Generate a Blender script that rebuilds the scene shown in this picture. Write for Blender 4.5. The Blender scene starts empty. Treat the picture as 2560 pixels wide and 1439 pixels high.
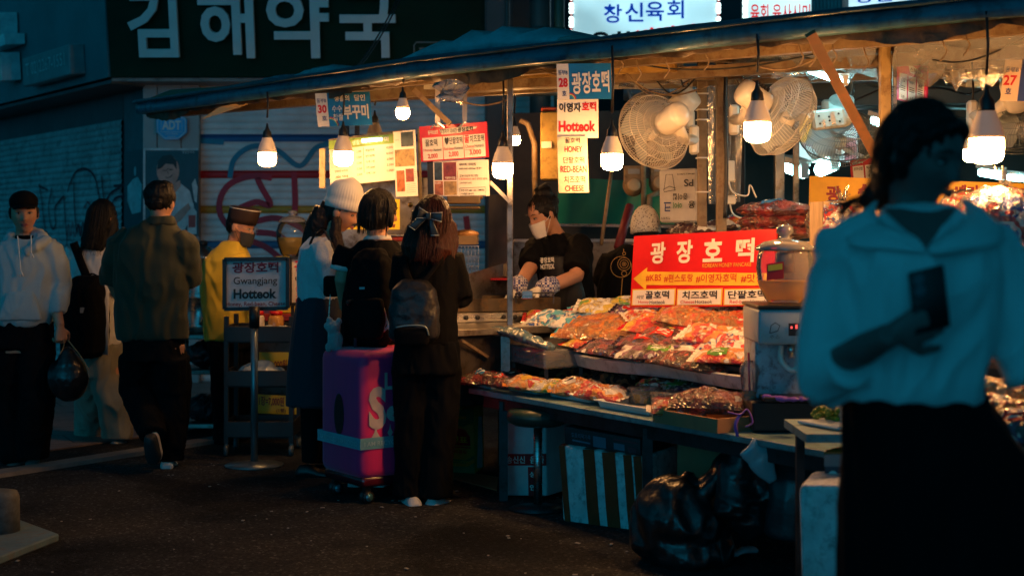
import bpy, bmesh, math, random
import numpy as np
from mathutils import Vector, Matrix
random.seed(7)
SC = bpy.context.scene
COL = SC.collection
# ---------------------------------------------------------------- camera, sky, sun, exposure
F, HX, HY, CH = 3555.0, 1280.0, 585.0, 1.4          # focal length and horizon in photo pixels, eye height
cam = bpy.data.cameras.new('camera'); camo = bpy.data.objects.new('camera', cam); COL.objects.link(camo)
cam.lens = 50; cam.sensor_width = 36; cam.shift_y = -134.5/2560
cam.clip_start = .1; cam.clip_end = 500
camo.location = (0, 0, CH); camo.rotation_euler = (math.radians(90), 0, 0)
cam.dof.use_dof = True; cam.dof.focus_distance = 7.5; cam.dof.aperture_fstop = 2.4
SC.camera = camo
SUN_EL, SUN_AZ = math.radians(4), math.radians(200)
W = bpy.data.worlds.new('World'); SC.world = W; W.use_nodes = True
wn, wl = W.node_tree.nodes, W.node_tree.links
wn.clear()
sky = wn.new('ShaderNodeTexSky'); sky.sky_type = 'NISHITA'; sky.sun_disc = False
sky.sun_elevation = SUN_EL; sky.sun_rotation = SUN_AZ
bw = wn.new('ShaderNodeRGBToBW'); mx = wn.new('ShaderNodeMix'); mx.data_type = 'RGBA'; mx.blend_type = 'MULTIPLY'
mx.inputs['Factor'].default_value = 1; mx.inputs['B'].default_value = (.022, .60, 1.0, 1)     # blue dusk tint
bg = wn.new('ShaderNodeBackground'); bg.inputs['Strength'].default_value = .066
ow = wn.new('ShaderNodeOutputWorld')
wl.new(sky.outputs[0], bw.inputs[0]); wl.new(bw.outputs[0], mx.inputs['A']); wl.new(mx.outputs['Result'], bg.inputs[0]); wl.new(bg.outputs[0], ow.inputs[0])
sl = bpy.data.lights.new('sun', 'SUN'); sl.energy = .06; sl.angle = math.radians(40); sl.color = (.02, .6, 1.0)
so = bpy.data.objects.new('sun', sl); COL.objects.link(so)
so.rotation_euler = (math.radians(50), 0, math.radians(-30))
SC.view_settings.view_transform = 'Standard'; SC.view_settings.look = 'None'
SC.view_settings.exposure = 0; SC.view_settings.gamma = 1
SC.cycles.use_denoising = True
SC.cycles.max_bounces = 6; SC.cycles.diffuse_bounces = 3; SC.cycles.glossy_bounces = 3; SC.cycles.transparent_max_bounces = 12
SC.cycles.transmission_bounces = 6; SC.cycles.sample_clamp_indirect = 4; SC.cycles.caustics_reflective = False; SC.cycles.caustics_refractive = False

# ---------------------------------------------------------------- helpers
V = Vector
def P(px, py, Y):
    "point at depth Y (metres from the camera plane) seen at photo pixel px, py"
    return V(((px-HX)/F*Y, Y, CH+(HY-py)/F*Y))
def GP(px, py):
    "point on the ground"
    return P(px, py, CH*F/(py-HY))
def pm(n, Y): return n/F*Y           # pixels to metres
ORG = {}
def org(o):
    r = V((0, 0, 0))
    while o is not None:
        r = r + V(o.location); o = o.parent
    return r
def link(o, parent=None):
    COL.objects.link(o)
    if parent is not None: o.parent = parent
    return o
def tag(o, label=None, cat=None, group=None, kind=None):
    if label: o['label'] = label
    if cat: o['category'] = cat
    if group: o['group'] = group
    if kind: o['kind'] = kind
    return o
def thing(name, label, cat, loc, group=None):
    o = bpy.data.objects.new(name, None); o.empty_display_size = .1
    o.location = loc; link(o)
    return tag(o, label, cat, group)
def copy_tree(o, parent=None):
    c = o.copy(); COL.objects.link(c)
    if parent is not None: c.parent = parent
    for ch in list(o.children): copy_tree(ch, c)
    return c
def rotz(a): return Matrix.Rotation(a, 3, 'Z')
def frame(fwd, up=(0, 0, 1)):
    "matrix whose columns are right, forward, up"
    f = V(fwd).normalized(); r = f.cross(V(up)).normalized(); u = r.cross(f)
    return Matrix((r, f, u)).transposed()

class G:
    def __init__(s): s.v = []; s.f = []; s.m = []; s.s = []
    def add(s, vs, fs, m=0, sm=False):
        b = len(s.v); s.v += [tuple(x) for x in vs]
        for f in fs: s.f.append(tuple(b+i for i in f)); s.m.append(m); s.s.append(sm)
        return s
    def box(s, c, d, R=None, m=0):
        c = V(c); R = R or Matrix.Identity(3)
        vs = [c + R @ V((sx*d[0]/2, sy*d[1]/2, sz*d[2]/2)) for sz in (-1, 1) for sx, sy in ((-1, -1), (1, -1), (1, 1), (-1, 1))]
        return s.add(vs, [(3, 2, 1, 0), (4, 5, 6, 7), (0, 1, 5, 4), (1, 2, 6, 5), (2, 3, 7, 6), (3, 0, 4, 7)], m)
    def bar(s, a, b, w, h, m=0, up=(0, 0, 1)):
        "square bar from a to b"
        a, b = V(a), V(b); d = b-a
        if abs(d.normalized().dot(V(up))) > .99: up = (0, 1, 0)
        return s.box((a+b)/2, (w, d.length, h), frame(d, up), m)
    def prism(s, pts, off, m=0):
        "polygon swept along off"
        n = len(pts); pts = [V(p) for p in pts]; off = V(off)
        nrm = V((0, 0, 0))
        for i in range(n): nrm += pts[i].cross(pts[(i+1) % n])
        if nrm.dot(off) > 0: pts = pts[::-1]
        vs = pts+[p+off for p in pts]
        return s.add(vs, [tuple(range(n)), tuple(range(2*n-1, n-1, -1))] + [(i, n+i, n+(i+1) % n, (i+1) % n) for i in range(n)], m)
    def loft(s, rings, m=0, cap=True, sm=True, closed=True):
        n = len(rings[0]); vs = [p for r in rings for p in r]; fs = []
        for k in range(len(rings)-1):
            for i in range(n if closed else n-1):
                j = (i+1) % n
                fs.append((k*n+i, k*n+j, (k+1)*n+j, (k+1)*n+i))
        if cap: fs += [tuple(range(n-1, -1, -1)), tuple((len(rings)-1)*n+i for i in range(n))]
        return s.add(vs, fs, m, sm)
    def tube(s, pts, r, n=8, m=0, cap=True, sm=True, flat=1.0, side=None):
        pts = [V(p) for p in pts]; rr = r if isinstance(r, (list, tuple)) else [r]*len(pts)
        rings = []; x = None
        for k, p in enumerate(pts):
            d = (pts[min(k+1, len(pts)-1)]-pts[max(k-1, 0)])
            d = d.normalized() if d.length > 1e-9 else V((0, 0, 1))
            if x is None:
                x = V(side) if side is not None else (V((1, 0, 0)) if abs(d.x) < .9 else V((0, 1, 0)))
            x = (x-d*x.dot(d)).normalized(); y = d.cross(x)
            rings.append([p+x*(math.cos(2*math.pi*i/n)*rr[k])+y*(math.sin(2*math.pi*i/n)*rr[k]*flat) for i in range(n)])
        return s.loft(rings, m, cap, sm)
    def lathe(s, prof, c=(0, 0, 0), n=24, m=0, R=None, sm=True, cap=True):
        c = V(c); R = R or Matrix.Identity(3)
        rings = [[c+R @ V((r*math.cos(2*math.pi*i/n), r*math.sin(2*math.pi*i/n), z)) for i in range(n)] for r, z in prof]
        return s.loft(rings, m, cap, sm)
    def ell(s, c, r, R=None, n=16, k=10, m=0):
        prof = [(max(math.sin(math.pi*i/k), .02), -math.cos(math.pi*i/k)) for i in range(k+1)]
        c = V(c); R = R or Matrix.Identity(3)
        rings = [[c+R @ V((q*math.cos(2*math.pi*i/n)*r[0], q*math.sin(2*math.pi*i/n)*r[1], z*r[2])) for i in range(n)] for q, z in prof]
        return s.loft(rings, m, True, True)
    def quad(s, a, b, c, d, m=0): return s.add([a, b, c, d], [(0, 1, 2, 3)], m)
    def build(s, name, mats, parent=None, bevel=0, seg=1, tagv=None, loc=None):
        me = bpy.data.meshes.new(name)
        vs = s.v
        if parent is not None: o0 = org(parent)
        elif loc is not None: o0 = V(loc)
        else:
            a = np.array(vs); o0 = V(((a[:, 0].min()+a[:, 0].max())/2, (a[:, 1].min()+a[:, 1].max())/2, a[:, 2].min()))
        me.from_pydata([(v[0]-o0.x, v[1]-o0.y, v[2]-o0.z) for v in vs], [], s.f)
        for i, p in enumerate(me.polygons): p.material_index = s.m[i]; p.use_smooth = s.s[i]
        if bevel:
            bm = bmesh.new(); bm.from_mesh(me)
            es = [e for e in bm.edges if len(e.link_faces) == 2 and e.calc_face_angle(0) > .6]
            bmesh.ops.bevel(bm, geom=es, offset=bevel, segments=seg, affect='EDGES', profile=.5, clamp_overlap=True)
            bm.to_mesh(me); bm.free()
            if seg > 1:
                for p in me.polygons: p.use_smooth = True
        for m in (mats if isinstance(mats, (list, tuple)) else [mats]): me.materials.append(m)
        o = bpy.data.objects.new(name, me); link(o, parent)
        if parent is None: o.location = o0
        return o
    def blob(s, name, mats, parent, vox=.01, smooth=3, wr=0, wf=14, seed=0, stretch=(1, 1, .5), strands=0):
        "one continuous skin grown round all the shapes of this mesh, with folds"
        me = bpy.data.meshes.new('tmp'); me.from_pydata(s.v, [], s.f)
        bm = bmesh.new(); bm.from_mesh(me); bmesh.ops.recalc_face_normals(bm, faces=bm.faces); bm.to_mesh(me); bm.free()
        t = bpy.data.objects.new('tmp', me); COL.objects.link(t)
        r = t.modifiers.new('r', 'REMESH'); r.mode = 'VOXEL'; r.voxel_size = vox
        if smooth:
            q = t.modifiers.new('s', 'SMOOTH'); q.factor = .5; q.iterations = smooth
        dg = bpy.context.evaluated_depsgraph_get()
        nm = bpy.data.meshes.new_from_object(t.evaluated_get(dg))
        bpy.data.objects.remove(t); bpy.data.meshes.remove(me)
        n = len(nm.vertices); co = np.empty(n*3); nm.vertices.foreach_get('co', co); co = co.reshape(-1, 3)
        if wr or strands:
            no = np.empty(n*3); nm.vertex_normals.foreach_get('vector', no); no = no.reshape(-1, 3)
            if wr: co = co+no*(folds(co*np.array(stretch), wf, seed)*wr)[:, None]
            if strands:
                c0 = co.mean(0); a = np.arctan2(co[:, 1]-c0[1], co[:, 0]-c0[0])
                w = np.sin(a*58+3*np.sin(co[:, 2]*9+seed))+.7*np.sin(a*97+2*np.sin(co[:, 2]*14))+.5*np.sin(a*23+np.sin(co[:, 2]*20))
                co = co+no*(w*strands)[:, None]
        o0 = org(parent) if parent is not None else V((co[:, 0].mean(), co[:, 1].mean(), co[:, 2].min()))
        co = co-np.array(o0); nm.vertices.foreach_set('co', co.ravel())
        nm.polygons.foreach_set('use_smooth', np.ones(len(nm.polygons), bool))
        nm.materials.clear()
        for m in (mats if isinstance(mats, (list, tuple)) else [mats]): nm.materials.append(m)
        nm.name = name; nm.update()
        o = bpy.data.objects.new(name, nm); link(o, parent)
        if parent is None: o.location = o0
        return o
def wavy(p, f, seed):
    rs = np.random.RandomState(seed); out = np.zeros(len(p))
    for k in range(5):
        d = rs.normal(size=3); d /= np.linalg.norm(d)
        out += np.sin(p @ d*f*(.7+.5*k)+rs.rand()*6.28)/(1+.5*k)
    return out/2.4
def folds(p, f, seed):
    "creases of cloth or film: ridges along wandering lines, -1 to 1"
    f = f*4.2
    w = np.stack([wavy(p, f*.5, seed+31), wavy(p, f*.5, seed+57), wavy(p, f*.5, seed+83)], 1)/f*2.2
    q = p+w
    a = 1-2*np.abs(wavy(q, f*.8, seed)); b = wavy(q, f*.45, seed+7)
    return .6*a+.6*b
def catmull(pts, n=8):
    pts = [V(p) for p in pts]; out = []
    for i in range(len(pts)-1):
        p0, p1, p2, p3 = pts[max(i-1, 0)], pts[i], pts[i+1], pts[min(i+2, len(pts)-1)]
        for k in range(n):
            t = k/n
            out.append(.5*((2*p1)+(p2-p0)*t+(2*p0-5*p1+4*p2-p3)*t*t+(3*p1-p0-3*p2+p3)*t**3))
    out.append(pts[-1]); return out

# ---------------------------------------------------------------- materials
MC = {}
def nodes(name):
    m = bpy.data.materials.new(name); m.use_nodes = True
    nt = m.node_tree; b = nt.nodes['Principled BSDF']
    return m, nt, b
def N(nt, t, **kw):
    n = nt.nodes.new('ShaderNode'+t)
    for k, v in kw.items():
        if k in n.inputs: n.inputs[k].default_value = v
        else: setattr(n, k, v)
    return n
def coords(nt, scale=(1, 1, 1)):
    tc = N(nt, 'TexCoord'); mp = N(nt, 'Mapping'); mp.inputs['Scale'].default_value = scale
    nt.links.new(tc.outputs['Object'], mp.inputs['Vector']); return mp.outputs['Vector']
def ramp(nt, fac, stops, interp='LINEAR'):
    r = N(nt, 'ValToRGB'); r.color_ramp.interpolation = interp; e = r.color_ramp.elements
    while len(e) > 1: e.remove(e[-1])
    e[0].position = stops[0][0]; e[0].color = (*stops[0][1], 1)
    for p, c in stops[1:]: x = e.new(p); x.color = (*c, 1)
    nt.links.new(fac, r.inputs['Fac']); return r.outputs['Color']
def mat(name, col, rough=.6, metal=0, var=.18, vs=6, bump=0, bs=40, coat=0, spec=.5, stretch=(1, 1, 1), sheen=0, sss=0, alpha=1, dirt=None):
    if name in MC: return MC[name]
    m, nt, b = nodes(name)
    vec = coords(nt, stretch)
    n1 = N(nt, 'TexNoise', Scale=vs, Detail=5.0, Roughness=.62); nt.links.new(vec, n1.inputs['Vector'])
    lo = tuple(c*(1-var) for c in col); hi = tuple(min(1, c*(1+var)) for c in col)
    c = ramp(nt, n1.outputs['Fac'], [(.3, lo), (.7, hi)])
    if dirt:
        n3 = N(nt, 'TexNoise', Scale=vs*2.3, Detail=8.0, Roughness=.7); nt.links.new(vec, n3.inputs['Vector'])
        f = ramp(nt, n3.outputs['Fac'], [(.5, (0, 0, 0)), (.68, (1, 1, 1))])
        q = N(nt, 'Mix', data_type='RGBA'); nt.links.new(f, q.inputs['Factor']); nt.links.new(c, q.inputs['A']); q.inputs['B'].default_value = (*dirt, 1); c = q.outputs['Result']
    nt.links.new(c, b.inputs['Base Color'])
    rr = N(nt, 'MapRange'); rr.inputs['To Min'].default_value = max(rough*.8, .02); rr.inputs['To Max'].default_value = min(rough*1.2, 1)
    nt.links.new(n1.outputs['Fac'], rr.inputs['Value']); nt.links.new(rr.outputs[0], b.inputs['Roughness'])
    b.inputs['Metallic'].default_value = metal; b.inputs['Specular IOR Level'].default_value = spec
    b.inputs['Coat Weight'].default_value = coat; b.inputs['Coat Roughness'].default_value = .1
    b.inputs['Sheen Weight'].default_value = sheen
    b.inputs['Alpha'].default_value = alpha
    if sss: b.inputs['Subsurface Weight'].default_value = sss; b.inputs['Subsurface Radius'].default_value = (.02, .008, .004)
    if bump:
        n2 = N(nt, 'TexNoise', Scale=bs, Detail=4.0); nt.links.new(vec, n2.inputs['Vector'])
        bu = N(nt, 'Bump', Strength=bump, Distance=.01); nt.links.new(n2.outputs['Fac'], bu.inputs['Height']); nt.links.new(bu.outputs[0], b.inputs['Normal'])
    MC[name] = m; return m
def glow(name, col, strength, var=0, vs=3, base=(.8, .8, .8)):
    if name in MC: return MC[name]
    m, nt, b = nodes(name)
    b.inputs['Base Color'].default_value = (*base, 1); b.inputs['Roughness'].default_value = .4
    b.inputs['Emission Color'].default_value = (*col, 1); b.inputs['Emission Strength'].default_value = strength
    if var:
        n1 = N(nt, 'TexNoise', Scale=vs, Detail=1.0); nt.links.new(coords(nt), n1.inputs['Vector'])
        c = ramp(nt, n1.outputs['Fac'], [(.35, tuple(x*(1-var) for x in col)), (.62, col)]); nt.links.new(c, b.inputs['Emission Color'])
    MC[name] = m; return m
def film(name, col=(1, 1, 1), amt=.35, bump=.6, bs=25, rough=.08, opac=.12):
    "clear plastic: see-through with wrinkled highlights"
    if name in MC: return MC[name]
    m, nt, b = nodes(name); nt.nodes.remove(b); out = [n for n in nt.nodes if n.type == 'OUTPUT_MATERIAL'][0]
    tr = N(nt, 'BsdfTransparent'); tr.inputs[0].default_value = (*[.6+.4*c for c in col], 1)
    gl = N(nt, 'BsdfGlossy'); gl.inputs['Roughness'].default_value = rough
    di = N(nt, 'BsdfDiffuse'); di.inputs[0].default_value = (*col, 1)
    n2 = N(nt, 'TexNoise', Scale=bs, Detail=5.0, Distortion=1.2); nt.links.new(coords(nt), n2.inputs['Vector'])
    bu = N(nt, 'Bump', Strength=bump, Distance=.02); nt.links.new(n2.outputs['Fac'], bu.inputs['Height'])
    nt.links.new(bu.outputs[0], gl.inputs['Normal'])
    lw = N(nt, 'LayerWeight', Blend=amt); nt.links.new(bu.outputs[0], lw.inputs['Normal'])
    m1 = N(nt, 'MixShader'); m2 = N(nt, 'MixShader'); m1.inputs[0].default_value = opac
    nt.links.new(tr.outputs[0], m1.inputs[1]); nt.links.new(di.outputs[0], m1.inputs[2])
    nt.links.new(lw.outputs['Fresnel'], m2.inputs[0]); nt.links.new(m1.outputs[0], m2.inputs[1]); nt.links.new(gl.outputs[0], m2.inputs[2])
    nt.links.new(m2.outputs[0], out.inputs[0]); MC[name] = m; return m
def candy(name, pal, scale=55, clear=.5, bump=1.0, prt=None):
    "wrapped sweets seen through a shiny crumpled bag"
    if name in MC: return MC[name]
    m, nt, b = nodes(name); vec = coords(nt); prt = prt or (pal*3)[:3]
    n0 = N(nt, 'TexNoise', Scale=18.0, Detail=2.0); nt.links.new(vec, n0.inputs['Vector'])
    ad = N(nt, 'Mix', data_type='RGBA', blend_type='LINEAR_LIGHT'); ad.inputs['Factor'].default_value = .05
    nt.links.new(vec, ad.inputs['A']); nt.links.new(n0.outputs['Color'], ad.inputs['B'])
    vo = N(nt, 'TexVoronoi', Scale=float(scale)); nt.links.new(ad.outputs['Result'], vo.inputs['Vector'])
    sx = N(nt, 'SeparateColor'); nt.links.new(vo.outputs['Color'], sx.inputs[0])
    k = len(pal); c = ramp(nt, sx.outputs[0], [(i/k, p) for i, p in enumerate(pal)], 'CONSTANT')
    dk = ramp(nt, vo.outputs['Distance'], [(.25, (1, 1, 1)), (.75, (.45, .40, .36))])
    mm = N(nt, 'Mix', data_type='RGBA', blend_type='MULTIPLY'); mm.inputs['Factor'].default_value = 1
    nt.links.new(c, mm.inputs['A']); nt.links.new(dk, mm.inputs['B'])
    n4 = N(nt, 'TexNoise', Scale=7.0, Detail=2.5, Distortion=.6); nt.links.new(vec, n4.inputs['Vector'])
    pf = ramp(nt, n4.outputs['Fac'], [(.44, (0, 0, 0)), (.47, (.92, .92, .92))])
    n5 = N(nt, 'TexNoise', Scale=12.0, Detail=1.0); nt.links.new(vec, n5.inputs['Vector'])
    pc = ramp(nt, n5.outputs['Fac'], [(0, prt[0]), (.45, prt[1]), (.55, prt[2]), (.68, (.8, .74, .66))], 'CONSTANT')
    pq = N(nt, 'Mix', data_type='RGBA'); nt.links.new(pf, pq.inputs['Factor']); nt.links.new(mm.outputs['Result'], pq.inputs['A']); nt.links.new(pc, pq.inputs['B']); mm = pq
    nt.links.new(mm.outputs['Result'], b.inputs['Base Color'])
    b.inputs['Roughness'].default_value = .35; b.inputs['Coat Weight'].default_value = 1; b.inputs['Coat Roughness'].default_value = .075; b.inputs['Coat IOR'].default_value = 1.9
    n2 = N(nt, 'TexNoise', Scale=17.0, Detail=7.0, Roughness=.58, Distortion=2.2); nt.links.new(vec, n2.inputs['Vector'])
    bu = N(nt, 'Bump', Strength=bump, Distance=.07); nt.links.new(n2.outputs['Fac'], bu.inputs['Height'])
    b2 = N(nt, 'Bump', Strength=.5, Distance=.01); b2.invert = True
    n6 = N(nt, 'TexNoise', Scale=24.0, Detail=1.2, Distortion=2.6); nt.links.new(vec, n6.inputs['Vector'])
    bc = N(nt, 'Bump', Strength=1.0, Distance=.09); nt.links.new(n6.outputs['Fac'], bc.inputs['Height'])
    bs_ = N(nt, 'Bump', Strength=.35, Distance=.04); nt.links.new(n2.outputs['Fac'], bs_.inputs['Height'])
    nt.links.new(vo.outputs['Distance'], b2.inputs['Height']); nt.links.new(bs_.outputs[0], b2.inputs['Normal'])
    nt.links.new(b2.outputs[0], b.inputs['Normal']); nt.links.new(bc.outputs[0], b.inputs['Coat Normal'])
    MC[name] = m; return m

# ---------------------------------------------------------------- lettering
TXT = {}
def glyphs(s, bold):
    if (s, bold) in TXT: return TXT[s, bold]
    c = bpy.data.curves.new('t', 'FONT'); c.body = s; c.offset = bold; c.resolution_u = 3
    o = bpy.data.objects.new('t', c); m = bpy.data.meshes.new_from_object(o)
    co = np.array([v.co[:] for v in m.vertices]); fs = [tuple(p.vertices) for p in m.polygons]
    bpy.data.objects.remove(o); bpy.data.curves.remove(c); bpy.data.meshes.remove(m)
    mn, mxx = co.min(0), co.max(0)
    uv = (co[:, :2]-mn[:2])/(mxx[:2]-mn[:2])
    TXT[s, bold] = (uv, fs); return TXT[s, bold]
class Board:
    "a flat board in the place: top-left, top-right and bottom-left corner points; lettering is laid out in fractions of it"
    def __init__(s, tl, tr, bl):
        s.o, s.r, s.d = V(tl), V(tr)-V(tl), V(bl)-V(tl); s.n = s.d.cross(s.r).normalized()
        if s.n.y > 0: s.n = -s.n
    def pt(s, u, v, h=0): return s.o+s.r*u+s.d*v+s.n*h
    def text(s, g, body, u0, v0, u1, v1, m=0, bold=.0, h=.003, ext=0, shear=0):
        uv, fs = glyphs(body, bold)
        pts = [s.pt(u0+(u1-u0)*a, v1+(v0-v1)*b+shear*a, h+ext) for a, b in uv]
        g.add(pts, fs, m)
        if ext:
            es = {}
            for f in fs:
                for i in range(len(f)):
                    a, b = f[i], f[(i+1) % len(f)]
                    if (b, a) in es: es.pop((b, a))
                    else: es[a, b] = 1
            lo = [p-s.n*ext for p in pts]; k = len(pts)
            g.add(pts+lo, [(a, a+k, b+k, b) for a, b in es], m)
    def rect(s, g, u0, v0, u1, v1, m=0, h=.0015): g.quad(s.pt(u0, v1, h), s.pt(u1, v1, h), s.pt(u1, v0, h), s.pt(u0, v0, h), m)
    def poly(s, g, pts, m=0, h=.0015):
        q = [s.pt(u, v, h) for u, v in pts]; nn = V((0, 0, 0))
        for i in range(len(q)): nn += q[i].cross(q[(i+1) % len(q)])
        if nn.dot(s.n) < 0: q = q[::-1]
        g.add(q, [tuple(range(len(q)))], m)
    def slab(s, g, th, m=0): g.prism([s.pt(0, 0), s.pt(1, 0), s.pt(1, 1), s.pt(0, 1)], -s.n*th, m)
    def disc(s, g, u, v, r, m=0, h=.0015, n=20, r2=None):
        a = s.r.normalized(); b = s.d.normalized(); c = s.pt(u, v, h); r2 = r2 or r
        g.add([c+a*(r*math.cos(-t))+b*(r2*math.sin(-t)) for t in np.linspace(0, 2*math.pi, n, endpoint=False)], [tuple(range(n))], m)
    def line(s, g, pts, w, m=0, h=.003):
        "flat painted stroke through board points"
        q = [s.pt(u, v, h) for u, v in pts]; L = []; Rr = []
        for i, p in enumerate(q):
            d = (q[min(i+1, len(q)-1)]-q[max(i-1, 0)]).normalized(); t = s.n.cross(d)*w/2
            L.append(p+t); Rr.append(p-t)
        k = len(q); g.add(L+Rr, [(i, k+i, k+i+1, i+1) for i in range(k-1)], m)
def board(px, Y0, Y1=None):
    "board from photo corners [TL, TR, BL] at depth Y0 (left) and Y1 (right)"
    Y1 = Y0 if Y1 is None else Y1
    return Board(P(*px[0], Y0), P(*px[1], Y1), P(*px[2], Y0))
def spread(root, B, items, inks, name='lettering', h=.003):
    "all the print of one kind on a board as one mesh"
    for it in items:
        g = G()
        if it[0] == 't': B.text(g, *it[1:6], m=it[6], bold=it[7] if len(it) > 7 else .015, h=h)
        elif it[0] == 'r': B.rect(g, *it[1:5], m=it[5], h=h)
        elif it[0] == 'p': B.poly(g, it[1], m=it[2], h=h)
        elif it[0] == 'l': B.line(g, it[1], it[2], m=it[3], h=h)
        o = g.build(name, inks, root)
    return o
# ================================================================= materials
white = mat('white_paint', (.78, .76, .72), .45, var=.06)
ivory = mat('ivory_plastic', (.74, .70, .62), .35, var=.06, coat=.3)
black = mat('black_plastic', (.014, .014, .016), .45)
dkmetal = mat('dark_metal', (.05, .05, .055), .45, .6, dirt=(.03, .02, .015))
steel = mat('stainless', (.55, .54, .52), .28, 1, var=.12, vs=4, stretch=(1, 1, 12), bump=.05)
steel_d = mat('worn_stainless', (.32, .30, .28), .38, 1, var=.3, vs=5, bump=.1, dirt=(.12, .08, .05))
rustbar = mat('painted_steel_bar', (.25, .175, .10), .55, .1, var=.3, vs=9, bump=.2, dirt=(.16, .08, .035))
ply = mat('plywood', (.20, .15, .10), .65, var=.25, vs=5, stretch=(1, 8, 1), bump=.1)
tarpm = mat('blue_tarp', (.05, .17, .24), .38, var=.35, vs=5, bump=.5, bs=9, coat=.25, dirt=(.03, .06, .09))
tarpl = mat('pale_tarp', (.16, .42, .48), .3, var=.3, vs=6, bump=.7, bs=10, coat=.4)
greent = mat('green_tarp', (.01, .22, .15), .5, var=.12, vs=3, bump=.3, bs=6)
card = mat('cardboard', (.40, .19, .09), .8, var=.15, vs=8, bump=.1)
navy = mat('navy_ink', (.02, .05, .22), .5, var=.05)
blue = mat('sign_blue', (.015, .16, .42), .35, var=.2, vs=5, bump=.3, bs=7)
red = mat('sign_red', (.62, .012, .012), .35, var=.15, vs=4, bump=.3, bs=6)
redink = mat('red_ink', (.58, .01, .012), .5, var=.05)
inkb = mat('black_ink', (.012, .012, .014), .5, var=.05)
paper = mat('paper', (.78, .74, .68), .5, var=.10, vs=4, bump=.35, bs=7)
yellow = mat('sign_yellow', (.82, .46, .01), .4, var=.06)
yell2 = mat('lemon_sign', (.80, .60, .02), .4, var=.06)
greeni = mat('green_ink', (.03, .25, .08), .5)
greyi = mat('grey_ink', (.30, .29, .28), .6)
pinks = mat('pink_sign', (.62, .02, .12), .4, var=.08)
styro = mat('styrofoam', (.72, .74, .74), .75, var=.22, vs=10, bump=.4, bs=60, dirt=(.30, .34, .34))
tapem = mat('brown_tape', (.40, .05, .015), .3, var=.25, vs=10, coat=.4)
binbag = mat('black_bag', (.010, .011, .013), .3, coat=.35, bump=.8, bs=22)
clear = film('clear_film', (.9, .93, .95), .35, .7, 18)
glassm = film('clear_glass', (.95, .97, 1), .3, .02, 4, .03, .03)
skindim = mat('shaded_skin', (.25, .11, .10), .5, var=.1, vs=12)  # skin darkened: shade on the backlit near woman is put into the colour
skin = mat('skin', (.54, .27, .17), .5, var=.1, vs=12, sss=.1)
lipm = mat('lips', (.42, .11, .09), .4)
hairb = mat('black_hair', (.006, .005, .005), .45, spec=.3, var=.4, vs=25, stretch=(6, 6, .5), bump=.5, bs=60)
hairr = mat('auburn_hair', (.045, .010, .006), .42, spec=.3, var=.45, vs=25, stretch=(6, 6, .5), bump=.5, bs=60)
hairbr = mat('brown_hair', (.022, .010, .006), .42, spec=.3, var=.4, vs=25, stretch=(6, 6, .5), bump=.5, bs=60)
blackcloth = mat('black_cloth', (.0032, .0032, .0042), .9, var=.25, vs=10, spec=.15, bump=.1, bs=200)
whitecloth = mat('white_cloth', (.72, .71, .70), .8, var=.05, vs=8, sheen=.2, bump=.12, bs=220)

def struct(g, name, m): return tag(g.build(name, m, loc=(0, 0, 0)), kind='structure')
# ---------------------------------------------------------------- ground
asp, nt, b = nodes('asphalt'); vec = coords(nt)
n1 = N(nt, 'TexNoise', Scale=1.3, Detail=6.0); nt.links.new(vec, n1.inputs['Vector'])
v1 = N(nt, 'TexVoronoi', Scale=90.0); nt.links.new(vec, v1.inputs['Vector'])
sx = N(nt, 'SeparateColor'); nt.links.new(v1.outputs['Color'], sx.inputs[0])
c1 = ramp(nt, n1.outputs['Fac'], [(.3, (.013, .015, .018)), (.5, (.030, .032, .035)), (.7, (.040, .040, .041))])
c2 = ramp(nt, sx.outputs[0], [(.0, (.55, .55, .55)), (.6, (1, 1, 1)), (.93, (1.5, 1.5, 1.5)), (.99, (3.6, 3.5, 3.4))])
q = N(nt, 'Mix', data_type='RGBA', blend_type='MULTIPLY'); q.inputs['Factor'].default_value = 1
nt.links.new(c1, q.inputs['A']); nt.links.new(c2, q.inputs['B']); nt.links.new(q.outputs['Result'], b.inputs['Base Color'])
b.inputs['Roughness'].default_value = .75
n2 = N(nt, 'TexNoise', Scale=120.0, Detail=3.0); nt.links.new(vec, n2.inputs['Vector'])
bu = N(nt, 'Bump', Strength=.8, Distance=.012); nt.links.new(n2.outputs['Fac'], bu.inputs['Height']); nt.links.new(bu.outputs[0], b.inputs['Normal']); b.inputs['Specular IOR Level'].default_value = .15; b.inputs['Roughness'].default_value = .9
c3 = N(nt, 'TexNoise', Scale=.9, Detail=7.0, Roughness=.65, Distortion=.8); nt.links.new(vec, c3.inputs['Vector'])
q2 = N(nt, 'Mix', data_type='RGBA', blend_type='MULTIPLY'); q2.inputs['Factor'].default_value = 1; nt.links.new(q.outputs['Result'], q2.inputs['A']); nt.links.new(ramp(nt, c3.outputs['Fac'], [(.42, (.5, .5, .52)), (.48, (1, 1, 1)), (.6, (1.25, 1.2, 1.15))]), q2.inputs['B']); nt.links.new(q2.outputs['Result'], b.inputs['Base Color'])
struct(G().quad((-150, -60, 0), (150, -60, 0), (150, 200, 0), (-150, 200, 0)), 'road', asp)
kd = V((.58, .815, 0)).normalized(); kn = V((-kd.y, kd.x, 0)); k0 = V((-2.40, 8.93, 0))
def K(s, t, z=0): return k0+kd*s+kn*t+V((0, 0, z))
tile, nt, b = nodes('paving_tile'); tc = N(nt, 'TexCoord'); mp = N(nt, 'Mapping'); mp.inputs['Rotation'].default_value = (0, 0, math.radians(-28))
nt.links.new(tc.outputs['Object'], mp.inputs['Vector'])
bt = N(nt, 'TexBrick', Scale=1.0); bt.inputs['Brick Width'].default_value = .62; bt.inputs['Row Height'].default_value = .42; bt.inputs['Mortar Size'].default_value = .008
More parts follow.
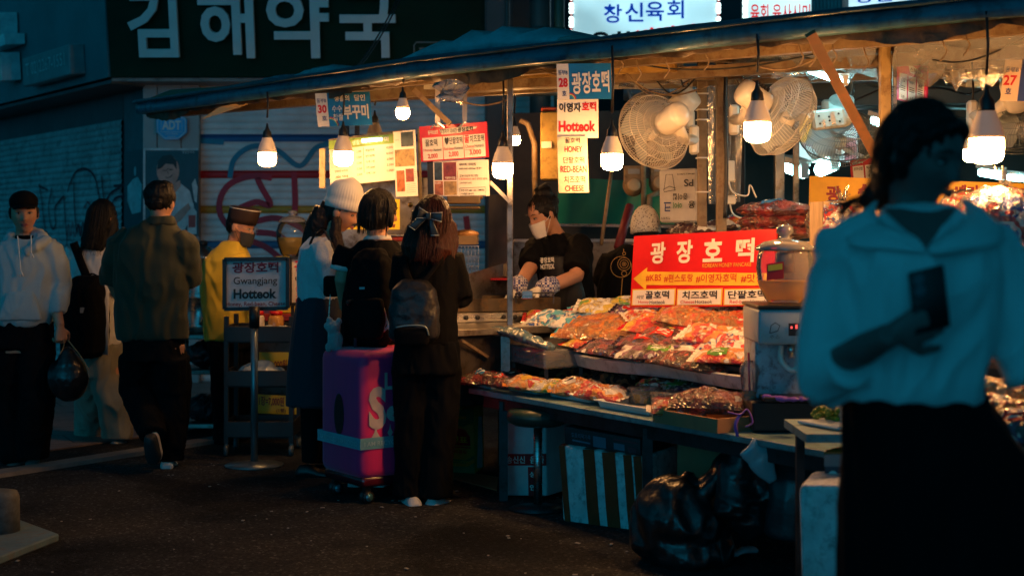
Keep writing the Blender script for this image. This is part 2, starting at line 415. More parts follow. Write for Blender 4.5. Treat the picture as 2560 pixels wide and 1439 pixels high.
bt.inputs['Color1'].default_value = (.20, .17, .16, 1); bt.inputs['Color2'].default_value = (.27, .18, .15, 1); bt.inputs['Mortar'].default_value = (.03, .03, .03, 1)
nt.links.new(mp.outputs[0], bt.inputs['Vector'])
n1 = N(nt, 'TexNoise', Scale=7.0, Detail=8.0, Roughness=.7); nt.links.new(mp.outputs[0], n1.inputs['Vector'])
q = N(nt, 'Mix', data_type='RGBA', blend_type='MULTIPLY'); q.inputs['Factor'].default_value = .8
nt.links.new(bt.outputs['Color'], q.inputs['A']); nt.links.new(ramp(nt, n1.outputs['Fac'], [(.3, (.5, .5, .5)), (.7, (1.1, 1.1, 1.1))]), q.inputs['B'])
nt.links.new(q.outputs['Result'], b.inputs['Base Color']); b.inputs['Roughness'].default_value = .5
bu = N(nt, 'Bump', Strength=.4, Distance=.01); nt.links.new(bt.outputs['Fac'], bu.inputs['Height']); bu.invert = True; nt.links.new(bu.outputs[0], b.inputs['Normal'])
struct(G().prism([K(-7, .55), K(14, .55), K(14, 22), K(-7, 22)], (0, 0, .022)), 'pavement', tile)
struct(G().prism([K(-7, .15), K(14, .15), K(14, .547), K(-7, .547)], (0, 0, .014)), 'pavement_edge', asp)
struct(G().prism([K(-7, 0), K(14, 0), K(14, .147), K(-7, .147)], (0, 0, .025)), 'kerb', mat('kerb_stone', (.22, .21, .20), .7, var=.2, vs=12, bump=.3))

# ---------------------------------------------------------------- shuttered pharmacy
YF = 13.3
shut, nt, b = nodes('painted_shutter'); tc = N(nt, 'TexCoord'); sp = N(nt, 'SeparateXYZ'); nt.links.new(tc.outputs['Object'], sp.inputs[0])
mr = N(nt, 'MapRange'); mr.inputs['From Max'].default_value = 3.0; nt.links.new(sp.outputs['Z'], mr.inputs['Value'])
def zf(py): return (CH+(HY-py)/F*YF)/3.0
base = (.85, .85, .85)
c1 = ramp(nt, mr.outputs[0], [(0, base), (zf(622), (.03, .16, .34)), (zf(603), base), (zf(535), (.60, .32, .03)), (zf(515), base), (zf(447), (.60, .015, .02)), (zf(428), base), (zf(356), (.03, .14, .36)), (zf(336), base)], 'CONSTANT')
n1 = N(nt, 'TexNoise', Scale=5.0, Detail=6.0); nt.links.new(tc.outputs['Object'], n1.inputs['Vector'])
q = N(nt, 'Mix', data_type='RGBA', blend_type='MULTIPLY'); q.inputs['Factor'].default_value = .7
nt.links.new(c1, q.inputs['A']); nt.links.new(ramp(nt, n1.outputs['Fac'], [(.3, (.65, .65, .65)), (.7, (1, 1, 1))]), q.inputs['B'])
nt.links.new(q.outputs['Result'], b.inputs['Base Color']); b.inputs['Roughness'].default_value = .5
greyshut = mat('grey_shutter', (.44, .46, .47), .5, var=.25, vs=4, dirt=(.16, .17, .18))
gra_r = mat('graffiti_red', (.45, .006, .03), .5); gra_b = mat('graffiti_blue', (.02, .22, .36), .5); gra_d = mat('graffiti_maroon', (.10, .004, .02), .5)
wallm = mat('dark_render_wall', (.10, .12, .13), .8, var=.2, vs=3, bump=.2)
pil = mat('grey_cladding', (.34, .33, .33), .45, var=.12, vs=3)
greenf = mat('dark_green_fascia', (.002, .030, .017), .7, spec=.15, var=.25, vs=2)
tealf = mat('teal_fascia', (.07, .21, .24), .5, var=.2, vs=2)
letm = mat('letter_acrylic', (.68, .74, .74), .5, var=.1, vs=3)
ph = thing('pharmacy_building', 'shuttered corner building with dark green fascia and graffiti on its roller shutters', 'building', (-2.5, YF, 0))
xw = lambda px, Y=YF: (px-HX)/F*Y
def shutter(a, bq, z0, z1, pitch):
    "roller shutter of curved slats between two ground points"
    g = G(); a, bq = V(a), V(bq); d = (bq-a).normalized(); n = V((d.y, -d.x, 0))
    if n.y > 0: n = -n
    z = z0; prof = []
    while z < z1-1e-6:
        for f, h in ((0, -.004), (.04, .002), (.25, .011), (.5, .014), (.75, .011), (.96, .002)): prof.append((z+pitch*f, h))
        z += pitch
    L = [a+n*h+V((0, 0, zz)) for zz, h in prof]; R = [bq+n*h+V((0, 0, zz)) for zz, h in prof]
    k = len(L); g.add(L+R, [(i, k+i, k+i+1, i+1) for i in range(k-1)], 0, False); return g
shutter((xw(500), YF, 0), (xw(1440), YF, 0), .02, 2.86, .0655).build('roller_shutter', shut, ph); SHUT = [ph.children[-1]]
ld = V((-.59, .807, 0)); c0 = V((xw(306, 13.75), 13.75, 0))
shutter(c0, c0+ld*6, .02, 2.5, .0655).build('roller_shutter', greyshut, ph); SHUT.append([o for o in ph.children if o.name.startswith('roller_shutter') and o is not SHUT[0]][0])
g = G(); g.prism([c0+V((0, .03, 2.5)), c0+ld*6+V((0, .03, 2.5)), c0+ld*6+V((0, .03, 2.85)), c0+V((0, .03, 2.85))], V((.2, .15, 0))); g.build('shutter_box', wallm, ph)
g = G()                                          # clad pier between the shutters, in three vertical panels
for x0, x1 in ((357, 392), (394, 452), (454, 497)): g.box(((xw(x0, 13.2)+xw(x1, 13.2))/2, 13.28, 1.42), (xw(x1, 13.2)-xw(x0, 13.2), .16, 2.8))
g.build('pier', pil, ph, bevel=.004)
g = G(); g.prism([(xw(497, 13.2), 13.36, .02), (xw(357, 13.2), 13.36, .02), c0+V((0, .04, .02)), c0+V((.3, .6, .02))], (0, 0, 2.83)); g.build('pier_return', mat('blue_grey_wall', (.10, .16, .18), .7), ph)
g = G(); g.box((xw(498.5, 13.25), 13.24, 1.43), (.018, .06, 2.84)); g.build('shutter_rail', steel_d, ph)
g = G(); g.prism([(-3.4, 13.5, 0), (.5, 13.5, 0), (.5, 13.5, 4), (-3.4, 13.5, 7)], (0, .4, 0)); g.build('wall', wallm, ph)
cw = c0+V((.25, .35, 0)); g = G(); g.prism([cw, cw+ld*9, cw+ld*9+V((0, 0, 7)), cw+V((0, 0, 7))], V((.5, .4, 0))); g.build('wall', wallm, ph)
# fascia boards: front leans out towards the street
YS = 12.85; zb = CH+(HY-193)/F*YS
fx0 = xw(277, YS); fx1 = -.02
lean = -.23
FB = Board((xw(277, YS)-.0, YS+lean*1.3, zb+1.3), (fx1, YS+lean*1.3, zb+1.3), (fx0, YS, zb))
FB.slab(G(), .3)
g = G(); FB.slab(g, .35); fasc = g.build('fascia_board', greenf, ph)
g = G(); g.box(((fx0+fx1)/2, YS+.30, zb-.02), (fx1-fx0, .55, .03)); g.build('soffit', mat('soffit_panel', (.30, .25, .23), .6, dirt=(.12, .10, .09)), ph)
LB = Board(V((fx0-.02, YS+lean*1.0, zb+1.3))+ld*6, V((fx0-.02, YS+lean*1.0, zb+1.3)), V((fx0-.02, YS+.0, zb))+ld*6)
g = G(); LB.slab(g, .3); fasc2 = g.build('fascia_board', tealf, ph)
g = G(); g.prism([V((fx0, YS+.02, zb-.05)), V((fx0, YS+.02, zb-.05))+ld*6, V((fx0+.4, YS+.62, zb-.05))+ld*6, V((fx0+.4, YS+.62, zb-.05))], (0, 0, .03)); g.build('soffit', wallm, ph)
def onplane(B, px, py):
    "fractions on board B under photo pixel px, py"
    d = P(px, py, 1.0)-V((0, 0, CH)); t = (B.o-V((0, 0, CH))).dot(B.n)/d.dot(B.n); p = V((0, 0, CH))+d*t-B.o
    rr, dd, rd = B.r.dot(B.r), B.d.dot(B.d), B.r.dot(B.d); a, c = p.dot(B.r), p.dot(B.d); den = rr*dd-rd*rd
    return (a*dd-c*rd)/den, (c*rr-a*rd)/den
for s, (x0, y0, x1, y1) in (('김', (318, -30, 452, 142)), ('해', (495, -40, 641, 144)), ('약', (666, -28, 827, 144)), ('국', (849, -24, 992, 143))):
    g = G(); u0, v0 = onplane(FB, x0, y0); u1, v1 = onplane(FB, x1, y1)
    FB.text(g, s, u0, v0, u1, v1, bold=.022, h=.02, ext=.05); g.build('letter', letm, fasc)
g = G(); pts = []
u0, v0 = onplane(FB, 1035, 106); u1, v1 = onplane(FB, 1262, 160)
FB.line(g, [(u0, v1+.1), (u0, v0+.02), (u0+.006, v0), (u1, v0)], .012, h=.006)
a = onplane(FB, 1048, 119); bq = onplane(FB, 1085, 147); FB.text(g, 'T', a[0], a[1], onplane(FB, 1067, 119)[0], bq[1], bold=.03, h=.006)
a = onplane(FB, 1085, 119); bq = onplane(FB, 1180, 147); FB.text(g, '02)22', a[0], a[1], bq[0], bq[1], bold=.02, h=.006)
g.build('phone_panel_outline', mat('faded_letter', (.16, .22, .22), .6), fasc)
g = G(); a = onplane(LB, -62, 75); bq = onplane(LB, 72, 195); LB.text(g, '국', a[0], a[1], bq[0]+.002, bq[1], bold=.04, h=.02, ext=.2)
g.build('letter', mat('letter_foil', (.80, .88, .92), .3, var=.3, vs=9, coat=.3), fasc2)
g = G(); a = onplane(LB, 92, 150); bq = onplane(LB, 215, 178); u0, v0 = a[0], a[1]-.01; u1, v1 = bq[0], bq[1]+.02
g.prism([LB.pt(u0, v0, .15), LB.pt(u1, v0, .15), LB.pt(u1, v1, .15), LB.pt(u0, v1, .15)], -LB.n*.15); pbox = g.build('phone_box', mat('phone_box_grey', (.20, .30, .32), .5), ph, bevel=.01)
g = G(); LB.text(g, 'T 02)2267-1551', u0+.02, v0+(v1-v0)*.22, u1-.02, v1-(v1-v0)*.22, bold=.0, h=.156); g.build('phone_number', mat('pale_print', (.55, .68, .70), .5), pbox)
# graffiti sprayed on the shutters
SB = Board((xw(500), YF-.017, 2.86), (xw(1440), YF-.017, 2.86), (xw(500), YF-.017, 0))
def spray(B, strokes, wpx, m, name='graffiti'):
    for s in strokes:
        g = G(); B.line(g, [onplane(B, p.x, p.y) for p in catmull([(x, y, 0) for x, y in s], 6)], pm(wpx, YF), h=.003); g.build(name, m, SHUT[0] if B is SB else SHUT[1])
spray(SB, [[(706, 650), (660, 615), (600, 590), (555, 545), (550, 500), (575, 460), (630, 440), (680, 445)], [(643, 445), (655, 470), (676, 512), (640, 505), (600, 520)], [(735, 430), (738, 500), (735, 555)], [(640, 553), (690, 545), (745, 565), (790, 600)], [(640, 580), (700, 590), (740, 640)], [(1165, 540), (1172, 600)]], 15, gra_r)
spray(SB, [[(575, 445), (585, 400), (620, 370), (660, 365), (700, 380), (750, 415), (790, 370), (830, 358)], [(500, 352), (560, 356)]], 13, gra_b)
LS = Board(c0+ld*6+V((-.016, -.012, 2.5)), c0+V((-.016, -.012, 2.5)), c0+ld*6+V((-.016, -.012, .0)))
spray(LS, [[(98, 460), (105, 500), (112, 560), (118, 590)], [(98, 465), (120, 475)], [(130, 470), (122, 520), (130, 570), (140, 560), (138, 520), (160, 490)], [(160, 490), (165, 560), (168, 610), (160, 640)], [(170, 480), (175, 460), (190, 430), (215, 422), (238, 445), (250, 500)], [(185, 455), (187, 520), (192, 580), (196, 560), (202, 590), (208, 555), (212, 590)], [(255, 440), (262, 500), (280, 480), (300, 470)], [(285, 465), (310, 462)], [(270, 560), (285, 500), (312, 490)]], 6.5, gra_d)
spray(LS, [[(168, 600), (172, 560), (178, 590), (182, 555), (188, 592), (196, 560), (204, 588)], [(210, 520), (220, 505), (226, 520), (216, 530)]], 4, gra_r)
# wall plaque and poster on the pier
pl = thing('security_plaque', 'blue eight sided security plaque with white letters on the grey pier', 'plaque', P(429, 345, 13.15))
PB = board([(391, 281), (467, 281), (391, 349)], 13.15)
g = G(); oc = [(.27, 0), (.73, 0), (1, .27), (1, .73), (.73, 1), (.27, 1), (0, .73), (0, .27)]
g.prism([PB.pt(*p) for p in oc], -PB.n*.03); g.build('panel', mat('plaque_blue', (.03, .36, .75), .4), pl)
g = G(); PB.line(g, [(u*.92+.04, v*.92+.04) for u, v in oc+oc[:1]], .006); PB.line(g, [(.16, .2), (.84, .2), (.84, .72), (.16, .72), (.16, .2)], .004)
PB.text(g, 'ADT', .19, .30, .81, .64, bold=.035); PB.text(g, '캡스경비구역', .24, .07, .76, .15); PB.text(g, 'CCTV작동중', .29, .76, .71, .83); PB.text(g, '1588-6400', .36, .87, .64, .92); g.build('lettering', mat('plaque_white', (.62, .64, .66), .5), pl)
po = thing('poster', 'dim poster of a smiling man in a white shirt on the grey pier', 'poster', P(429, 590, 13.12))
OB = board([(361, 372), (496, 372), (361, 590)], 13.12)
g = G(); OB.slab(g, .015); g.build('sheet', mat('poster_navy', (.018, .035, .05), .4, var=.5, vs=4), po)
pshirt = mat('poster_shirt', (.50, .56, .58), .5, var=.3, vs=9); pskin = mat('poster_skin', (.48, .27, .22), .5, var=.2, vs=14)
g = G(); OB.poly(g, [(.38, .98), (.36, .72), (.40, .55), (.52, .45), (.68, .40), (.84, .48), (.90, .62), (.86, .80), (.70, .98)], h=.002)
OB.poly(g, [(.88, .40), (.94, .34), (.99, .44), (.97, .62), (.93, .60)], h=.002); g.build('printed_shirt', pshirt, po)
g = G(); OB.poly(g, [(.46, .44), (.52, .40), (.66, .36), (.68, .42), (.58, .50)], h=.003); OB.disc(g, .44, .25, .105, h=.004, r2=.14); OB.poly(g, [(.5, .80), (.66, .70), (.82, .62), (.86, .68), (.68, .82), (.54, .88)], h=.003); g.build('printed_skin', pskin, po)
g = G(); OB.poly(g, [(.24, .24), (.26, .14), (.34, .08), (.50, .07), (.60, .14), (.60, .24), (.54, .18), (.40, .17), (.32, .22)], h=.006); OB.line(g, [(.34, .25), (.42, .25), (.43, .23), (.54, .24)], .006, h=.006); OB.line(g, [(.395, .32), (.43, .335), (.48, .325), (.52, .30)], .008, h=.006); OB.line(g, [(.44, .25), (.435, .285), (.455, .287)], .005, h=.006); OB.line(g, [(.36, .25), (.41, .252)], .006, h=.006); OB.line(g, [(.465, .246), (.515, .242)], .006, h=.006); g.build('printed_hair', inkb, po)
g = G(); OB.poly(g, [(.80, .98), (.80, .72), (.84, .68), (.86, .62), (.91, .62), (.92, .68), (.97, .72), (.97, .98)], h=.003); g.build('printed_bottle', pshirt, po)
g = G(); OB.rect(g, .82, .76, .95, .90, h=.005); g.build('printed_label', mat('poster_red', (.4, .05, .04), .5), po)
g = G(); OB.text(g, '정관장약국', .70, .02, .93, .055, h=.004); OB.line(g, [(.0, .0), (0, 1)], .02); OB.line(g, [(.0, .006), (1, .006)], .02); g.build('printed_caption', pshirt, po)
pc = V((xw(357, 13.2)+.0, 13.15, 0)); OB2 = Board(P(310, 380, 13.66), P(358, 373, 13.24), P(310, 585, 13.66))
po2 = thing('poster', 'narrow dark poster wrapping the left side of the grey pier', 'poster', P(334, 585, 13.4))
g = G(); OB2.slab(g, .012); g.build('sheet', mat('poster_slate', (.03, .06, .075), .4, var=.4, vs=5), po2)
g = G(); OB2.poly(g, [(.2, .42), (.5, .34), (.75, .32), (.95, .42), (.9, .74), (.45, .76), (.2, .6)], h=.003); OB2.disc(g, .6, .25, .03, h=.003, r2=.045); g.build('printed_figure', pshirt, po2)

for xa, ya, xb, yb in ((1003, -20, 868, 192), (1010, -20, 880, 186)):
    g = G(); a, bq = P(xa, ya, 11.8), P(xb, yb, 8.6); g.tube(catmull([a, a+(bq-a)*.4+V((0, 0, -.05)), a+(bq-a)*.75+V((0, 0, -.05)), bq], 6), .006, 5)
    tag(g.build('overhead_cable', black, None), 'thin black cable running from the green fascia down to the canopy' if xa == 1003 else 'second black cable just right of the first, in front of the green fascia', 'cable')
# ---------------------------------------------------------------- lit buildings behind the canopy
bb = thing('market_building', 'dark market building behind the stalls with drain pipes on its front', 'building', (4, 17, 0))
g = G(); g.prism([(-1.5, 16.6, 0), (11, 16.6, 0), (11, 16.6, 8), (-1.5, 16.6, 8)], (0, .4, 0)); g.build('wall', mat('night_wall', (.035, .045, .05), .8, var=.3, vs=1), bb)
g = G(); g.box((xw(1247, 12.3), 12.5, 3), (pm(70, 12.3), .4, 6)); g.build('column', mat('column_grey', (.06, .07, .075), .6), bb, bevel=.02)
for x, r in ((1397, .045), (1350, .09), (1268, .02)):
    g = G(); g.tube([(xw(x, 12.2), 12.1, 0), (xw(x, 12.2), 12.1, 6)], r, 12)
    for z in (2.6, 3.1, 3.6): g.tube([(xw(x, 12.2), 12.1, z), (xw(x, 12.2), 12.1, z+.05)], r*1.25, 12)
    g.build('drain_pipe', mat('pipe_%d' % x, (.03, .05, .05) if x != 1397 else (.04, .09, .06), .5), bb)
g = G()
for k in range(24): g.box((xw(1935+k*9, 14.5), 14.5, 3.6), (.012, .03, 1.6))
g.box((xw(2040, 14.6), 14.58, 3.6), (.95, .02, 1.6)); g.build('louvre', mat('louvre_steel', (.25, .36, .38), .4, .4), bb)
def lightbox(label, px, Y, col, st, texts, dots=None):
    B = board(px, Y); r = thing('backlit_sign', label, 'sign', B.pt(.5, 1), 'backlit shop signs above the canopy')
    g = G(); B.slab(g, .2); g.build('case', mat('sign_case', (.3, .3, .32), .5), r)
    g = G(); B.rect(g, .015, .015, .985, .985, h=.004); g.build('lit_face', glow('lit%d' % px[0][0], col, st, .55, 1.6), r)
    for body, u0, v0, u1, v1, m, bo, sh in texts:
        g = G(); B.text(g, body, u0, v0, u1, v1, bold=bo, h=.008, shear=sh); g.build('lettering', m, r)
    if dots:
        for u in dots[0]:
            g = G()
            B.rect(g, u-.008, 0, u+.008, 1, h=.006); g.build('red_edge_strip', red, r)
            g = G()
            for k in range(24):
                if k % 4 != 3: 
                    p = B.pt(u, .02+k*.041, .012); g.ell(p, (.022, .01, .022), n=8, k=5)
            g.build('bulb_strip', glow('led_dots', (.75, 1, .95), 4), r)
    return r
litblue = mat('lit_blue_ink', (.005, .05, .45), .5); litblk = mat('lit_black_ink', (.004, .004, .006), .5)
for q_ in (litblue,):
    q_.node_tree.nodes['Principled BSDF'].inputs['Emission Color'].default_value = (.0, .05, .5, 1); q_.node_tree.nodes['Principled BSDF'].inputs['Emission Strength'].default_value = .6
litred = glow('lit_red_ink', (.75, .01, .02), .8, base=(.5, .02, .02))
lightbox('large white backlit sign with blue and black lettering above the canopy', [(1428, -60), (1796, -60), (1428, 150)], 14, (.50, .90, 1.0), 1.25,
    [('창', .22, .34, .345, .565, litblue, .02, 0), ('신', .365, .32, .49, .55, litblue, .02, 0), ('육', .505, .31, .63, .54, litblue, .02, 0), ('회', .65, .29, .765, .51, litblue, .02, 0), ('육회', .13, .66, .40, .95, litblk, .04, 0), ('비빔밥', .44, .63, .86, .92, litred, .03, -.06)], [(.0, 1.0)])
lightbox('white backlit sign with small red lettering half hidden by canopy', [(1862, -40), (2030, -40), (1862, 80)], 13.6, (.55, .98, 1.0), 1.7,
    [('육회.육사시미', .08, .42, .97, .80, litred, .02, 0)], [(.0,)])
lightbox('small pale backlit sign at the top edge, blue lettering', [(2118, -50), (2345, -62), (2118, 24)], 13.2, (.60, .92, 1.0), 1.5,
    [('창신육회', .08, .40, .92, .82, litblue, .02, 0)])
# ================================================================= canopy over the stalls
EP = [V((-2.8, 10.7, 2.312)), V((-.52, 7.76, 2.268)), V((1.395, 6.2, 2.282)), V((1.95, 5.76, 2.285)), V((3.4, 4.7, 2.28))]
IN = V((.78, .62, 0)).normalized()
cn = thing('stall_canopy', 'long market canopy of tarp over timber and steel bars, sloping past the stalls', 'canopy', (0, 8, 0))
g = G()
DEP = [.25, 1.55, 2.9, 2.9, 2.9]
for a, bq, da, db in zip(EP, EP[1:], DEP, DEP[1:]):
    g.prism([a+IN*.02+V((0, 0, .06)), bq+IN*.02+V((0, 0, .06)), bq+IN*db+V((0, 0, .16)), a+IN*da+V((0, 0, .16))], (0, 0, .03))
g.build('roof_panel', ply, cn)
def along(pts, w, h, off=V((0, 0, 0)), m=0, g=None):
    g = g or G()
    for a, bq in zip(pts, pts[1:]): g.bar(a+off, bq+off, w, h, m)
    return g
# tarp-wrapped front edge: sagging, uneven strip
def edge_strip(lo, hi, amp, th, seed, fwd=0):
    rs = random.Random(seed); pts = []
    for a, bq in zip(EP, EP[1:]):
        n = max(2, int((bq-a).length/.07))
        pts += [a+(bq-a)*(i/n) for i in range(n)]
    pts.append(EP[-1]); rings = []
    for i, p in enumerate(pts):
        d = (pts[min(i+1, len(pts)-1)]-pts[max(i-1, 0)]).normalized(); n = V((d.y, -d.x, 0)); n = n if n.y < 0 else -n
        q = lambda k: amp*math.sin(i*.31+k*2+seed)*math.sin(i*.083+k)+rs.uniform(-.25, .25)*amp
        rings.append([p-n*(-fwd)+n*(th/2+q(1))+V((0, 0, lo+q(2))), p+n*(fwd+th/2+q(3))+V((0, 0, (lo+hi)/2)), p+n*(fwd+th/2*.6+q(4))+V((0, 0, hi+q(5))), p-n*(th/2)+V((0, 0, hi+q(6))), p-n*(th/2)+V((0, 0, lo))])
    return G().loft(rings, sm=True)
edge_strip(-.012, .075, .008, .07, 3).build('edge_tarp', tarpm, cn)
edge_strip(.066, .092, .005, .10, 8, .012).build('edge_trim', mat('dark_tarp_trim', (.025, .075, .11), .35, var=.4, coat=.3, bump=.3), cn)
along(EP, .05, .06, IN*.10+V((0, 0, .015))).build('front_rail', mat('warm_timber', (.20, .13, .075), .6, var=.25, vs=6, bump=.2, dirt=(.2, .1, .05)), cn)
for off, z in ((.19, .02), (.40, -.01), (.66, .03), (.9, .04)):
    along([p+IN*(d*off) for p, d in zip(EP, DEP)], .055, .06, V((0, 0, z))).build('purlin', rustbar, cn)
rs = random.Random(77); rows = []                    # ragged plastic showing under the edge
for a, bq in zip(EP, EP[1:]):
    n = int((bq-a).length/.05)
    for i in range(n):
        p = a+(bq-a)*(i/n)+IN*.05; h_ = .018+.05*max(0, math.sin(i*.21)*math.sin(i*.057+1))+rs.uniform(0, .015); rows.append([p+V((0, 0, .02)), p+IN*rs.uniform(-.01, .02)+V((0, 0, -h_*.5)), p+IN*rs.uniform(0, .03)+V((0, 0, -h_))])
G().loft(rows, cap=False, closed=False).build('ragged_lining', mat('brown_lining', (.13, .08, .045), .45, var=.5, vs=9, bump=.5, bs=14, dirt=(.05, .03, .02)), cn)
k = 0
for a, bq in zip(EP, EP[1:]):
    n = max(1, int((bq-a).length/.75))
    for i in range(n):
        p = a+(bq-a)*((i+.4)/n); g = G(); d_ = DEP[EP.index(a)]*(1-(i+.4)/n)+DEP[EP.index(a)+1]*(i+.4)/n; g.bar(p+IN*.14+V((0, 0, .035)), p+IN*(d_*.96)+V((0, 0, .12)), .045, .05); g.build('rafter', rustbar, cn)
def heap(p0, p1, h, seed):
    "lump of folded sheet lying on the roof edge"
    rs = random.Random(seed); rings = []
    p0, p1 = V(p0), V(p1); n = 16
    for i in range(n+1):
        t = i/n; c = p0+(p1-p0)*t; hh = h*(math.sin(math.pi*t)**.6)*(1+.2*math.sin(i*1.9+seed))+.006
        rings.append([c+IN*(-.03)+V((0, 0, 0)), c+IN*(-.02)+V((0, 0, hh*.55)), c+IN*.07+V((0, 0, hh*(.93+rs.uniform(-.1, .1)))), c+IN*.22+V((0, 0, hh)), c+IN*.5+V((0, 0, hh*.8)), c+IN*.6])
    return G().loft(rings)
def onedge(px):
    for a, bq in zip(EP, EP[1:]):
        f = lambda p: p.x/p.y*F+HX
        if f(a) <= px <= f(bq):
            lo, hi = 0, 1
            for _ in range(40):
                m = (lo+hi)/2
                if f(a+(bq-a)*m) < px: lo = m
                else: hi = m
            return a+(bq-a)*lo
for (x0, x1, h, m) in ((1008, 1420, .115, tarpl), (742, 850, .045, tarpl), (640, 745, .03, tarpm), (1395, 1445, .03, greyi)):
    heap(onedge(x0)+V((0, 0, .09)), onedge(x1)+V((0, 0, .09)), h, x0).build('folded_sheet', m, cn)
g = G(); g.prism([P(502, 299, 9.62), P(548, 268, 9.62), P(665, 242, 9.5), P(600, 268, 9.58)], V((.0, .012, .0))); g.build('loose_flap', mat('tan_flap', (.62, .40, .17), .55, var=.12), cn)
def post(px, Y, w, z0, z1, m, name='post'):
    g = G(); x = (px-HX)/F*Y; g.box((x, Y, (z0+z1)/2), (w, w, z1-z0)); g.build(name, m, cn, bevel=.004)
post(1275, 8.0, .035, 0, 2.4, steel_d); post(1755, 8.2, .052, 0, 2.42, rustbar); post(1803, 8.0, .055, 0, 2.42, rustbar)
post(2212, 7.0, .05, 0, 2.45, mat('tan_post', (.50, .34, .14), .5, var=.2, dirt=(.2, .1, .03))); post(867, 9.3, .03, 1.2, 2.4, dkmetal); post(893, 9.3, .03, 1.2, 2.4, dkmetal)
post(1990, 8.6, .035, 0, 2.4, steel_d); post(1948, 8.9, .06, 0, 2.4, steel_d); post(2236, 7.1, .02, 0, 2.4, steel)
g = G(); g.bar(P(2026, 84, 6.0), P(2192, 395, 6.6), .02, .045, up=(1, .3, 0)); g.build('brace', mat('orange_brace', (.22, .11, .055), .5, dirt=(.3, .12, .05)), cn)
g = G(); g.bar(P(1035, 225, 8.3), P(1125, 310, 8.2), .03, .02, up=(0, 1, 0)); g.build('brace', rustbar, cn)
g = G(); g.bar(P(1225, 455, 7.95), P(1275, 505, 7.95), .02, .02, up=(0, 1, 0)); g.build('brace', steel_d, cn)
g = G(); g.bar(P(1060, 217, 8.35), P(1730, 215, 8.35), .05, .03); g.build('cross_rail', mat('grey_rail', (.45, .42, .36), .5), cn)
g = G(); g.bar(P(1280, 178, 7.9), P(1690, 160, 7.6), .06, .08); g.build('cross_rail', mat('yellow_rail', (.42, .25, .06), .5, var=.2, dirt=(.25, .12, .03)), cn)
# sheets of milky plastic hanging under the roof
milky = film('milky_film', (.72, .76, .82), .3, .9, 12, .2, .27)
for i, (x0, x1, y0, Y0, Y1, hh) in enumerate(((1830, 2190, 100, 7.6, 7.0, .12), (2230, 2560, 85, 6.9, 6.3, .16), (1160+440, 1840, 175, 9, 8.6, .05))):
    rings = []
    for k in range(25):
        t = k/24; Y = Y0+(Y1-Y0)*t; c = P(x0+(x1-x0)*t, y0-12*t, Y); s_ = .03*math.sin(k*1.1+i)+.02*math.sin(k*2.7)
        rings.append([c+V((0, -.1, 0)), c+V((0, 0, -hh+s_)), c+V((.1, .35, -hh*1.25-s_)), c+V((.3, .9, -hh*.7+s_))])
    g = G(); g.loft(rings, cap=False, closed=False); g.build('sheeting', milky, cn)
rings = []
for k in range(13):
    t = k/12; a = P(1772, 150+360*t, 8.5); bq = P(1852, 155+350*t, 8.3)
    rings.append([a+(bq-a)*(j/9)+V((0, .05*math.sin(j*1.8+t*3), 0)) for j in range(10)])
g = G(); g.loft(rings, cap=False, closed=False); g.build('side_curtain', milky, cn)
rs = random.Random(41)
for k in range(9):                                   # scraps of clear plastic tied under the roof
    x = rs.choice((1130, 1330, 1580, 1620, 1690, 1860, 1950, 2130, 2260, 2330, 1230)); Y = rs.uniform(7.0, 8.2); c = P(x+rs.uniform(-15, 15), 205-(x-1100)*.07, Y); rows = []
    for i in range(6): rows.append([c+V((.05*math.sin(j*1.3+i+k)+(j-2)*.018, .03*math.cos(j+i*2.1), -.022*i+.012*math.sin(j*2+k))) for j in range(5)])
    g = G(); g.loft(rows, cap=False, closed=False); g.build('plastic_scrap', milky, cn)
# cables and ties
def cable(name, pts, r, m, par):
    g = G(); g.tube(catmull(pts, 6), r, 5); return g.build(name, m, par)
rs = random.Random(5)
for (x0, y0, x1, y1, sag, Y) in ((1540, 150, 2060, 130, .06, 7.4), (1350, 175, 1560, 150, .05, 7.6), (1540, 155, 1770, 215, .1, 7.7), (1560, 170, 1740, 190, .12, 7.9), (1890, 165, 2100, 110, .05, 6.9), (1820, 165, 1905, 215, .06, 8.2), (1700, 190, 1720, 210, .03, 7.8), (2330, 150, 2560, 95, .04, 6.5), (1450, 185, 1560, 170, .06, 7.9), (1640, 200, 1755, 175, .09, 7.9), (1100, 215, 1270, 250, .06, 8.3)):
    a, c = P(x0, y0, Y), P(x1, y1, Y-.2); cable('cable', [a, a+(c-a)*.3+V((0, 0, -sag)), a+(c-a)*.65+V((0, .05, -sag*.9)), c], .005, black if rs.random() < .7 else rustbar, cn)
for x, y in ((1545, 130), (1660, 140), (1760, 120), (1995, 108), (2025, 108), (2078, 105), (2158, 118), (2352, 90), (2410, 75), (1480, 150), (1590, 150)):
    Y = onedge(min(x, 2390)).y+.35; p = P(x, y, Y); cable('tie', [p, p+V((.01, -.01, -.04)), p+V((.025, 0, -.07)), p+V((.0, .01, -.11))], .004, rustbar, cn)
cable('hose', [P(1815, 150, 7.95), P(1813, 300, 7.95), P(1816, 420, 7.95), P(1812, 545, 7.95)], .012, black, cn)
for y in (235, 275, 300, 395, 480):
    g = G(); c = P(1755, y, 8.2); g.box(c, (.062, .062, .008), rotz(.1)); g.build('tie', paper, cn)

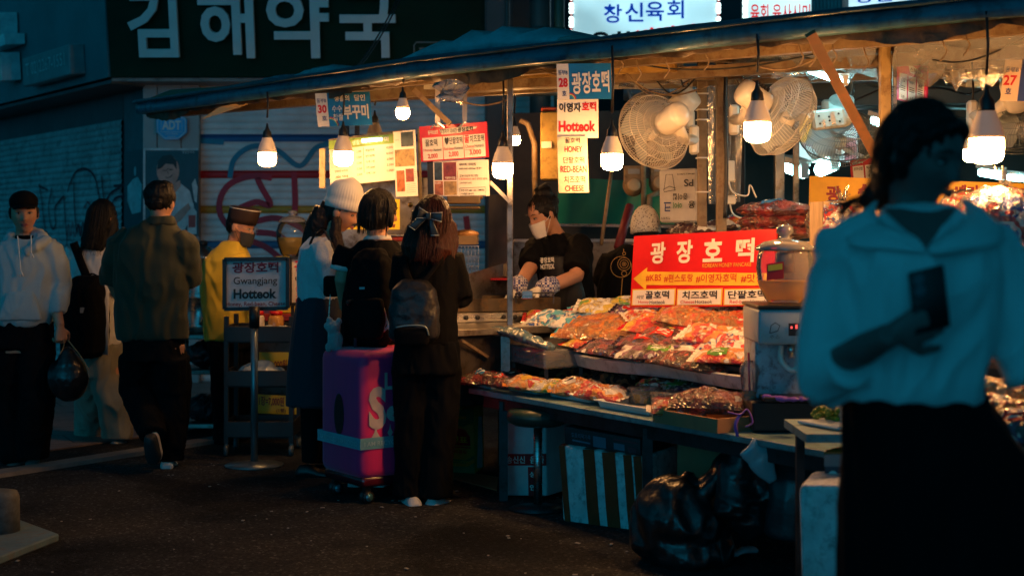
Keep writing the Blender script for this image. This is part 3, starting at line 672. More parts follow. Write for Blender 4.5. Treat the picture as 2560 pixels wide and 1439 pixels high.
# ================================================================= pendant bulbs
bulbq = glow('middle_bulb_glow', (1.0, .46, .14), 150, base=(.9, .8, .7))
bulbm = glow('bulb_glow', (1.0, .46, .14), 250, base=(.9, .8, .7))
housing = glow('bulb_housing', (1, .36, .11), .16, base=(.74, .66, .55)); cold_housing = mat('cold_bulb_housing', (.5, .4, .3), .4)  # faint emission imitates bulb light shining through the lit housing
bulbl = glow('small_bulb_glow', (1.0, .46, .15), 55, base=(.9, .8, .7))
def pendant(px, py, wpx, Y, label, top=None, lit=True, kind=0):
    bm_ = bulbl if px in (668, 937) else bulbq if px in (858, 1257, 1007) else bulbm
    "py = middle of the lit cap"
    c = P(px, py, Y); D = pm(wpx, Y); r = thing('pendant_bulb', label, 'lamp', c+V((0, 0, -.6*D)), 'bare bulbs hanging under the canopy')
    if kind == 0:
        g = G(); g.lathe([(.50*D, .34*D), (.505*D, .0), (.49*D, -.22*D), (.42*D, -.36*D), (.25*D, -.44*D), (.02*D, -.46*D)], c, 20); g.build('diffuser', bm_ if lit else ivory, r)
        g = G(); g.lathe([(.52*D, .30*D), (.50*D, .45*D), (.40*D, .78*D), (.30*D, 1.0*D), (.27*D, 1.12*D)], c, 20); g.build('housing', housing if lit else cold_housing, r)
        z = 1.10
    else:
        g = G(); g.lathe([(.44*D, .30*D), (.50*D, .08*D), (.49*D, -.12*D), (.40*D, -.33*D), (.22*D, -.46*D), (.02*D, -.5*D)], c, 20); g.build('diffuser', bm_, r)
        g = G(); g.lathe([(.46*D, .31*D), (.40*D, .55*D), (.30*D, .88*D), (.27*D, 1.0*D)], c, 20); g.build('housing', housing, r)
        z = 1.0
    g = G(); g.lathe([(.24*D, z*D), (.25*D, (z+.08)*D), (.22*D, (z+.34)*D), (.12*D, (z+.46)*D), (.07*D, (z+.62)*D), (.05*D, (z+.8)*D)], c, 14); g.build('socket', black, r)
    zt = (top if top else 2.30)-c.z; g = G(); g.tube([c+V((0, 0, (z+1.1)*D)), c+V((.006, 0, (z+1.1)*D+(zt-(z+1.1)*D)*.5)), c+V((0, 0, zt))], .006, 6); g.build('cord', black, r)
    return r
pendant(668, 396, 46, 9.0, 'lit bulb farthest left, hanging in front of the graffiti shutter')
pendant(858, 394, 48, 8.55, 'lit bulb in front of the green and white price board')
pendant(1007, 282, 36, 7.85, 'small round lit bulb high beside the blue number 30 sign', kind=1)
pendant(1257, 424, 51, 7.85, 'lit bulb beside the steel post, right of the red price board')
pendant(1530, 402, 54, 6.8, 'lit bulb right of the long hotteok paper strip')
pendant(1893, 327, 66, 6.4, 'lit bulb in front of the edge-on white fan')
pendant(2466, 372, 84, 5.75, 'lit bulb behind the shoulder of the woman in the pale blouse')
pendant(937, 352, 40, 9.2, 'unlit brown bulb behind the top of the green price board', lit=False)
pendant(2430, 386, 44, 7.4, 'lit bulb half hidden behind the head of the woman in the blouse')
pendant(1286, 350, 30, 9.6, 'small far lit bulb seen left of the yellow box', top=2.5)

# ================================================================= hanging signs
def sign(name, label, cat, px, Y0, Y1, face, th=.006, hang=None, group=None):
    B = board(px, Y0, Y1); r = thing(name, label, cat, B.pt(.5, 1), group)
    g = G(); B.slab(g, th); g.build('panel' if th > .004 else 'sheet', face, r)
    return B, r
# number 30
NG = 'number signs hung from the canopy edge'
B, r = sign('number_sign', 'blue sign with white tab numbered 30 under the canopy edge', 'sign', [(788, 234), (924, 229), (795, 317)], 8.64, 8.6, blue, group=NG)
spread(r, B, [('r', 0, 0, .215, 1, 0)], [paper], 'number_tab', .002)
spread(r, B, [('t', '동부B', .02, .16, .195, .29, 0), ('t', '호', .09, .68, .18, .82, 0, .02)], [navy], h=.004)
spread(r, B, [('t', '30', .03, .35, .19, .60, 0, .04)], [redink], 'number', .004)
spread(r, B, [('t', '생활의', .34, .08, .62, .27, 0, .02), ('t', '달인', .71, .08, .91, .27, 0, .02), ('t', '수수', .29, .38, .47, .58, 0), ('t', '찹쌀', .30, .63, .48, .84, 0), ('t', '부꾸미', .49, .37, .955, .81, 0, .035)], [paper], 'lettering', .004)
def rainbow(r, B, u, v, s):
    asp_ = B.r.length/B.d.length
    for k, m in enumerate((redink, yell2, mat('sky_ink', (.05, .4, .5), .5))):
        q = s-k*.035; spread(r, B, [('l', [(u+q/asp_*math.sin(t), v-q*math.cos(t)) for t in np.linspace(0, 1.55, 9)], .035*B.d.length*.6, 0)], [m], 'rainbow_band', .003)
rainbow(r, B, .225, 1.0, .27)
B, r = sign('number_sign', 'blue sign with white tab numbered 28 above the hotteok papers', 'sign', [(1391, 160), (1527, 158), (1394, 249)], 7.06, 7.04, blue, group=NG)
spread(r, B, [('r', 0, 0, .22, 1, 0)], [paper], 'number_tab', .002)
spread(r, B, [('t', '동부B', .03, .19, .20, .32, 0), ('t', '호', .09, .76, .17, .90, 0, .02)], [navy], h=.004)
spread(r, B, [('t', '28', .03, .40, .20, .66, 0, .04)], [redink], 'number', .004)
spread(r, B, [('t', '광', .27, .25, .45, .86, 0, .025), ('t', '장', .46, .23, .63, .85, 0, .025), ('t', '호', .64, .22, .80, .80, 0, .025), ('t', '떡', .82, .20, .96, .82, 0, .025)], [paper], 'lettering', .004)
rainbow(r, B, .225, 1.0, .17)
B, r = sign('number_sign', 'cream sign numbered 27 at the right edge of the photo', 'sign', [(2513, 149), (2600, 150), (2500, 252)], 6.5, 6.4, mat('cream_panel', (.80, .56, .36), .5), group=NG)
spread(r, B, [('t', '동부B', .06, .18, .44, .31, 0), ('t', '호', .12, .69, .30, .84, 0, .02)], [navy], h=.004)
spread(r, B, [('t', '27', .03, .38, .42, .63, 0, .03)], [redink], 'number', .004)
spread(r, B, [('r', .50, 0, 1, 1, 0)], [navy], 'number_tab', .003)
# hotteok papers under number 28
B, r = sign('paper_sign', 'white paper with red Hotteok lettering below number 28', 'sign', [(1393, 248), (1496, 247), (1393, 346)], 7.07, 7.07, paper, .003)
spread(r, B, [('t', '이영자', .05, .10, .58, .34, 0, .03)], [inkb]); spread(r, B, [('t', '호떡', .60, .08, .95, .32, 0, .035), ('t', 'Hotteok', .04, .56, .93, .84, 0, .04)], [redink])
B, r = sign('paper_sign', 'long cream paper strip listing HONEY, RED-BEAN and CHEESE', 'sign', [(1393, 342), (1468, 341), (1397, 482)], 7.05, 7.05, mat('cream_paper', (.78, .66, .50), .5), .003)
spread(r, B, [('t', '꿀호떡', .26, .02, .76, .12, 0, .01), ('t', '단팥호떡', .18, .36, .88, .48, 0, .01), ('t', '치즈호떡', .19, .70, .89, .83, 0, .01)], [inkb])
spread(r, B, [('t', 'HONEY', .24, .17, .82, .28, 0, .02), ('t', 'RED-BEAN', .08, .52, .95, .64, 0, .02), ('t', 'CHEESE', .22, .87, .84, .975, 0, .02)], [redink])
g = G(); g.quad(B.pt(-.02, .0, .006), B.pt(-.02, 1.0, .006), B.pt(1.04, .99, .009), B.pt(1.0, 0, .009)); g.build('plastic_sleeve', film('sleeve_film', (1, 1, 1), .2, .3, 9, .1, .02), r)
# red price board with two steel hangers
B, r = sign('price_board', 'red and white hotteok price board hung on two steel bars', 'sign', [(1048, 317), (1216, 304), (1053, 405)], 8.35, 8.25, red, .02)
for x in (1094, 1162):
    g = G(); g.bar(P(x, 318, 8.31), P(x, 190, 8.31), .028, .012, up=(0, 1, 0)); g.build('hanger', mat('hanger_steel', (.55, .45, .35), .35, .8), r)
    g = G(); p = P(x, 306, 8.29); g.bar(p, p+V((-.04, -.01, -.035)), .008, .008); g.bar(p, p+V((.04, -.01, -.03)), .008, .008); g.build('tie', steel, r)
spread(r, B, [('r', .035, .33, .335, .97, 0), ('r', .345, .33, .645, .97, 0), ('r', .655, .33, .965, .97, 0), ('p', [(.30, .13), (.62, .09), (.86, .12), (.84, .17), (.60, .26), (.33, .27)], 0)], [paper], 'price_panel', .002)
spread(r, B, [('t', '동부B28호', .13, .13, .28, .25, 0, .01)], [paper], h=.004)
spread(r, B, [('t', '이영자가 다녀간', .31, .12, .56, .25, 0, .015), ('t', '광장호떡', .57, .10, .80, .24, 0, .03), ('t', '꿀호떡', .08, .38, .26, .58, 0, .02), ('t', '♥단팥호떡', .37, .36, .635, .58, 0, .015), ('t', '치즈호떡', .745, .35, .955, .56, 0, .015), ('t', 'Hotteok', .20, .645, .32, .73, 0, .005), ('t', 'Hotteok', .51, .635, .64, .72, 0, .005), ('t', 'Hotteok', .81, .61, .95, .70, 0, .005)], [inkb], h=.004)
spread(r, B, [('t', '꿀', .665, .34, .735, .56, 0, .03), ('t', 'Honey', .05, .645, .185, .74, 0, .005), ('t', 'Red-bean', .36, .635, .50, .725, 0, .005), ('t', 'Cheese', .67, .61, .80, .70, 0, .005), ('t', '(honey & cheese)', .67, .73, .80, .77, 0), ('t', '2,000', .11, .79, .255, .94, 0, .025), ('t', '2,000', .42, .77, .565, .93, 0, .025), ('t', '3,000', .73, .76, .90, .92, 0, .025)], [redink], h=.004)
B, r = sign('photo_sheet', 'dark sheet of food and street photos below the red price board', 'poster', [(1068, 403), (1142, 402), (1070, 490)], 8.36, 8.32, paper, .003)
cols = [mat('photo_%d' % i, c, .4, var=.6, vs=26) for i, c in enumerate(((.20, .03, .03), (.03, .05, .07), (.30, .20, .08), (.05, .12, .10), (.36, .12, .05)))]
for q in ((.24, .04, .50, .55, 1), (.54, .04, .98, .55, 0), (.24, .58, .52, .98, 4), (.55, .58, .98, .98, 2)):
    spread(r, B, [('r', *q[:4], 0)], [cols[q[4]]], 'photo', .002)
spread(r, B, [('r', 0, 0, .20, .98, 0)], [inkb], 'photo', .002)
spread(r, B, [('t', '이영자의 맛집', .60, .45, .94, .52, 0, .02), ('t', '편스토랑', .25, .60, .45, .66, 0, .02)], [paper], h=.004)
B, r = sign('notice_sheet', 'white bank transfer and opening hours notice beside the photo sheet', 'notice', [(1143, 401), (1221, 399), (1146, 491)], 8.32, 8.26, paper, .003)
spread(r, B, [('t', '계좌이체 : 우리은행', .06, .08, .60, .155, 0, .02), ('t', '1002-045-435266 전정*', .06, .20, .78, .265, 0, .02), ('t', '집에서 맛있게 먹는 방법!', .07, .40, .66, .465, 0), ('t', '2.전자렌지 50초', .06, .60, .45, .655, 0), ('t', '영업시간 AM11:00 ~ PM9:00', .09, .80, .84, .87, 0, .005), ('t', '*7,8월은 쉽니다', .09, .90, .50, .96, 0), ('l', [(.06, .77), (.88, .755), (.88, .985), (.06, .99), (.06, .77)], .0025, 0)], [inkb])
spread(r, B, [('t', '1.에어프라이어 180도 앞뒤로 3분씩', .06, .49, .94, .555, 0, .01)], [redink])
# stall 30: price board in a lamp-lit frame
B, r = sign('price_board', 'green and white price board lit by a bulb, left stall', 'sign', [(822, 352), (984, 335), (826, 466)], 8.95, 8.9, paper, .012)
spread(r, B, [('r', 0, 0, 1, .20, 0)], [mat('leaf_green', (.22, .36, .06), .5)], 'header', .002)
spread(r, B, [('t', '생활의달인', .36, .05, .66, .155, 0, .02), ('t', '부꾸미', .70, .04, .92, .15, 0, .03)], [paper], h=.004)
it = []
for k in range(5):
    v = .28+k*.125; it += [('t', ('2,500', '2,500', '2,500', '2,500', '2,000')[k], .42, v, .50, v+.055, 0), ('t', ('10,000', '8,000', '2,000', '2,500', '1,000')[k], .88, v-.02, .985, v+.035, 0), ('t', ('메밀전병', '빈대떡', '식혜 1잔', '식혜 500㎖', '식혜 1.5ℓ')[k], .56, v-.01, .70, v+.045, 0), ('t', ('수수부꾸미', '찹쌀부꾸미', '녹두부꾸미', '단호박 부꾸미', '호떡')[k], .08, v+.005, .28, v+.06, 0)]
it.append(('l', [(.53, .22), (.53, .78)], .003, 0)); spread(r, B, it, [mat('olive_ink', (.16, .15, .06), .6)])
fr = thing('sign_frame', 'worn metal frame with a tube lamp round the green price board', 'frame', P(905, 490, 9.0))
for a, bq, w, nm in (((822, 355), (1006, 331), .03, 'top_bar'), ((806, 372), (806, 470), .035, 'side_bar'), ((829, 350), (829, 470), .02, 'side_bar'), ((990, 330), (1048, 492), .012, 'side_bar'), ((1047, 322), (1052, 500), .018, 'side_bar')):
    g = G(); g.bar(P(*a, 8.98), P(*bq, 8.98), w, w, up=(0, 1, 0)); g.build(nm, mat('cream_bar', (.60, .48, .26), .5, dirt=(.25, .16, .06)), fr)
g = G(); g.tube([P(905, 352, 8.85), P(955, 348, 8.85)], .011, 8); g.build('tube_lamp', glow('tube_warm', (1, .78, .42), 9), fr)
B, r = sign('newspaper_sheet', 'newspaper page with food photos beside the green price board', 'poster', [(983, 330), (1038, 325), (990, 492)], 8.9, 8.75, paper, .003)
for q in ((.35, .02, .9, .24, 1), (.04, .28, .92, .54, 2), (.08, .60, .44, .92, 4), (.50, .58, .86, .78, 0)):
    spread(r, B, [('r', *q[:4], 0)], [cols[q[4]]], 'photo', .002)
spread(r, B, [('t', '1호점', .08, .12, .25, .14, 0)]+[('l', [(.52, .82+k*.03), (.93, .815+k*.03)], .002, 0) for k in range(5)]+[('l', [(.90, .60+k*.03), (.97, .60+k*.03)], .002, 0) for k in range(5)], [greyi])
B, r = sign('stall_banner', 'lemon yellow banner with a black round stamp behind the queue', 'sign', [(858, 498), (999, 498), (858, 573)], 8.8, 8.75, yell2, .01)
g = G(); B.disc(g, .155, .56, .058, h=.003, r2=.072); g.build('stamp', inkb, r)
spread(r, B, [('t', '달인', .10, .46, .21, .66, 0, .03)], [paper], 'stamp_lettering', .006)
spread(r, B, [('t', '수수', .24, .16, .40, .36, 0), ('t', '빈대떡', .60, .12, .95, .34, 0)], [inkb]); spread(r, B, [('t', '부꾸미', .27, .62, .62, .86, 0, .04)], [redink])
# steel cabinet of the left stall with trays and a lit shelf
cb = thing('steel_cabinet', 'steel food cabinet behind the queue with a round knob', 'cabinet', P(1010, 700, 9.1))
g = G(); g.box(P(960, 560, 9.3), (pm(240, 9.3), .3, pm(230, 9.3))); g.build('body', steel_d, cb, bevel=.006)
g = G(); c = P(1026, 512, 9.1); g.ell(c, (.017, .02, .017)); g.ell(c+V((0, -.015, 0)), (.009, .02, .009)); g.build('knob', mat('brass', (.6, .4, .12), .3, 1), cb)
g = G(); g.box(P(1160, 500, 9.5), (pm(80, 9.5), .3, .05)); g.box(P(1160, 520, 9.5), (pm(80, 9.5), .32, .012)); g.build('shelf', mat('wood_shelf', (.55, .36, .16), .5), cb, bevel=.004)
g = G(); g.box(P(1160, 600, 9.5), (pm(70, 9.5), .3, .06)); g.build('shelf', mat('wood_shelf', (.55, .36, .16), .5), cb, bevel=.004)
g = G()
for k in range(9): g.bar(P(1128+k*8.5, 615, 9.35), P(1128+k*8.5, 690, 9.35), .005, .005, up=(0, 1, 0))
for y in (615, 640, 665, 690): g.bar(P(1126, y, 9.35), P(1198, y, 9.35), .005, .005)
g.build('wire_rack', steel, cb)
tr = thing('red_tray', 'long tray of red food on the steel cabinet', 'tray', P(1000, 604, 8.9)); g = G(); g.box(P(1000, 597, 8.9), (pm(70, 8.9), .2, .03)); g.build('pan', mat('red_food', (.45, .05, .02), .3, var=.5, vs=40, coat=.5, bump=.5), tr, bevel=.008)
g = G(); g.tube([P(965, 590, 8.8), P(1035, 588, 8.8)], .008, 8); g.build('rim', steel, tr)
for x, y, lab in ((1175, 492, 'folded orange plastic bag on the lit shelf'), (1165, 585, 'stack of flat breads on the lower shelf')):
    g = G(); rings = []
    g.ell(P(x, y, 9.45), (.085, .09, .03)); o = g.blob('plastic_bag' if y < 500 else 'bread_stack', mat('orange_bag', (.70, .34, .10), .35, coat=.5, bump=.6, bs=20), None, .008, 1, .006, 20, x); tag(o, lab, 'bag' if y < 500 else 'bread')

# ================================================================= main counter, grill, steel walls
ct = thing('grill_counter', 'dark steel counter under the hotteok grill', 'counter', V((.1, 8.3, 0)))
u1 = V((.86, .51, 0)).normalized(); v1_ = V((-.51, .86, 0)).normalized()
cp = V((P(1150, 824, 7.62).x, 7.62, 0)); zt = .89
def C(s, t, z): return cp+u1*s+v1_*t+V((0, 0, z))
g = G(); g.prism([C(-.04, 0, zt-.04), C(1.5, 0, zt-.04), C(1.5, 1.0, zt-.04), C(-.04, 1.0, zt-.04)], (0, 0, .04)); g.build('worktop', steel_d, ct, bevel=.005)
g = G(); g.prism([C(.0, .07, .47), C(1.45, .07, .47), C(1.45, .95, .47), C(.0, .95, .47)], (0, 0, zt-.52)); g.build('body', mat('brown_steel', (.10, .085, .075), .4, .7, var=.3, dirt=(.05, .03, .02)), ct)
g = G(); g.bar(C(.30, .03, 0), C(.30, .03, zt-.05), .05, .05, up=(0, 1, 0)); g.build('leg', steel_d, ct)
for s_, t_ in ((.04, .9), (1.4, .1), (1.4, .9)):
    g = G(); g.bar(C(s_, t_, 0), C(s_, t_, zt-.05), .04, .04, up=(0, 1, 0)); g.build('leg', steel_d, ct)
g = G(); g.bar(C(.02, .02, zt-.06), C(.2, .05, zt-.16), .015, .015); g.build('bracket', rustbar, ct)
gr = thing('hotteok_grill', 'long steel hotteok griddle with a row of gas knobs', 'grill', C(.2, .4, zt))
gu = V((.93, .36, 0)).normalized(); gv = V((-.36, .93, 0)); gp = V((P(1140, 803, 8.15).x, 8.15, zt+.002))
def Gq(s, t, z): return gp+gu*s+gv*t+V((0, 0, z))
g = G(); g.prism([Gq(0, 0, 0), Gq(.68, 0, 0), Gq(.68, .42, 0), Gq(0, .42, 0)], (0, 0, .055)); g.build('burner_box', steel, gr, bevel=.004)
g = G()
for a, bq in ((0, .02), (.64, .66)): g.prism([Gq(a, .02, .06), Gq(bq, .02, .06), Gq(bq, .42, .06), Gq(a, .42, .06)], (0, 0, .075))
for a, bq in ((.02, .035), (.40, .42)): g.prism([Gq(.02, a, .06), Gq(.64, a, .06), Gq(.64, bq, .06), Gq(.02, bq, .06)], (0, 0, .075))
g.prism([Gq(.02, .035, .06), Gq(.64, .035, .06), Gq(.64, .4, .06), Gq(.02, .4, .06)], (0, 0, .03)); g.build('griddle', mat('greasy_iron', (.10, .08, .06), .35, .8, var=.3, dirt=(.2, .12, .05)), gr)
for s_ in (.06, .13, .29, .36, .43, .50, .57):
    g = G(); g.lathe([(.013, 0), (.013, .012), (.009, .014)], Gq(s_, 0, .028), 12, R=frame(V((0, 0, 1)), -gv) @ Matrix(((1, 0, 0), (0, 0, 1), (0, -1, 0))) if 0 else Matrix((gu, V((0, 0, 1)), -gv)).transposed()); g.build('knob', black, gr)
for i, (s_, t_) in enumerate(((.10, .18), (.17, .26), (.25, .17), (.40, .25))):
    g = G(); g.ell(Gq(s_, t_, .098), (.05, .05, .012)); o = g.build('pancake', mat('dough', (.72, .48, .18), .55, var=.3, vs=20, dirt=(.4, .18, .05)), None); tag(o, ('pancake at the left end of the griddle', 'pancake second from the left on the griddle', 'pancake in the middle of the griddle', 'pancake near the gloved hands')[i], 'pancake', 'pancakes frying on the griddle')
bs_ = thing('red_basin', 'red plastic basin behind the griddle', 'basin', P(1262, 740, 8.75)); g = G(); g.prism([P(1228, 738, 8.8), P(1305, 736, 8.8), P(1305, 736, 9.1), P(1228, 738, 9.1)], (0, 0, .11)); g.build('tub', mat('red_plastic', (.40, .01, .015), .35), bs_, bevel=.01)
g = G(); g.box(P(1266, 696, 8.85), (.2, .34, .014)); g.build('rim', mat('red_plastic', (.40, .01, .015), .35), bs_, bevel=.004)
cs = thing('dough_canister', 'steel canister at the left end of the griddle', 'canister', P(1133, 800, 7.95)); g = G(); c = P(1130, 800, 7.95); g.lathe([(.03, 0), (.031, .14), (.033, .145), (.033, .15), (.02, .16), (.02, .17)], c, 18); g.build('can', steel, cs); g = G(); g.tube([c+V((.01, 0, .16)), c+V((.02, .0, .24)), c+V((.045, 0, .25))], .004, 6); g.build('ladle', steel, cs)
pr = thing('oil_press', 'small steel rack standing on the griddle edge by the gloves', 'rack', P(1330, 750, 8.3))
g = G()
for x in (1290, 1384): g.bar(P(x, 758, 8.25), P(x, 732, 8.25), .008, .008, up=(0, 1, 0))
g.bar(P(1288, 734, 8.25), P(1386, 731, 8.25), .008, .008); g.build('rack', dkmetal, pr)
g = G(); g.box(P(1318, 736, 8.24), (.065, .05, .05)); g.build('cup', steel, pr, bevel=.004)
sp_ = thing('splash_panel', 'slanted dull steel splash guard beside the steel post', 'panel', P(1215, 740, 8.6)); g = G(); g.prism([P(1152, 690, 8.5), P(1272, 654, 8.8), P(1272, 760, 8.8), P(1152, 760, 8.5)], (.01, .02, 0)); g.build('sheet', steel_d, sp_)
sw = thing('steel_partition', 'tall mottled steel partition left of the post', 'partition', P(1250, 650, 8.9)); g = G(); g.prism([P(1222, 487, 8.9), P(1276, 487, 8.7), P(1276, 690, 8.7), P(1222, 690, 8.9)], (.01, .02, 0)); g.build('sheet', mat('smoked_steel', (.22, .20, .19), .25, 1, var=.5, vs=3), sw)
# rear of the main stall
bp = thing('rear_partition', 'dark rear partition of the hotteok stall', 'partition', V((.7, 11, 0)))
g = G(); g.prism([V((-.02, 11.2, 0)), V((1.75, 10.7, 0)), V((1.75, 10.7, 2.35)), V((-.02, 11.2, 2.35))], (.02, .1, 0)); g.build('sheet', mat('sooty_board', (.045, .035, .03), .7, var=.5, vs=3), bp)
sb = thing('steel_backsplash', 'waist high steel backsplash behind the masked vendor', 'panel', P(1420, 800, 10)); g = G(); g.prism([P(1285, 601, 9.9), P(1600, 601, 9.6), P(1600, 900, 9.6), P(1285, 900, 9.9)], (.02, .03, 0)); g.build('sheet', steel_d, sb); g = G(); g.bar(P(1285, 601, 9.88), P(1600, 601, 9.58), .03, .02); g.build('lip', steel, sb)
gt = thing('green_tarp', 'green tarpaulin stretched across the back of the hotteok stall', 'tarp', P(1530, 565, 10.4))
rings = []
for k in range(19):
    t = k/18; rings.append([P(1395+290*t, 448+114*j/5, 10.5-.4*t)+V((0, .03*math.sin(t*14+j*.7), .006*math.sin(t*9))) for j in range(6)])
g = G(); g.loft(rings, cap=False, closed=False); g.build('sheet', greent, gt); g = G(); g.bar(P(1395, 562, 10.48), P(1685, 566, 10.08), .02, .02); g.build('lower_rail', steel, gt)
yb = thing('yellow_box', 'ochre metal box on the wall behind the paper strip', 'box', P(1374, 452, 9.9)); g = G(); g.box(P(1374, 366, 9.9), (pm(46, 9.9), .15, pm(170, 9.9))); g.build('case', mat('ochre', (.42, .27, .06), .5, dirt=(.2, .12, .03)), yb, bevel=.01)
g = G(); g.box(P(1366, 362, 9.81), (.07, .004, .045)); g.build('label', paper, yb); g = G(); g.box(P(1372, 274, 9.9), (.11, .1, .03)); g.build('red_lid', mat('rust_red', (.35, .05, .02), .6), yb, bevel=.008)
def meter(px, py, lab):
    c = P(px, py, 9.95); r = thing('gas_meter', lab, 'meter', c+V((0, 0, -.1)), 'gas meters on the rear pipes'); mm = mat('meter_brown', (.26, .17, .09), .5, var=.2, dirt=(.12, .07, .03))
    g = G(); g.box(c+V((0, 0, .05)), (.13, .09, .13)); g.ell(c+V((0, -.01, -.02)), (.075, .05, .08)); g.build('body', mm, r, bevel=.004)
    g = G(); g.lathe([(.045, 0), (.045, .012), (.035, .014)], c+V((0, -.055, -.02)), 20, R=Matrix(((1, 0, 0), (0, 0, -1), (0, 1, 0)))); g.build('dial', mat('dial_tan', (.40, .28, .16), .4), r)
    g = G(); g.box(c+V((0, -.05, .075)), (.08, .01, .035)); g.build('counter_window', greyi, r); return r
meter(1583, 456, 'gas meter hanging right of the lit bulb'); meter(1648, 450, 'gas meter half hidden by the white cup carton')
pp = thing('rear_pipes', 'rusty gas pipes rising behind the white fan', 'pipe', P(1610, 600, 10))
for pts, rr in (([(1609, 620), (1609, 160)], .018), ([(1622, 560), (1624, 490), (1650, 482)], .022), ([(1645, 300), (1700, 296)], .03), ([(1300, 300), (1320, 310), (1336, 360), (1338, 560)], .02)):
    g = G(); g.tube([P(x, y, 9.9) for x, y in pts], rr, 8); g.build('pipe', rustbar, pp)
for a, bq, lab in (((1530, 420), (1503, 612), 'wooden pole leaning against the green tarpaulin'), ((1575, 515), (1545, 620), 'dark red pole leaning by the knitted hat')):
    g = G(); g.tube([P(*a, 9.4), P(*bq, 9.2)], .012 if a[0] == 1530 else .03, 8); o = g.build('leaning_pole', rustbar if a[0] == 1530 else mat('dark_red', (.16, .01, .015), .6), None); tag(o, lab, 'pole')
# upside-down carton of cups
cx = thing('cup_carton', 'white carton of paper cups standing upside down by the post', 'box', P(1694, 556, 8.9)); g = G()
g.prism([P(1648, 424, 8.9), P(1742, 420, 8.7), P(1742, 556, 8.7), P(1650, 556, 8.9)], (.06, .28, 0)); g.build('carton', mat('carton_white', (.62, .58, .54), .6), cx, bevel=.012)
B = Board(P(1740, 554, 8.69), P(1650, 554, 8.89), P(1740, 424, 8.69)); B.n = -B.n if B.n.y > 0 else B.n
spread(cx, B, [('t', '종이컵', .22, .42, .62, .55, 0, .02), ('t', 'PS', .06, .68, .32, .82, 0, .02), ('t', '180 ml x 1,000개', .02, .90, .50, .94, 0), ('t', '천일제지', .70, .04, .95, .09, 0), ('l', [(.55, .62), (.88, .58)], .004, 0), ('l', [(.57, .60), (.64, .92), (.82, .92), (.88, .60)], .004, 0), ('l', [(.55, .65), (.72, .69), (.90, .63)], .004, 0)], [mat('carton_ink', (.05, .05, .06), .6)], h=.004)
spread(cx, B, [('t', '아이', .38, .26, .62, .38, 0, .02)], [greeni], h=.004); spread(cx, B, [('t', '크', .68, .20, .88, .38, 0, .02)], [navy], h=.004); spread(cx, B, [('t', '용', .02, .26, .20, .40, 0, .02)], [inkb], h=.004)
for x, y, w, h_, lab in ((1822, 428, 28, 52, 'white switch box on the steel panel behind the bulb'), (1825, 500, 26, 22, 'white plug adaptor with trailing cords')):
    r = thing('switch_box', lab, 'switch', P(x, y+h_/2, 8.1)); g = G(); g.box(P(x, y, 8.1), (pm(w, 8.1), .04, pm(h_, 8.1))); g.build('case', ivory, r, bevel=.006)
    g = G(); a = P(x, y+h_/2, 8.08); g.tube(catmull([a, a+V((.02, -.02, -.06)), a+V((.1, -.03, -.08)), a+V((.12, 0, -.02)), a+V((.16, .02, -.09))]), .005, 5); g.build('cord', ivory, r)

# ================================================================= fans
def fan(px, py, Y, dia, axis, label, wire, body, bracket, blades=5, motor=.16):
    c = P(px, py, Y); r = thing('wall_fan', label, 'fan', c, 'fans under the canopy'); ax = V(axis).normalized()
    x = ax.cross(V((0, 0, 1))).normalized(); y = x.cross(ax); R = Matrix((x, y, ax)).transposed(); rad = dia/2
    fr_ = [(.14, .085), (.5, .075), (.85, .055), (1.0, .0)]; bk = [(.22, -.10), (.55, -.085), (.88, -.06), (1.0, 0)]
    for nm, prof in (('front_guard', fr_), ('rear_guard', bk)):
        g = G(); nw = 84
        for i in range(nw):
            a = 2*math.pi*i/nw
            g.tube([c+R @ V((q*rad*math.cos(a+.35*(1-q)), q*rad*math.sin(a+.35*(1-q)), z*dia/.4)) for q, z in prof], 0.0013, 4)
        for q, z in prof+[((prof[1][0]+prof[0][0])/2, (prof[1][1]+prof[0][1])/2), ((prof[1][0]+prof[2][0])/2, (prof[1][1]+prof[2][1])/2)]:
            g.tube([c+R @ V((q*rad*math.cos(a), q*rad*math.sin(a), z*dia/.4)) for a in np.linspace(0, 2*math.pi, 41)], .0042 if q == 1 else .002, 5)
        g.build(nm, wire, r)
    g = G(); g.lathe([(.001, .0), (.16*rad, .0), (.14*rad, .06), (.02, .07)], c+ax*.0, 16, R=R); g.build('hub', body, r)
    for k in range(blades):
        g = G(); a0 = 2*math.pi*k/blades; rows = []
        for i in range(6):
            q = .13+.72*i/5; w = .16+.35*math.sin(math.pi*(i+1)/7)
            rows.append([c+R @ V((q*rad*math.cos(a0+t*w+.3*q), q*rad*math.sin(a0+t*w+.3*q), .02+.035*t)) for t in (-1, -.3, .3, 1)])
        g.loft(rows, cap=False, closed=False); g.build('blade', mat('fan_blade', (.45, .5, .52), .3, alpha=.75), r)
    g = G(); mo = c-ax*(.10*dia/.4); g.lathe([(.02, .02), (.06, .0), (.068, -.03), (.068, -.14), (.06, -motor), (.03, -motor-.012)], mo, 24, R=R); mh_ = g.build('motor_housing', body, r)
    g = G()
    for k in range(5): g.box(mo+R @ V((.03, .058, -.05-.018*k)), (.05, .02, .007), R)
    g.build('vent_slots', dkmetal, mh_)
    bq = P(*bracket[0], Y+bracket[1]); g = G(); m2 = mo-ax*.08; mid = m2*.5+bq*.5+V((0, 0, -.05)); g.tube([m2, mid, bq], [.04, .032, .03], 10); g.build('neck', body, r)
    g = G(); g.box(bq, (.05, .06, .16)); g.build('wall_bracket', body, r, bevel=.012)
    return r
fan(1634, 330, 7.55, .42, (-.42, .80, -.30), 'large cream fan seen from behind, beside the long lit bulb', mat('cream_wire', (.58, .54, .49), .4), ivory, ((1735, 350), .25))
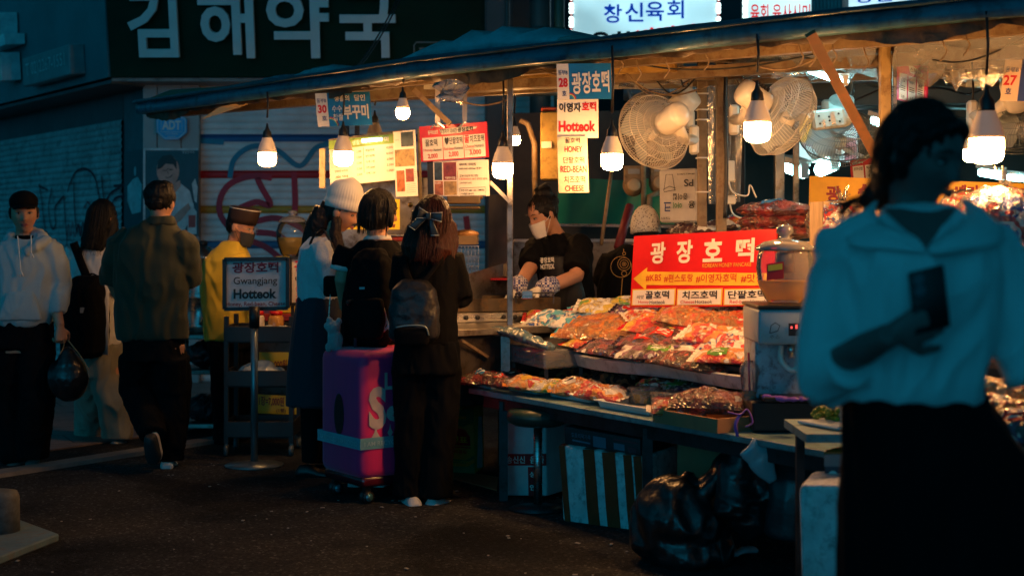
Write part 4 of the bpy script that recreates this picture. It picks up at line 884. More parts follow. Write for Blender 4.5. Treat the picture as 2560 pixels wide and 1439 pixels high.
fan(1955, 292, 7.2, .44, (.80, .34, -.46), 'white fan seen edge-on behind the bulb', mat('white_wire', (.62, .62, .62), .35), ivory, ((1835, 300), .4))
fan(2100, 345, 7.9, .44, (.10, .58, -.75), 'bare steel wire fan tilted down beside the orange brace', mat('steel_wire', (.20, .24, .25), .35, .8), mat('fan_grey', (.42, .47, .46), .45), ((2066, 285), .1), motor=.08)
fan(2555, 310, 7.2, .42, (.35, .5, -.75), 'grey wire fan cut by the right edge of the photo', mat('steel_wire', (.20, .24, .25), .35, .8), ivory, ((2430, 290), .2))
g = G(); 
for d in ((1690, 262, 8.0),):
    rr = thing('fan_motor', 'second cream fan motor above the large cream fan', 'fan', P(1695, 300, 8.0)); c = P(1700, 268, 8.0); R = frame((-.5, .5, -.5))
    g.lathe([(.02, -.09), (.07, -.085), (.075, 0), (.07, .1), (.04, .11)], c, 22, R=Matrix((V((.7, .7, 0)), V((-.4, .4, .8)).normalized(), V((.55, -.5, .6)).normalized())).transposed()); g.build('housing', ivory, rr)
    g = G(); g.box(P(1722, 300, 8.05), (.06, .08, .1)); g.build('wall_bracket', ivory, rr, bevel=.01)
    g = G(); cc = P(1640, 262, 8.05)
    for i in range(22):
        a = math.pi*(.1+.8*i/21); g.tube([cc+V((.02*math.cos(a), 0, .02*math.sin(a))), cc+V((.15*math.cos(a), .05, .085*math.sin(a)))], .0016, 4)
    g.tube([cc+V((.15*math.cos(a), .05, .085*math.sin(a))) for a in np.linspace(.2, 2.94, 20)], .004, 5); g.build('guard', mat('cream_wire', (.58, .54, .49), .4), rr)
# steel control box on the tilted wire fan
r = thing('junction_box', 'pale steel fan plate with bolts above the tilted wire fan', 'box', P(2068, 325, 7.6)); g = G(); B = board([(2028, 278), (2110, 268), (2036, 326)], 7.55); B.slab(g, .06); g.build('plate', mat('plate_grey', (.50, .55, .53), .45, dirt=(.25, .27, .25)), r, bevel=.012)
g = G()
for u, v in ((.2, .3), (.2, .7), (.5, .4), (.5, .6), (.8, .3), (.8, .7)): B.disc(g, u, v, .006, h=.003, n=10)
g.build('bolt_holes', inkb, r); g = G(); B.rect(g, .55, .18, .68, .8, h=.004); B.rect(g, .28, .5, .36, .9, h=.004); g.build('clamp', steel, r)

# ================================================================= market hall behind, lit cold
mh = thing('market_hall', 'cold lit market hall with dark beams behind the sweet stall', 'building', V((4, 13, 0)))
g = G(); g.prism([V((1.6, 13.2, 0)), V((9, 12.0, 0)), V((9, 12.0, 2.5)), V((1.6, 13.2, 2.5))], (.03, .2, 0)); g.build('wall', mat('hall_wall', (.05, .10, .11), .7, var=.5, vs=1.5), mh)
for i, (z, y) in enumerate(((2.36, 9.4), (2.34, 10.4), (2.32, 11.4))):
    g = G(); g.bar(V((1.3, y+.6, z)), V((7, y-.6, z)), .12, .16); g.build('beam', mat('hall_beam', (.06, .08, .085), .5, .3), mh)
g = G(); g.prism([V((1.5, 9.2, 2.45)), V((8, 8.2, 2.45)), V((8, 12.5, 2.45)), V((1.5, 13.2, 2.45))], (0, 0, .05)); g.build('ceiling', mat('hall_ceiling', (.10, .13, .14), .6, var=.4, vs=2), mh)
for (a, bq, rr, Y) in (((1900, 190), (2560, 215), .03, 9.6), ((1960, 212), (2560, 240), .02, 10), ((1850, 240), (2300, 232), .05, 10.5), ((2000, 160), (2200, 215), .02, 9), ((2130, 160), (2130, 240), .015, 9.5), ((1900, 260), (2560, 262), .04, 10.2)):
    g = G(); g.tube([P(*a, Y), P(*bq, Y)], rr, 8); g.build('ceiling_pipe', mat('duct_steel', (.22, .27, .28), .4, .7), mh)
for a, bq, rr, Y in (((1545, 178), (1910, 172), .045, 9.9), ((1540, 205), (1900, 222), .035, 10.2), ((1560, 232), (1880, 240), .06, 10.5), ((1290, 232), (1420, 228), .03, 10.3), ((1600, 262), (1900, 258), .03, 10.4), ((1570, 215), (1600, 330), .015, 9.9), ((1690, 180), (1700, 300), .02, 10)):
    g = G(); g.tube([P(*a, Y), P(*bq, Y)], rr, 8); g.build('ceiling_pipe', mat('duct_steel', (.22, .27, .28), .4, .7), mh)
rs = random.Random(11)
for i in range(16):
    x, y, Y = rs.uniform(1840, 2540), rs.uniform(165, 255), rs.uniform(8.8, 10.5); a = P(x, y, Y)
    cable('ceiling_cable', [a, a+V((.15, 0, -.05*rs.random())), a+V((.35, .1, -.08+.1*rs.random())), a+V((.5+.3*rs.random(), .1, .04))], .007, black, mh)
coldl = glow('cold_tube', (.45, 1.0, 1.0), 30)
def tube_lamp(a, bq, Y0, Y1, r_, lab):
    r = thing('tube_lamp', lab, 'lamp', P(*a, Y0), 'cold tube lamps in the market hall'); p, q = P(*a, Y0), P(*bq, Y1)
    g = G(); g.tube([p, q], r_, 10); g.build('tube', coldl, r)
    g = G(); g.bar(p+V((0, .02, r_*1.6)), q+V((0, .02, r_*1.6)), r_*2.8, r_*1.0); g.build('fitting', white, r)
    for e in (p, q):
        g = G(); g.box(e+V((0, 0, r_*.3)), (r_*1.2, r_*1.6, r_*2.4)); g.build('end_cap', white, r)
tube_lamp((2026, 175), (2112, 205), 7.7, 7.3, .022, 'bright tube lamp crossing the orange brace under the roof')
tube_lamp((2452, 430), (2508, 440), 10.5, 10.3, .03, 'far tube lamp right of the woman in the blouse')
tube_lamp((2522, 443), (2562, 447), 10.8, 10.6, .025, 'farthest tube lamp at the right edge')
tube_lamp((1970, 418), (2010, 432), 9.6, 9.4, .04, 'short glaring tube lamp below the edge-on fan')
tube_lamp((2050, 425), (2085, 410), 9.8, 9.6, .045, 'short glaring tube lamp under the wire fan')
tube_lamp((2185, 300), (2215, 310), 9.0, 8.9, .03, 'small lamp glaring beside the tan post')
tube_lamp((1612, 212), (1672, 209), 10.6, 10.6, .014, 'thin far tube lamp above the large cream fan')
tube_lamp((1945, 398), (1980, 402), 11, 10.9, .02, 'thin lamp strip behind the steel posts')
B, r = sign('lit_menu_panel', 'pale lit panel with a yellow dish picture behind the wire fan', 'sign', [(1990, 282), (2140, 285), (1992, 400)], 10.6, 10.4, glow('pale_panel', (.55, .95, 1), .9), .03)
g = G(); B.disc(g, .12, .32, .07, h=.004, r2=.11); g.build('dish_picture', glow('yellow_dish', (1, .6, .02), .8), r)
spread(r, B, [('t', '분식', .08, .62, .26, .74, 0, .02), ('r', .80, .5, 1.0, .98, 0)], [glow('pink_print', (.6, .1, .25), .6)])
B, r = sign('menu_panel', 'pink menu panel with three white columns hung from the roof', 'sign', [(2240, 148), (2318, 165), (2237, 248)], 7.3, 7.1, pinks, .01)
spread(r, B, [('r', .14, .32, .39, .96, 0), ('r', .43, .34, .67, .97, 0), ('r', .70, .36, .93, .98, 0), ('p', [(.42, .10), (.55, .08), (.88, .22), (.84, .30), (.48, .26)], 0)], [paper], 'column', .002)
spread(r, B, [('t', '스페셜', .47, .12, .82, .24, 0, .02), ('t', '김밥', .20, .42, .33, .52, 0, .01), ('t', '떡볶이', .47, .46, .63, .54, 0, .01), ('t', '튀김', .75, .50, .88, .58, 0, .01)]+[('l', [(x, .62+k*.05), (x+.16, .63+k*.05)], .003, 0) for x in (.18, .47, .74) for k in range(3)]+[('t', '3,0', x, .85, x+.1, .92, 0) for x in (.22, .5, .77)], [inkb])
B, r = sign('menu_panel', 'small red menu panel with white columns behind the blouse woman', 'sign', [(2124, 402), (2235, 388), (2128, 450)], 8.6, 8.4, mat('dull_red', (.45, .03, .04), .5), .01)
spread(r, B, [('r', .06, .32, .30, 1, 0), ('r', .34, .32, .60, 1, 0), ('r', .64, .32, .95, 1, 0)], [paper], 'column', .002); spread(r, B, [('t', '꼬마김밥', .08, .38, .29, .55, 0, .02), ('t', '떡 볶 이', .37, .38, .57, .55, 0, .02), ('t', '4,000', .40, .82, .56, .97, 0)], [inkb]); spread(r, B, [('t', '광장분식', .06, .08, .3, .22, 0, .02)], [mat('pale_cyan', (.2, .6, .7), .5)])
eh = thing('exhaust_lamp', 'steel tube bent in a U round a ribbed lamp under the roof', 'lamp', P(2440, 220, 7.6)); g = G(); g.tube(catmull([P(2364, 100, 7.6), P(2365, 180, 7.6), P(2385, 205, 7.6), P(2420, 210, 7.6)])+catmull([P(2460, 208, 7.6), P(2495, 205, 7.6), P(2505, 180, 7.6), P(2505, 100, 7.6)]), .018, 8); g.build('bent_tube', steel, eh)
g = G(); c = P(2440, 175, 7.6)
for k in range(10): g.box(c+V((.055*math.cos(k*.628), .055*math.sin(k*.628), 0)), (.01, .01, .1))
g.lathe([(.05, -.05), (.05, .06), (.07, .07), (.02, .09)], c, 16); g.build('ribbed_body', dkmetal, eh); g = G(); g.lathe([(.06, -.09), (.062, -.05), (.05, -.045)], c, 18); g.build('glass_ring', mat('pale_ring', (.6, .7, .7), .2), eh)
B, r = sign('stall_banner', 'long orange banner with dark red lettering behind the blouse woman', 'sign', [(2024, 440), (2600, 460), (2022, 520)], 8.3, 8.1, mat('banner_orange', (.92, .45, .01), .45), .02)
spread(r, B, [('t', '광', .075, .28, .14, .78, 0, .04), ('t', '쑥자', .215, .18, .40, .74, 0, .05), ('t', '튀김', .42, .22, .56, .78, 0, .05), ('t', '깨기', .635, .10, .735, .72, 0, .05), ('t', '장', .08, .86, .13, .99, 0, .04), ('t', '만두', .85, .12, .97, .7, 0, .05)], [mat('maroon_ink', (.32, .015, .01), .5)])
def liquid(name, col):
    if name in MC: return MC[name]
    m, nt, b = nodes(name); out = [n for n in nt.nodes if n.type == 'OUTPUT_MATERIAL'][0]
    b.inputs['Base Color'].default_value = (*col, 1); b.inputs['Roughness'].default_value = .15
    tl = N(nt, 'BsdfTranslucent'); tl.inputs[0].default_value = (*[min(1, c*1.4) for c in col], 1); mx_ = N(nt, 'MixShader'); mx_.inputs[0].default_value = .55
    nt.links.new(b.outputs[0], mx_.inputs[1]); nt.links.new(tl.outputs[0], mx_.inputs[2]); nt.links.new(mx_.outputs[0], out.inputs[0]); MC[name] = m; return m
# ================================================================= sweet table in front
tu = V((.54, -.84, 0)).normalized(); tv = V((.84, .54, 0)).normalized(); t0 = V((-.238, 7.70, 0))
def T(s, t, z=0): return t0+tu*s+tv*t+V((0, 0, z))
def hit(px, py, p, n):
    "point of a real plane seen at a photo pixel"
    d = P(px, py, 1.0)-V((0, 0, CH)); o = V((0, 0, CH)); return o+d*((V(p)-o).dot(n)/d.dot(n))
TZ = .57
tb = thing('sweet_table', 'low trestle table with a teal edge carrying trays of bagged sweets', 'table', T(1.4, .3))
g = G(); g.prism([T(0, 0, TZ-.03), T(2.95, 0, TZ-.03), T(2.95, 1.02, TZ-.03), T(0, 1.02, TZ-.03)], (0, 0, .03)); g.build('tabletop', mat('teal_laminate', (.20, .32, .34), .4, var=.2, dirt=(.10, .14, .15)), tb, bevel=.004)
g = G(); g.bar(T(.1, .05, TZ-.065), T(2.9, .05, TZ-.065), .03, .06); g.bar(T(.1, .7, TZ-.065), T(2.9, .7, TZ-.065), .03, .06); g.build('apron', dkmetal, tb)
for s_, t_ in ((.28, .05), (1.5, .05), (2.75, .05), (.28, .68), (1.5, .68), (2.75, .68)):
    g = G(); g.bar(T(s_, t_, 0), T(s_, t_, TZ-.05), .045, .045, up=(0, 1, 0)); g.build('leg', dkmetal, tb)
up_ = thing('display_rack', 'sloping white edged display board heaped with bags of sweets', 'rack', T(.9, .7, TZ))
UA, UB, UC = T(-.12, .40, .795), T(2.0, .40, .795), T(-.12, 1.12, 1.0); UN = (UB-UA).cross(UC-UA).normalized()
g = G(); g.prism([UA, UB, UC+(UB-UA), UC], -UN*.02); g.build('board', mat('dark_board', (.06, .05, .05), .6), up_)
rings = []
for k in range(25):
    s_ = .02+1.9*k/24; dz = .07*max(0, 1-k/8)**2; p = T(s_, .39+.03*math.sin(k*.5), .765+dz)
    rings.append([p+V((0, 0, -.065)), p-tv*.02+V((0, 0, -.06)), p-tv*.045+V((0, 0, .0)), p-tv*.03+V((0, 0, .006)), p+tv*.0+V((0, 0, -.045))])
g = G(); g.loft(rings, sm=False); g.build('front_lip', mat('white_board', (.42, .44, .46), .5, var=.2, dirt=(.22, .22, .22)), up_)
g = G(); g.prism([T(.0, .78, TZ+.002), T(1.95, .78, TZ+.002), T(1.95, .78, .80), T(.0, .78, .80)], tv*.02); g.build('front_panel', black, up_)
for s_ in (0, .95, 1.9):
    g = G(); g.bar(T(s_, .98, TZ), T(s_, .98, .94), .03, .03, up=(0, 1, 0)); g.build('support', dkmetal, up_)
W_ = (.85, .80, .72); R_ = (.62, .02, .02); O_ = (.75, .25, .03); B_ = (.02, .10, .45); D_ = (.05, .012, .01); Y_ = (.80, .55, .05); C_ = (.08, .45, .60); G_ = (.10, .38, .05); K_ = (.36, .17, .06); P_ = (.70, .06, .22)
PAL = {'cyan': [C_, C_, W_, C_], 'cream': [W_, Y_, W_, G_, W_], 'bluewhite': [W_, C_, W_, B_, W_], 'redorange': [R_, O_, R_, Y_], 'purple': [D_, W_, (.15, .05, .25), W_], 'pink': [P_, P_, R_, W_], 'orange': [O_, K_, O_, Y_, W_], 'red': [R_, R_, (.4, .01, .01), R_], 'redgreen': [R_, W_, G_, Y_], 'beans': [D_, (.10, .02, .01), D_, W_], 'caramel': [K_, W_, O_, R_, K_], 'darkmix': [D_, B_, R_, D_, G_], 'confetti': [W_, R_, O_, P_, W_], 'flag': [W_, B_, R_, W_, R_], 'amber': [O_, W_, (.8, .4, .2), W_], 'jewel': [D_, R_, G_, D_, (.3, .05, .02)], 'brown': [(.10, .04, .02), K_, D_], 'greenpack': [G_, W_, R_, G_], 'wine': [(.16, .01, .015), (.28, .015, .01), D_, (.35, .08, .02)]}
PRT = {'cyan': (C_, (.04, .30, .45), W_), 'cream': (W_, Y_, G_), 'bluewhite': (C_, W_, (.05, .25, .5)), 'redorange': (R_, O_, Y_), 'purple': (D_, (.20, .04, .10), W_), 'pink': (P_, R_, P_), 'orange': ((.66, .20, .02), (.45, .12, .02), K_), 'red': (R_, (.45, .01, .01), R_), 'redgreen': (R_, W_, G_), 'beans': (D_, D_, W_), 'caramel': (K_, (.5, .10, .02), R_), 'darkmix': (D_, (.25, .02, .02), D_), 'confetti': (R_, O_, W_), 'flag': (R_, W_, B_), 'amber': (O_, (.62, .32, .10), R_), 'jewel': (D_, (.22, .02, .01), D_), 'brown': (D_, K_, D_), 'greenpack': (G_, R_, G_), 'wine': (D_, (.2, .01, .01), (.3, .04, .02))}
PAL.update(cyan=[C_, (.10, .5, .62), W_], cream=[W_, (.8, .66, .4), Y_], redorange=[R_, O_, (.7, .12, .03)], pink=[P_, R_, (.6, .03, .12)], orange=[O_, K_, (.66, .30, .06)], caramel=[K_, O_, (.45, .12, .04), (.6, .4, .2)], confetti=[W_, O_, (.8, .55, .35), R_], amber=[O_, (.8, .5, .22), W_], jewel=[D_, R_, (.12, .05, .01), (.05, .12, .02), D_], darkmix=[D_, (.2, .03, .02), D_, B_])
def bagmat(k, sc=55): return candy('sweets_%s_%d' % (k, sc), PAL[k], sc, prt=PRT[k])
def sweet_bag(c, L, Wd, H, yaw, tilt, roll, pal, label, group, sc=55, seals=2, kind='sweet_bag', cat='sweet bag'):
    r = thing(kind, label, cat, c, group); R = Matrix.Rotation(yaw, 3, 'Z') @ Matrix.Rotation(tilt, 3, 'X') @ Matrix.Rotation(roll, 3, 'Y')
    rs_ = np.random.RandomState(int(abs(c[0]*977+c[1]*313+c[2]*71)) % 9999); n, m_ = 46, 28; ph_ = rs_.rand(8)*6.28
    g = G(); top, bot = [], []
    for i in range(n+1):
        u = -1+2*i/n; rt, rb = [], []
        for j in range(m_+1):
            v = -1+2*j/m_; prof = max(0, 1-abs(u)**3.2)**.55*max(0, 1-abs(v)**2.6)**.55
            wob = .16*math.sin(5*u+ph_[0]+2*v)+.12*math.sin(9*v+ph_[1]+3*u)+.08*math.sin(17*u+ph_[2])*math.sin(13*v+ph_[3])
            ww = Wd/2*(1-.07*(1-u*u)+.03*math.sin(4*u+ph_[4])); x = L/2*u*(1-.05*(1-v*v)*0+.02*math.sin(6*v+ph_[5])); y = ww*v
            pl_ = .05*(1-prof)*math.sin(11*v+ph_[6])*min(1, 4*abs(u)**6)
            rt.append(c+R @ V((x, y, H*(.58*prof*(1+wob)+pl_)))); rb.append(c+R @ V((x, y, H*(-.42*prof+pl_)-.001)))
        top.append(rt); bot.append(rb)
    A = np.array([[p[:] for p in r_] for r_ in top]); sh_ = A.shape; q_ = A.reshape(-1, 3)
    U, Vv = np.meshgrid(np.linspace(-1, 1, n+1), np.linspace(-1, 1, m_+1), indexing='ij'); env = np.clip(1-np.abs(U)**6, 0, 1)*np.clip(1-np.abs(Vv)**6, 0, 1)
    dsp = (folds(q_, 17, int(ph_[0]*9))*.0055+folds(q_, 38, int(ph_[1]*9))*.0022).reshape(n+1, m_+1)*env; zz = np.array((R @ V((0, 0, 1)))[:]); A = A+dsp[..., None]*zz
    top = [[V(p) for p in r_] for r_ in A]
    g.loft(top, cap=False, closed=False); g.loft([x[::-1] for x in bot], cap=False, closed=False)
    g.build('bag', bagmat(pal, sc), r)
    if int(ph_[2]*10) % 3:                             # printed label on the packet
        i0 = int(n*(.18+.25*(ph_[3]/6.28))); j0 = int(m_*.22); g = G(); g.loft([[top[i][j]+(R @ V((0, 0, 1)))*.003 for j in range(j0, j0+int(m_*.46))] for i in range(i0, i0+int(n*.30))], cap=False, closed=False)
        lc = [(.70, .03, .02), (.80, .72, .60), (.80, .45, .04), (.05, .20, .42), (.12, .30, .05)][int(ph_[4]*5/6.29)]; lb = g.build('label', mat('packet_label_%d' % int(ph_[4]*5/6.29), lc, .25, coat=1, var=.12), r)
        g = G(); k_ = int(n*.30)
        for q in (.3, .5, .66):
            jj = j0+int(m_*.46*q); g.loft([[top[i][jj]+(R @ V((0, 0, 1)))*.005, top[i][jj+1]+(R @ V((0, 0, 1)))*.005] for i in range(i0+2, i0+k_-(2 if q < .6 else 5))], cap=False, closed=False)
        g.build('label_print', inkb if lc[1] > .4 else paper, lb)
    for e in ((-1, 1) if seals == 2 else (1,) if seals == 1 else ()):
        g = G(); rows = []
        for q in (0, .5, 1):
            rows.append([c+R @ V((e*(L/2+.022*q), Wd/2*.96*(-1+2*j/16), H*.06*math.sin(j*1.7+ph_[7])*q+.003*(j % 2))) for j in range(17)])
        g.loft(rows, cap=False, closed=False); g.build('seal', mat('seal_'+pal, PAL[pal][0], .2, coat=.8, var=.1), r)
    return r
UG = 'bags of sweets heaped on the upper board'
tiltU = math.atan2(.20, .72)
yawT = math.atan2(tu.y, tu.x)
ups = [  # px, py, width px, aspect, height, yaw offset, roll, palette, label
 (1315, 822, 70, .7, .05, .3, 0, 'red', 'small red bag at the left tip of the upper heap'),
 (1382, 812, 95, .7, .06, .5, .1, 'redorange', 'red orange bag near the left tip of the upper heap'),
 (1432, 824, 150, .6, .08, .15, .05, 'bluewhite', 'blue and white bag at the left front of the upper heap'),
 (1455, 796, 115, .6, .07, .6, -.1, 'redorange', 'red orange bag behind the blue and white bag'),
 (1497, 778, 95, .45, .035, .75, -.15, 'cyan', 'flat cyan bag at the back left of the upper heap'),
 (1538, 795, 130, .6, .08, .4, .1, 'cream', 'cream bag with green print in the upper heap'),
 (1608, 768, 120, .5, .06, .6, .05, 'cream', 'cream and yellow bag topmost under the red board'),
 (1598, 800, 90, .7, .07, .2, .2, 'purple', 'dark and white bag in the middle of the upper heap'),
 (1690, 780, 130, .5, .06, .5, 0, 'bluewhite', 'blue and white bag under the red board'),
 (1678, 802, 150, .6, .08, .35, .08, 'pink', 'pink bag in the middle of the upper heap'),
 (1568, 842, 230, .55, .11, .1, .05, 'orange', 'big orange bag at the front of the upper heap'),
 (1705, 835, 120, .6, .08, -.3, .2, 'red', 'bright red bag right of the big orange bag'),
 (1505, 868, 130, .55, .06, -.1, .1, 'redorange', 'dark red orange bag under the big orange bag'),
 (1792, 790, 110, .6, .07, .6, -.1, 'redgreen', 'red and green bag at the back right of the heap'),
 (1756, 826, 150, .55, .09, .25, .15, 'caramel', 'brown caramel bag right of the bright red bag'),
 (1832, 815, 130, .6, .09, .7, .1, 'caramel', 'caramel bag beside the juice dispenser'),
 (1690, 866, 150, .55, .07, -.1, .1, 'darkmix', 'dark mixed bag at the front lip'),
 (1806, 868, 140, .6, .08, .1, .1, 'confetti', 'white, red and orange mixed bag at the front lip'),
 (1868, 876, 110, .7, .08, .5, .1, 'flag', 'white, red and blue bag beside the juice dispenser'),
 (1770, 880, 120, .5, .05, -.3, 0, 'flag', 'dull white and blue bag low on the front lip'),
 (1630, 878, 120, .5, .05, .2, 0, 'darkmix', 'dark bag low on the front lip under the orange bag'),
 (1745, 792, 90, .6, .06, .1, 0, 'red', 'red bag behind the pink bag'),
 (1860, 790, 90, .7, .06, .3, 0, 'beans', 'dark bean bag behind the dispenser bowl'),
 (1640, 822, 110, .55, .07, .8, .1, 'confetti', 'pale mixed bag above the big orange bag'),
 (1478, 846, 120, .5, .06, .3, .1, 'cyan', 'pale cyan bag edge left of the big orange bag'), (1560, 892, 150, .5, .05, .0, .1, 'darkmix', 'dark glossy bag flat against the lip, under the red orange bag'),
 (1650, 905, 150, .5, .05, .2, .0, 'purple', 'dark purple bag lowest in the middle of the lip'), (1738, 912, 150, .5, .06, -.1, .1, 'jewel', 'dark green and red bag against the lip'), (1836, 908, 140, .5, .05, .2, 0, 'confetti', 'pale bag against the lip beside the dispenser'),
 (1655, 845, 130, .55, .07, .1, .1, 'redorange', 'red orange bag between the big orange bag and the caramel bag'), (1720, 812, 100, .6, .07, -.4, .1, 'redgreen', 'red and white bag in front of the pink bag')]
for i, (px, py, w, a, h_, yo, ro, pal, lab) in enumerate(ups):
    c = hit(px, py, UA, UN)+V((0, 0, .012+.018*(i % 3))); L = pm(w, c.y)*1.42; h_ *= .95
    if lab.startswith('flat') or i in (4,): pass
    sweet_bag(c, L, L*a, h_, yawT*.35+yo-.25, tiltU*.9, ro, pal, lab, UG, 42 if i % 3 else 60)
for px, py, an in ((1803, 772, .2), (1862, 776, -.3)):
    c = hit(px, py, UA, UN)+V((0, 0, .06)); r = thing('card_label', 'white printed card between the bean bags, %s one' % ('nearer the red board' if px < 1830 else 'nearer the dispenser'), 'card', c, 'white cards among the bags')
    R = Matrix.Rotation(an, 3, 'Z') @ Matrix.Rotation(.9, 3, 'X'); g = G(); g.box(c, (.11, .06, .003), R); g.build('card', paper, r)
    B = Board(c+R @ V((-.055, .03, .0015)), c+R @ V((.055, .03, .0015)), c+R @ V((-.055, -.03, .0015)))
    if B.n.dot(R @ V((0, 0, 1))) < 0: B.n = -B.n
    spread(r, B, [('t', '왕사탕', .2, .2, .8, .5, 0, .03), ('l', [(.2, .65), (.8, .65)], .004, 0)], [inkb], h=.002)
# clear tub and black film at the left of the heap
ctb = thing('plastic_tub', 'clear tub with dark red contents below the left tip of the heap', 'tub', T(.25, .22, TZ)); g = G()
g.prism([T(.0, .25, .70), T(.5, .16, .70), T(.5, .45, .70), T(.0, .5, .70)], (0, 0, .10)); g.build('shell', film('smoke_film', (.4, .42, .45), .35, .5, 12, .1, .35), ctb, bevel=.01)
g = G(); g.ell(T(.14, .32, .75), (.10, .08, .035)); g.build('contents', mat('red_film', (.30, .02, .01), .2, coat=.8, bump=.6, bs=20), ctb); g = G(); g.ell(T(.34, .30, .75), (.09, .07, .03)); g.build('contents', mat('amber_film', (.35, .15, .03), .2, coat=.8, bump=.6, bs=20), ctb)
for s_, t_ in ((.02, .28), (.46, .2), (.46, .42)):
    g = G(); g.bar(T(s_, t_, TZ), T(s_, t_, .70), .02, .02, up=(0, 1, 0)); g.build('leg', black, ctb)
g = G(); pts = [(T(-.1, .2, .86), .05), (T(.1, .2, .87), .055), (T(.3, .19, .85), .05), (T(.5, .2, .81), .035)]
g.tube([p for p, _ in pts], [q for _, q in pts], 12, flat=.5); o = g.blob('film_roll', mat('crumpled_film', (.10, .17, .20), .2, coat=.8, bump=.9, bs=20), None, .01, 2, .012, 18, 4); tag(o, 'crumpled dark film draped over the left edge of the heap', 'plastic film')
# ---- lower trays
trayw = mat('tray_white', (.62, .66, .68), .35, var=.08)
LN = V((0, 0, 1))
def tray(px, py, w, dpx, label, mt=trayw, Lz=TZ+.004, hh=.035):
    c = hit(px, py, (0, 0, Lz), LN); L = w; D = dpx; r = thing('tray', label, 'tray', c, 'white trays on the sweet table')
    def ring(ex, z): return [c+tu*(sx*(L/2+ex))+tv*(sy*(D/2+ex))+V((0, 0, z)) for sx, sy in ((-1, -1), (1, -1), (1, 1), (-1, 1))]
    g = G(); g.loft([ring(-.012, 0), ring(0, hh), ring(.012, hh+.002), ring(.012, hh-.004)], cap=False, sm=False); g.build('rim', mt, r, bevel=.003)
    g = G(); g.add(ring(-.011, .004), [(0, 1, 2, 3)]); g.build('base', mt, r); return c
LG = 'bags of sweets on the low table'
for px, py, w, d, lab in ((1232, 962, .36, .26, 'white tray of dark jewel sweets at the left end'), (1346, 975, .34, .26, 'white tray of amber sweets, second from the left end'), (1474, 994, .36, .27, 'white tray of orange sweets in the middle of the table'), (1618, 1022, .40, .30, 'white tray with clear tubs right of the middle')): tray(px, py, w, d, lab)
lows = [
 (1205, 948, .22, .7, .07, .1, 'jewel', 'dark jewel bag at the far left of the low table'), (1262, 940, .24, .7, .07, .5, 'jewel', 'dark jewel bag behind the first tray'), (1258, 958, .20, .7, .06, -.4, 'jewel', 'red and green bag at the front of the first tray'),
 (1330, 930, .26, .6, .07, .2, 'brown', 'brown bag at the back left of the low table'), (1430, 932, .30, .6, .08, .1, 'brown', 'long brown bag under the white lip'), (1320, 962, .22, .7, .07, .4, 'amber', 'amber bag at the left of the second tray'), (1382, 968, .20, .8, .06, -.2, 'cream', 'cream and green bag at the right of the second tray'),
 (1446, 972, .26, .7, .085, .3, 'amber', 'orange and white bag at the left of the third tray'), (1508, 985, .24, .75, .075, -.2, 'confetti', 'peach bag at the right of the third tray'), (1528, 950, .28, .6, .08, .2, 'brown', 'dull brown bag behind the third tray'),
 (1655, 950, .30, .6, .09, .1, 'redgreen', 'large glossy mixed bag behind the clear tubs'), (1738, 960, .26, .7, .08, .5, 'purple', 'grey and white bag right of the clear tubs'), (1812, 968, .24, .6, .05, .3, 'greenpack', 'green and red packet beside the iced cup'), (1780, 985, .24, .6, .07, -.1, 'redorange', 'orange red bag in front of the green packet'), (1690, 1000, .22, .7, .07, .3, 'confetti', 'bright mixed bag right of the fourth tray'), (1728, 1008, .20, .7, .06, -.5, 'redorange', 'red bag behind the cardboard tray'), (1795, 1012, .34, .6, .10, .05, 'wine', 'large dark red bag lying on the cardboard tray')]
for i, (px, py, L, a, h_, yo, pal, lab) in enumerate(lows):
    c = hit(px, py+(26 if px > 1600 and py < 1001 else 0), (0, 0, TZ+.05), LN)
    if 'cardboard tray' in lab and i == len(lows)-1: c = hit(1772, 1040, (0, 0, TZ+.03), LN)+V((0, 0, .055))
    sweet_bag(c, L, L*a, h_, yawT*.4+yo, .08, .05*(i % 3-1), pal, lab, LG, 55 if i % 2 else 70)
for px, py, rr, lab in ((1612, 1006, .085, 'round clear tub of white sweets on the fourth tray'), (1668, 1018, .08, 'round clear tub of orange sweets on the fourth tray')):
    c = hit(px, py, (0, 0, TZ+.012), LN); r = thing('clear_tub', lab, 'tub', c, 'clear tubs on the fourth tray')
    g = G(); g.lathe([(rr*.92, .0), (rr, .065), (rr*1.04, .067), (rr*1.04, .072), (rr*.9, .076)], c, 24); g.build('shell', clear, r)
    g = G(); g.lathe([(rr*.88, .004), (rr*.9, .045), (rr*.6, .055), (.01, .05)], c, 20); g.build('sweets', bagmat('cream' if rr > .082 else 'redorange', 70), r)
ctray = thing('cardboard_tray', 'shallow brown cardboard tray at the front right of the low table', 'tray', hit(1770, 1050, (0, 0, TZ), LN)); c = hit(1775, 1045, (0, 0, TZ+.03), LN); g = G()
for off, dd in ((-tv*.14, (.42, .012)), (tv*.14, (.42, .012))): g.box(c+off, (dd[0], dd[1], .06), Matrix((tu, tv, V((0, 0, 1)))).transposed())
for off in (-tu*.21, tu*.21): g.box(c+off, (.012, .29, .06), Matrix((tu, tv, V((0, 0, 1)))).transposed())
g.build('side', card, ctray); g = G(); g.box(c+V((0, 0, -.026)), (.42, .28, .006), Matrix((tu, tv, V((0, 0, 1)))).transposed()); g.build('base', card, ctray)
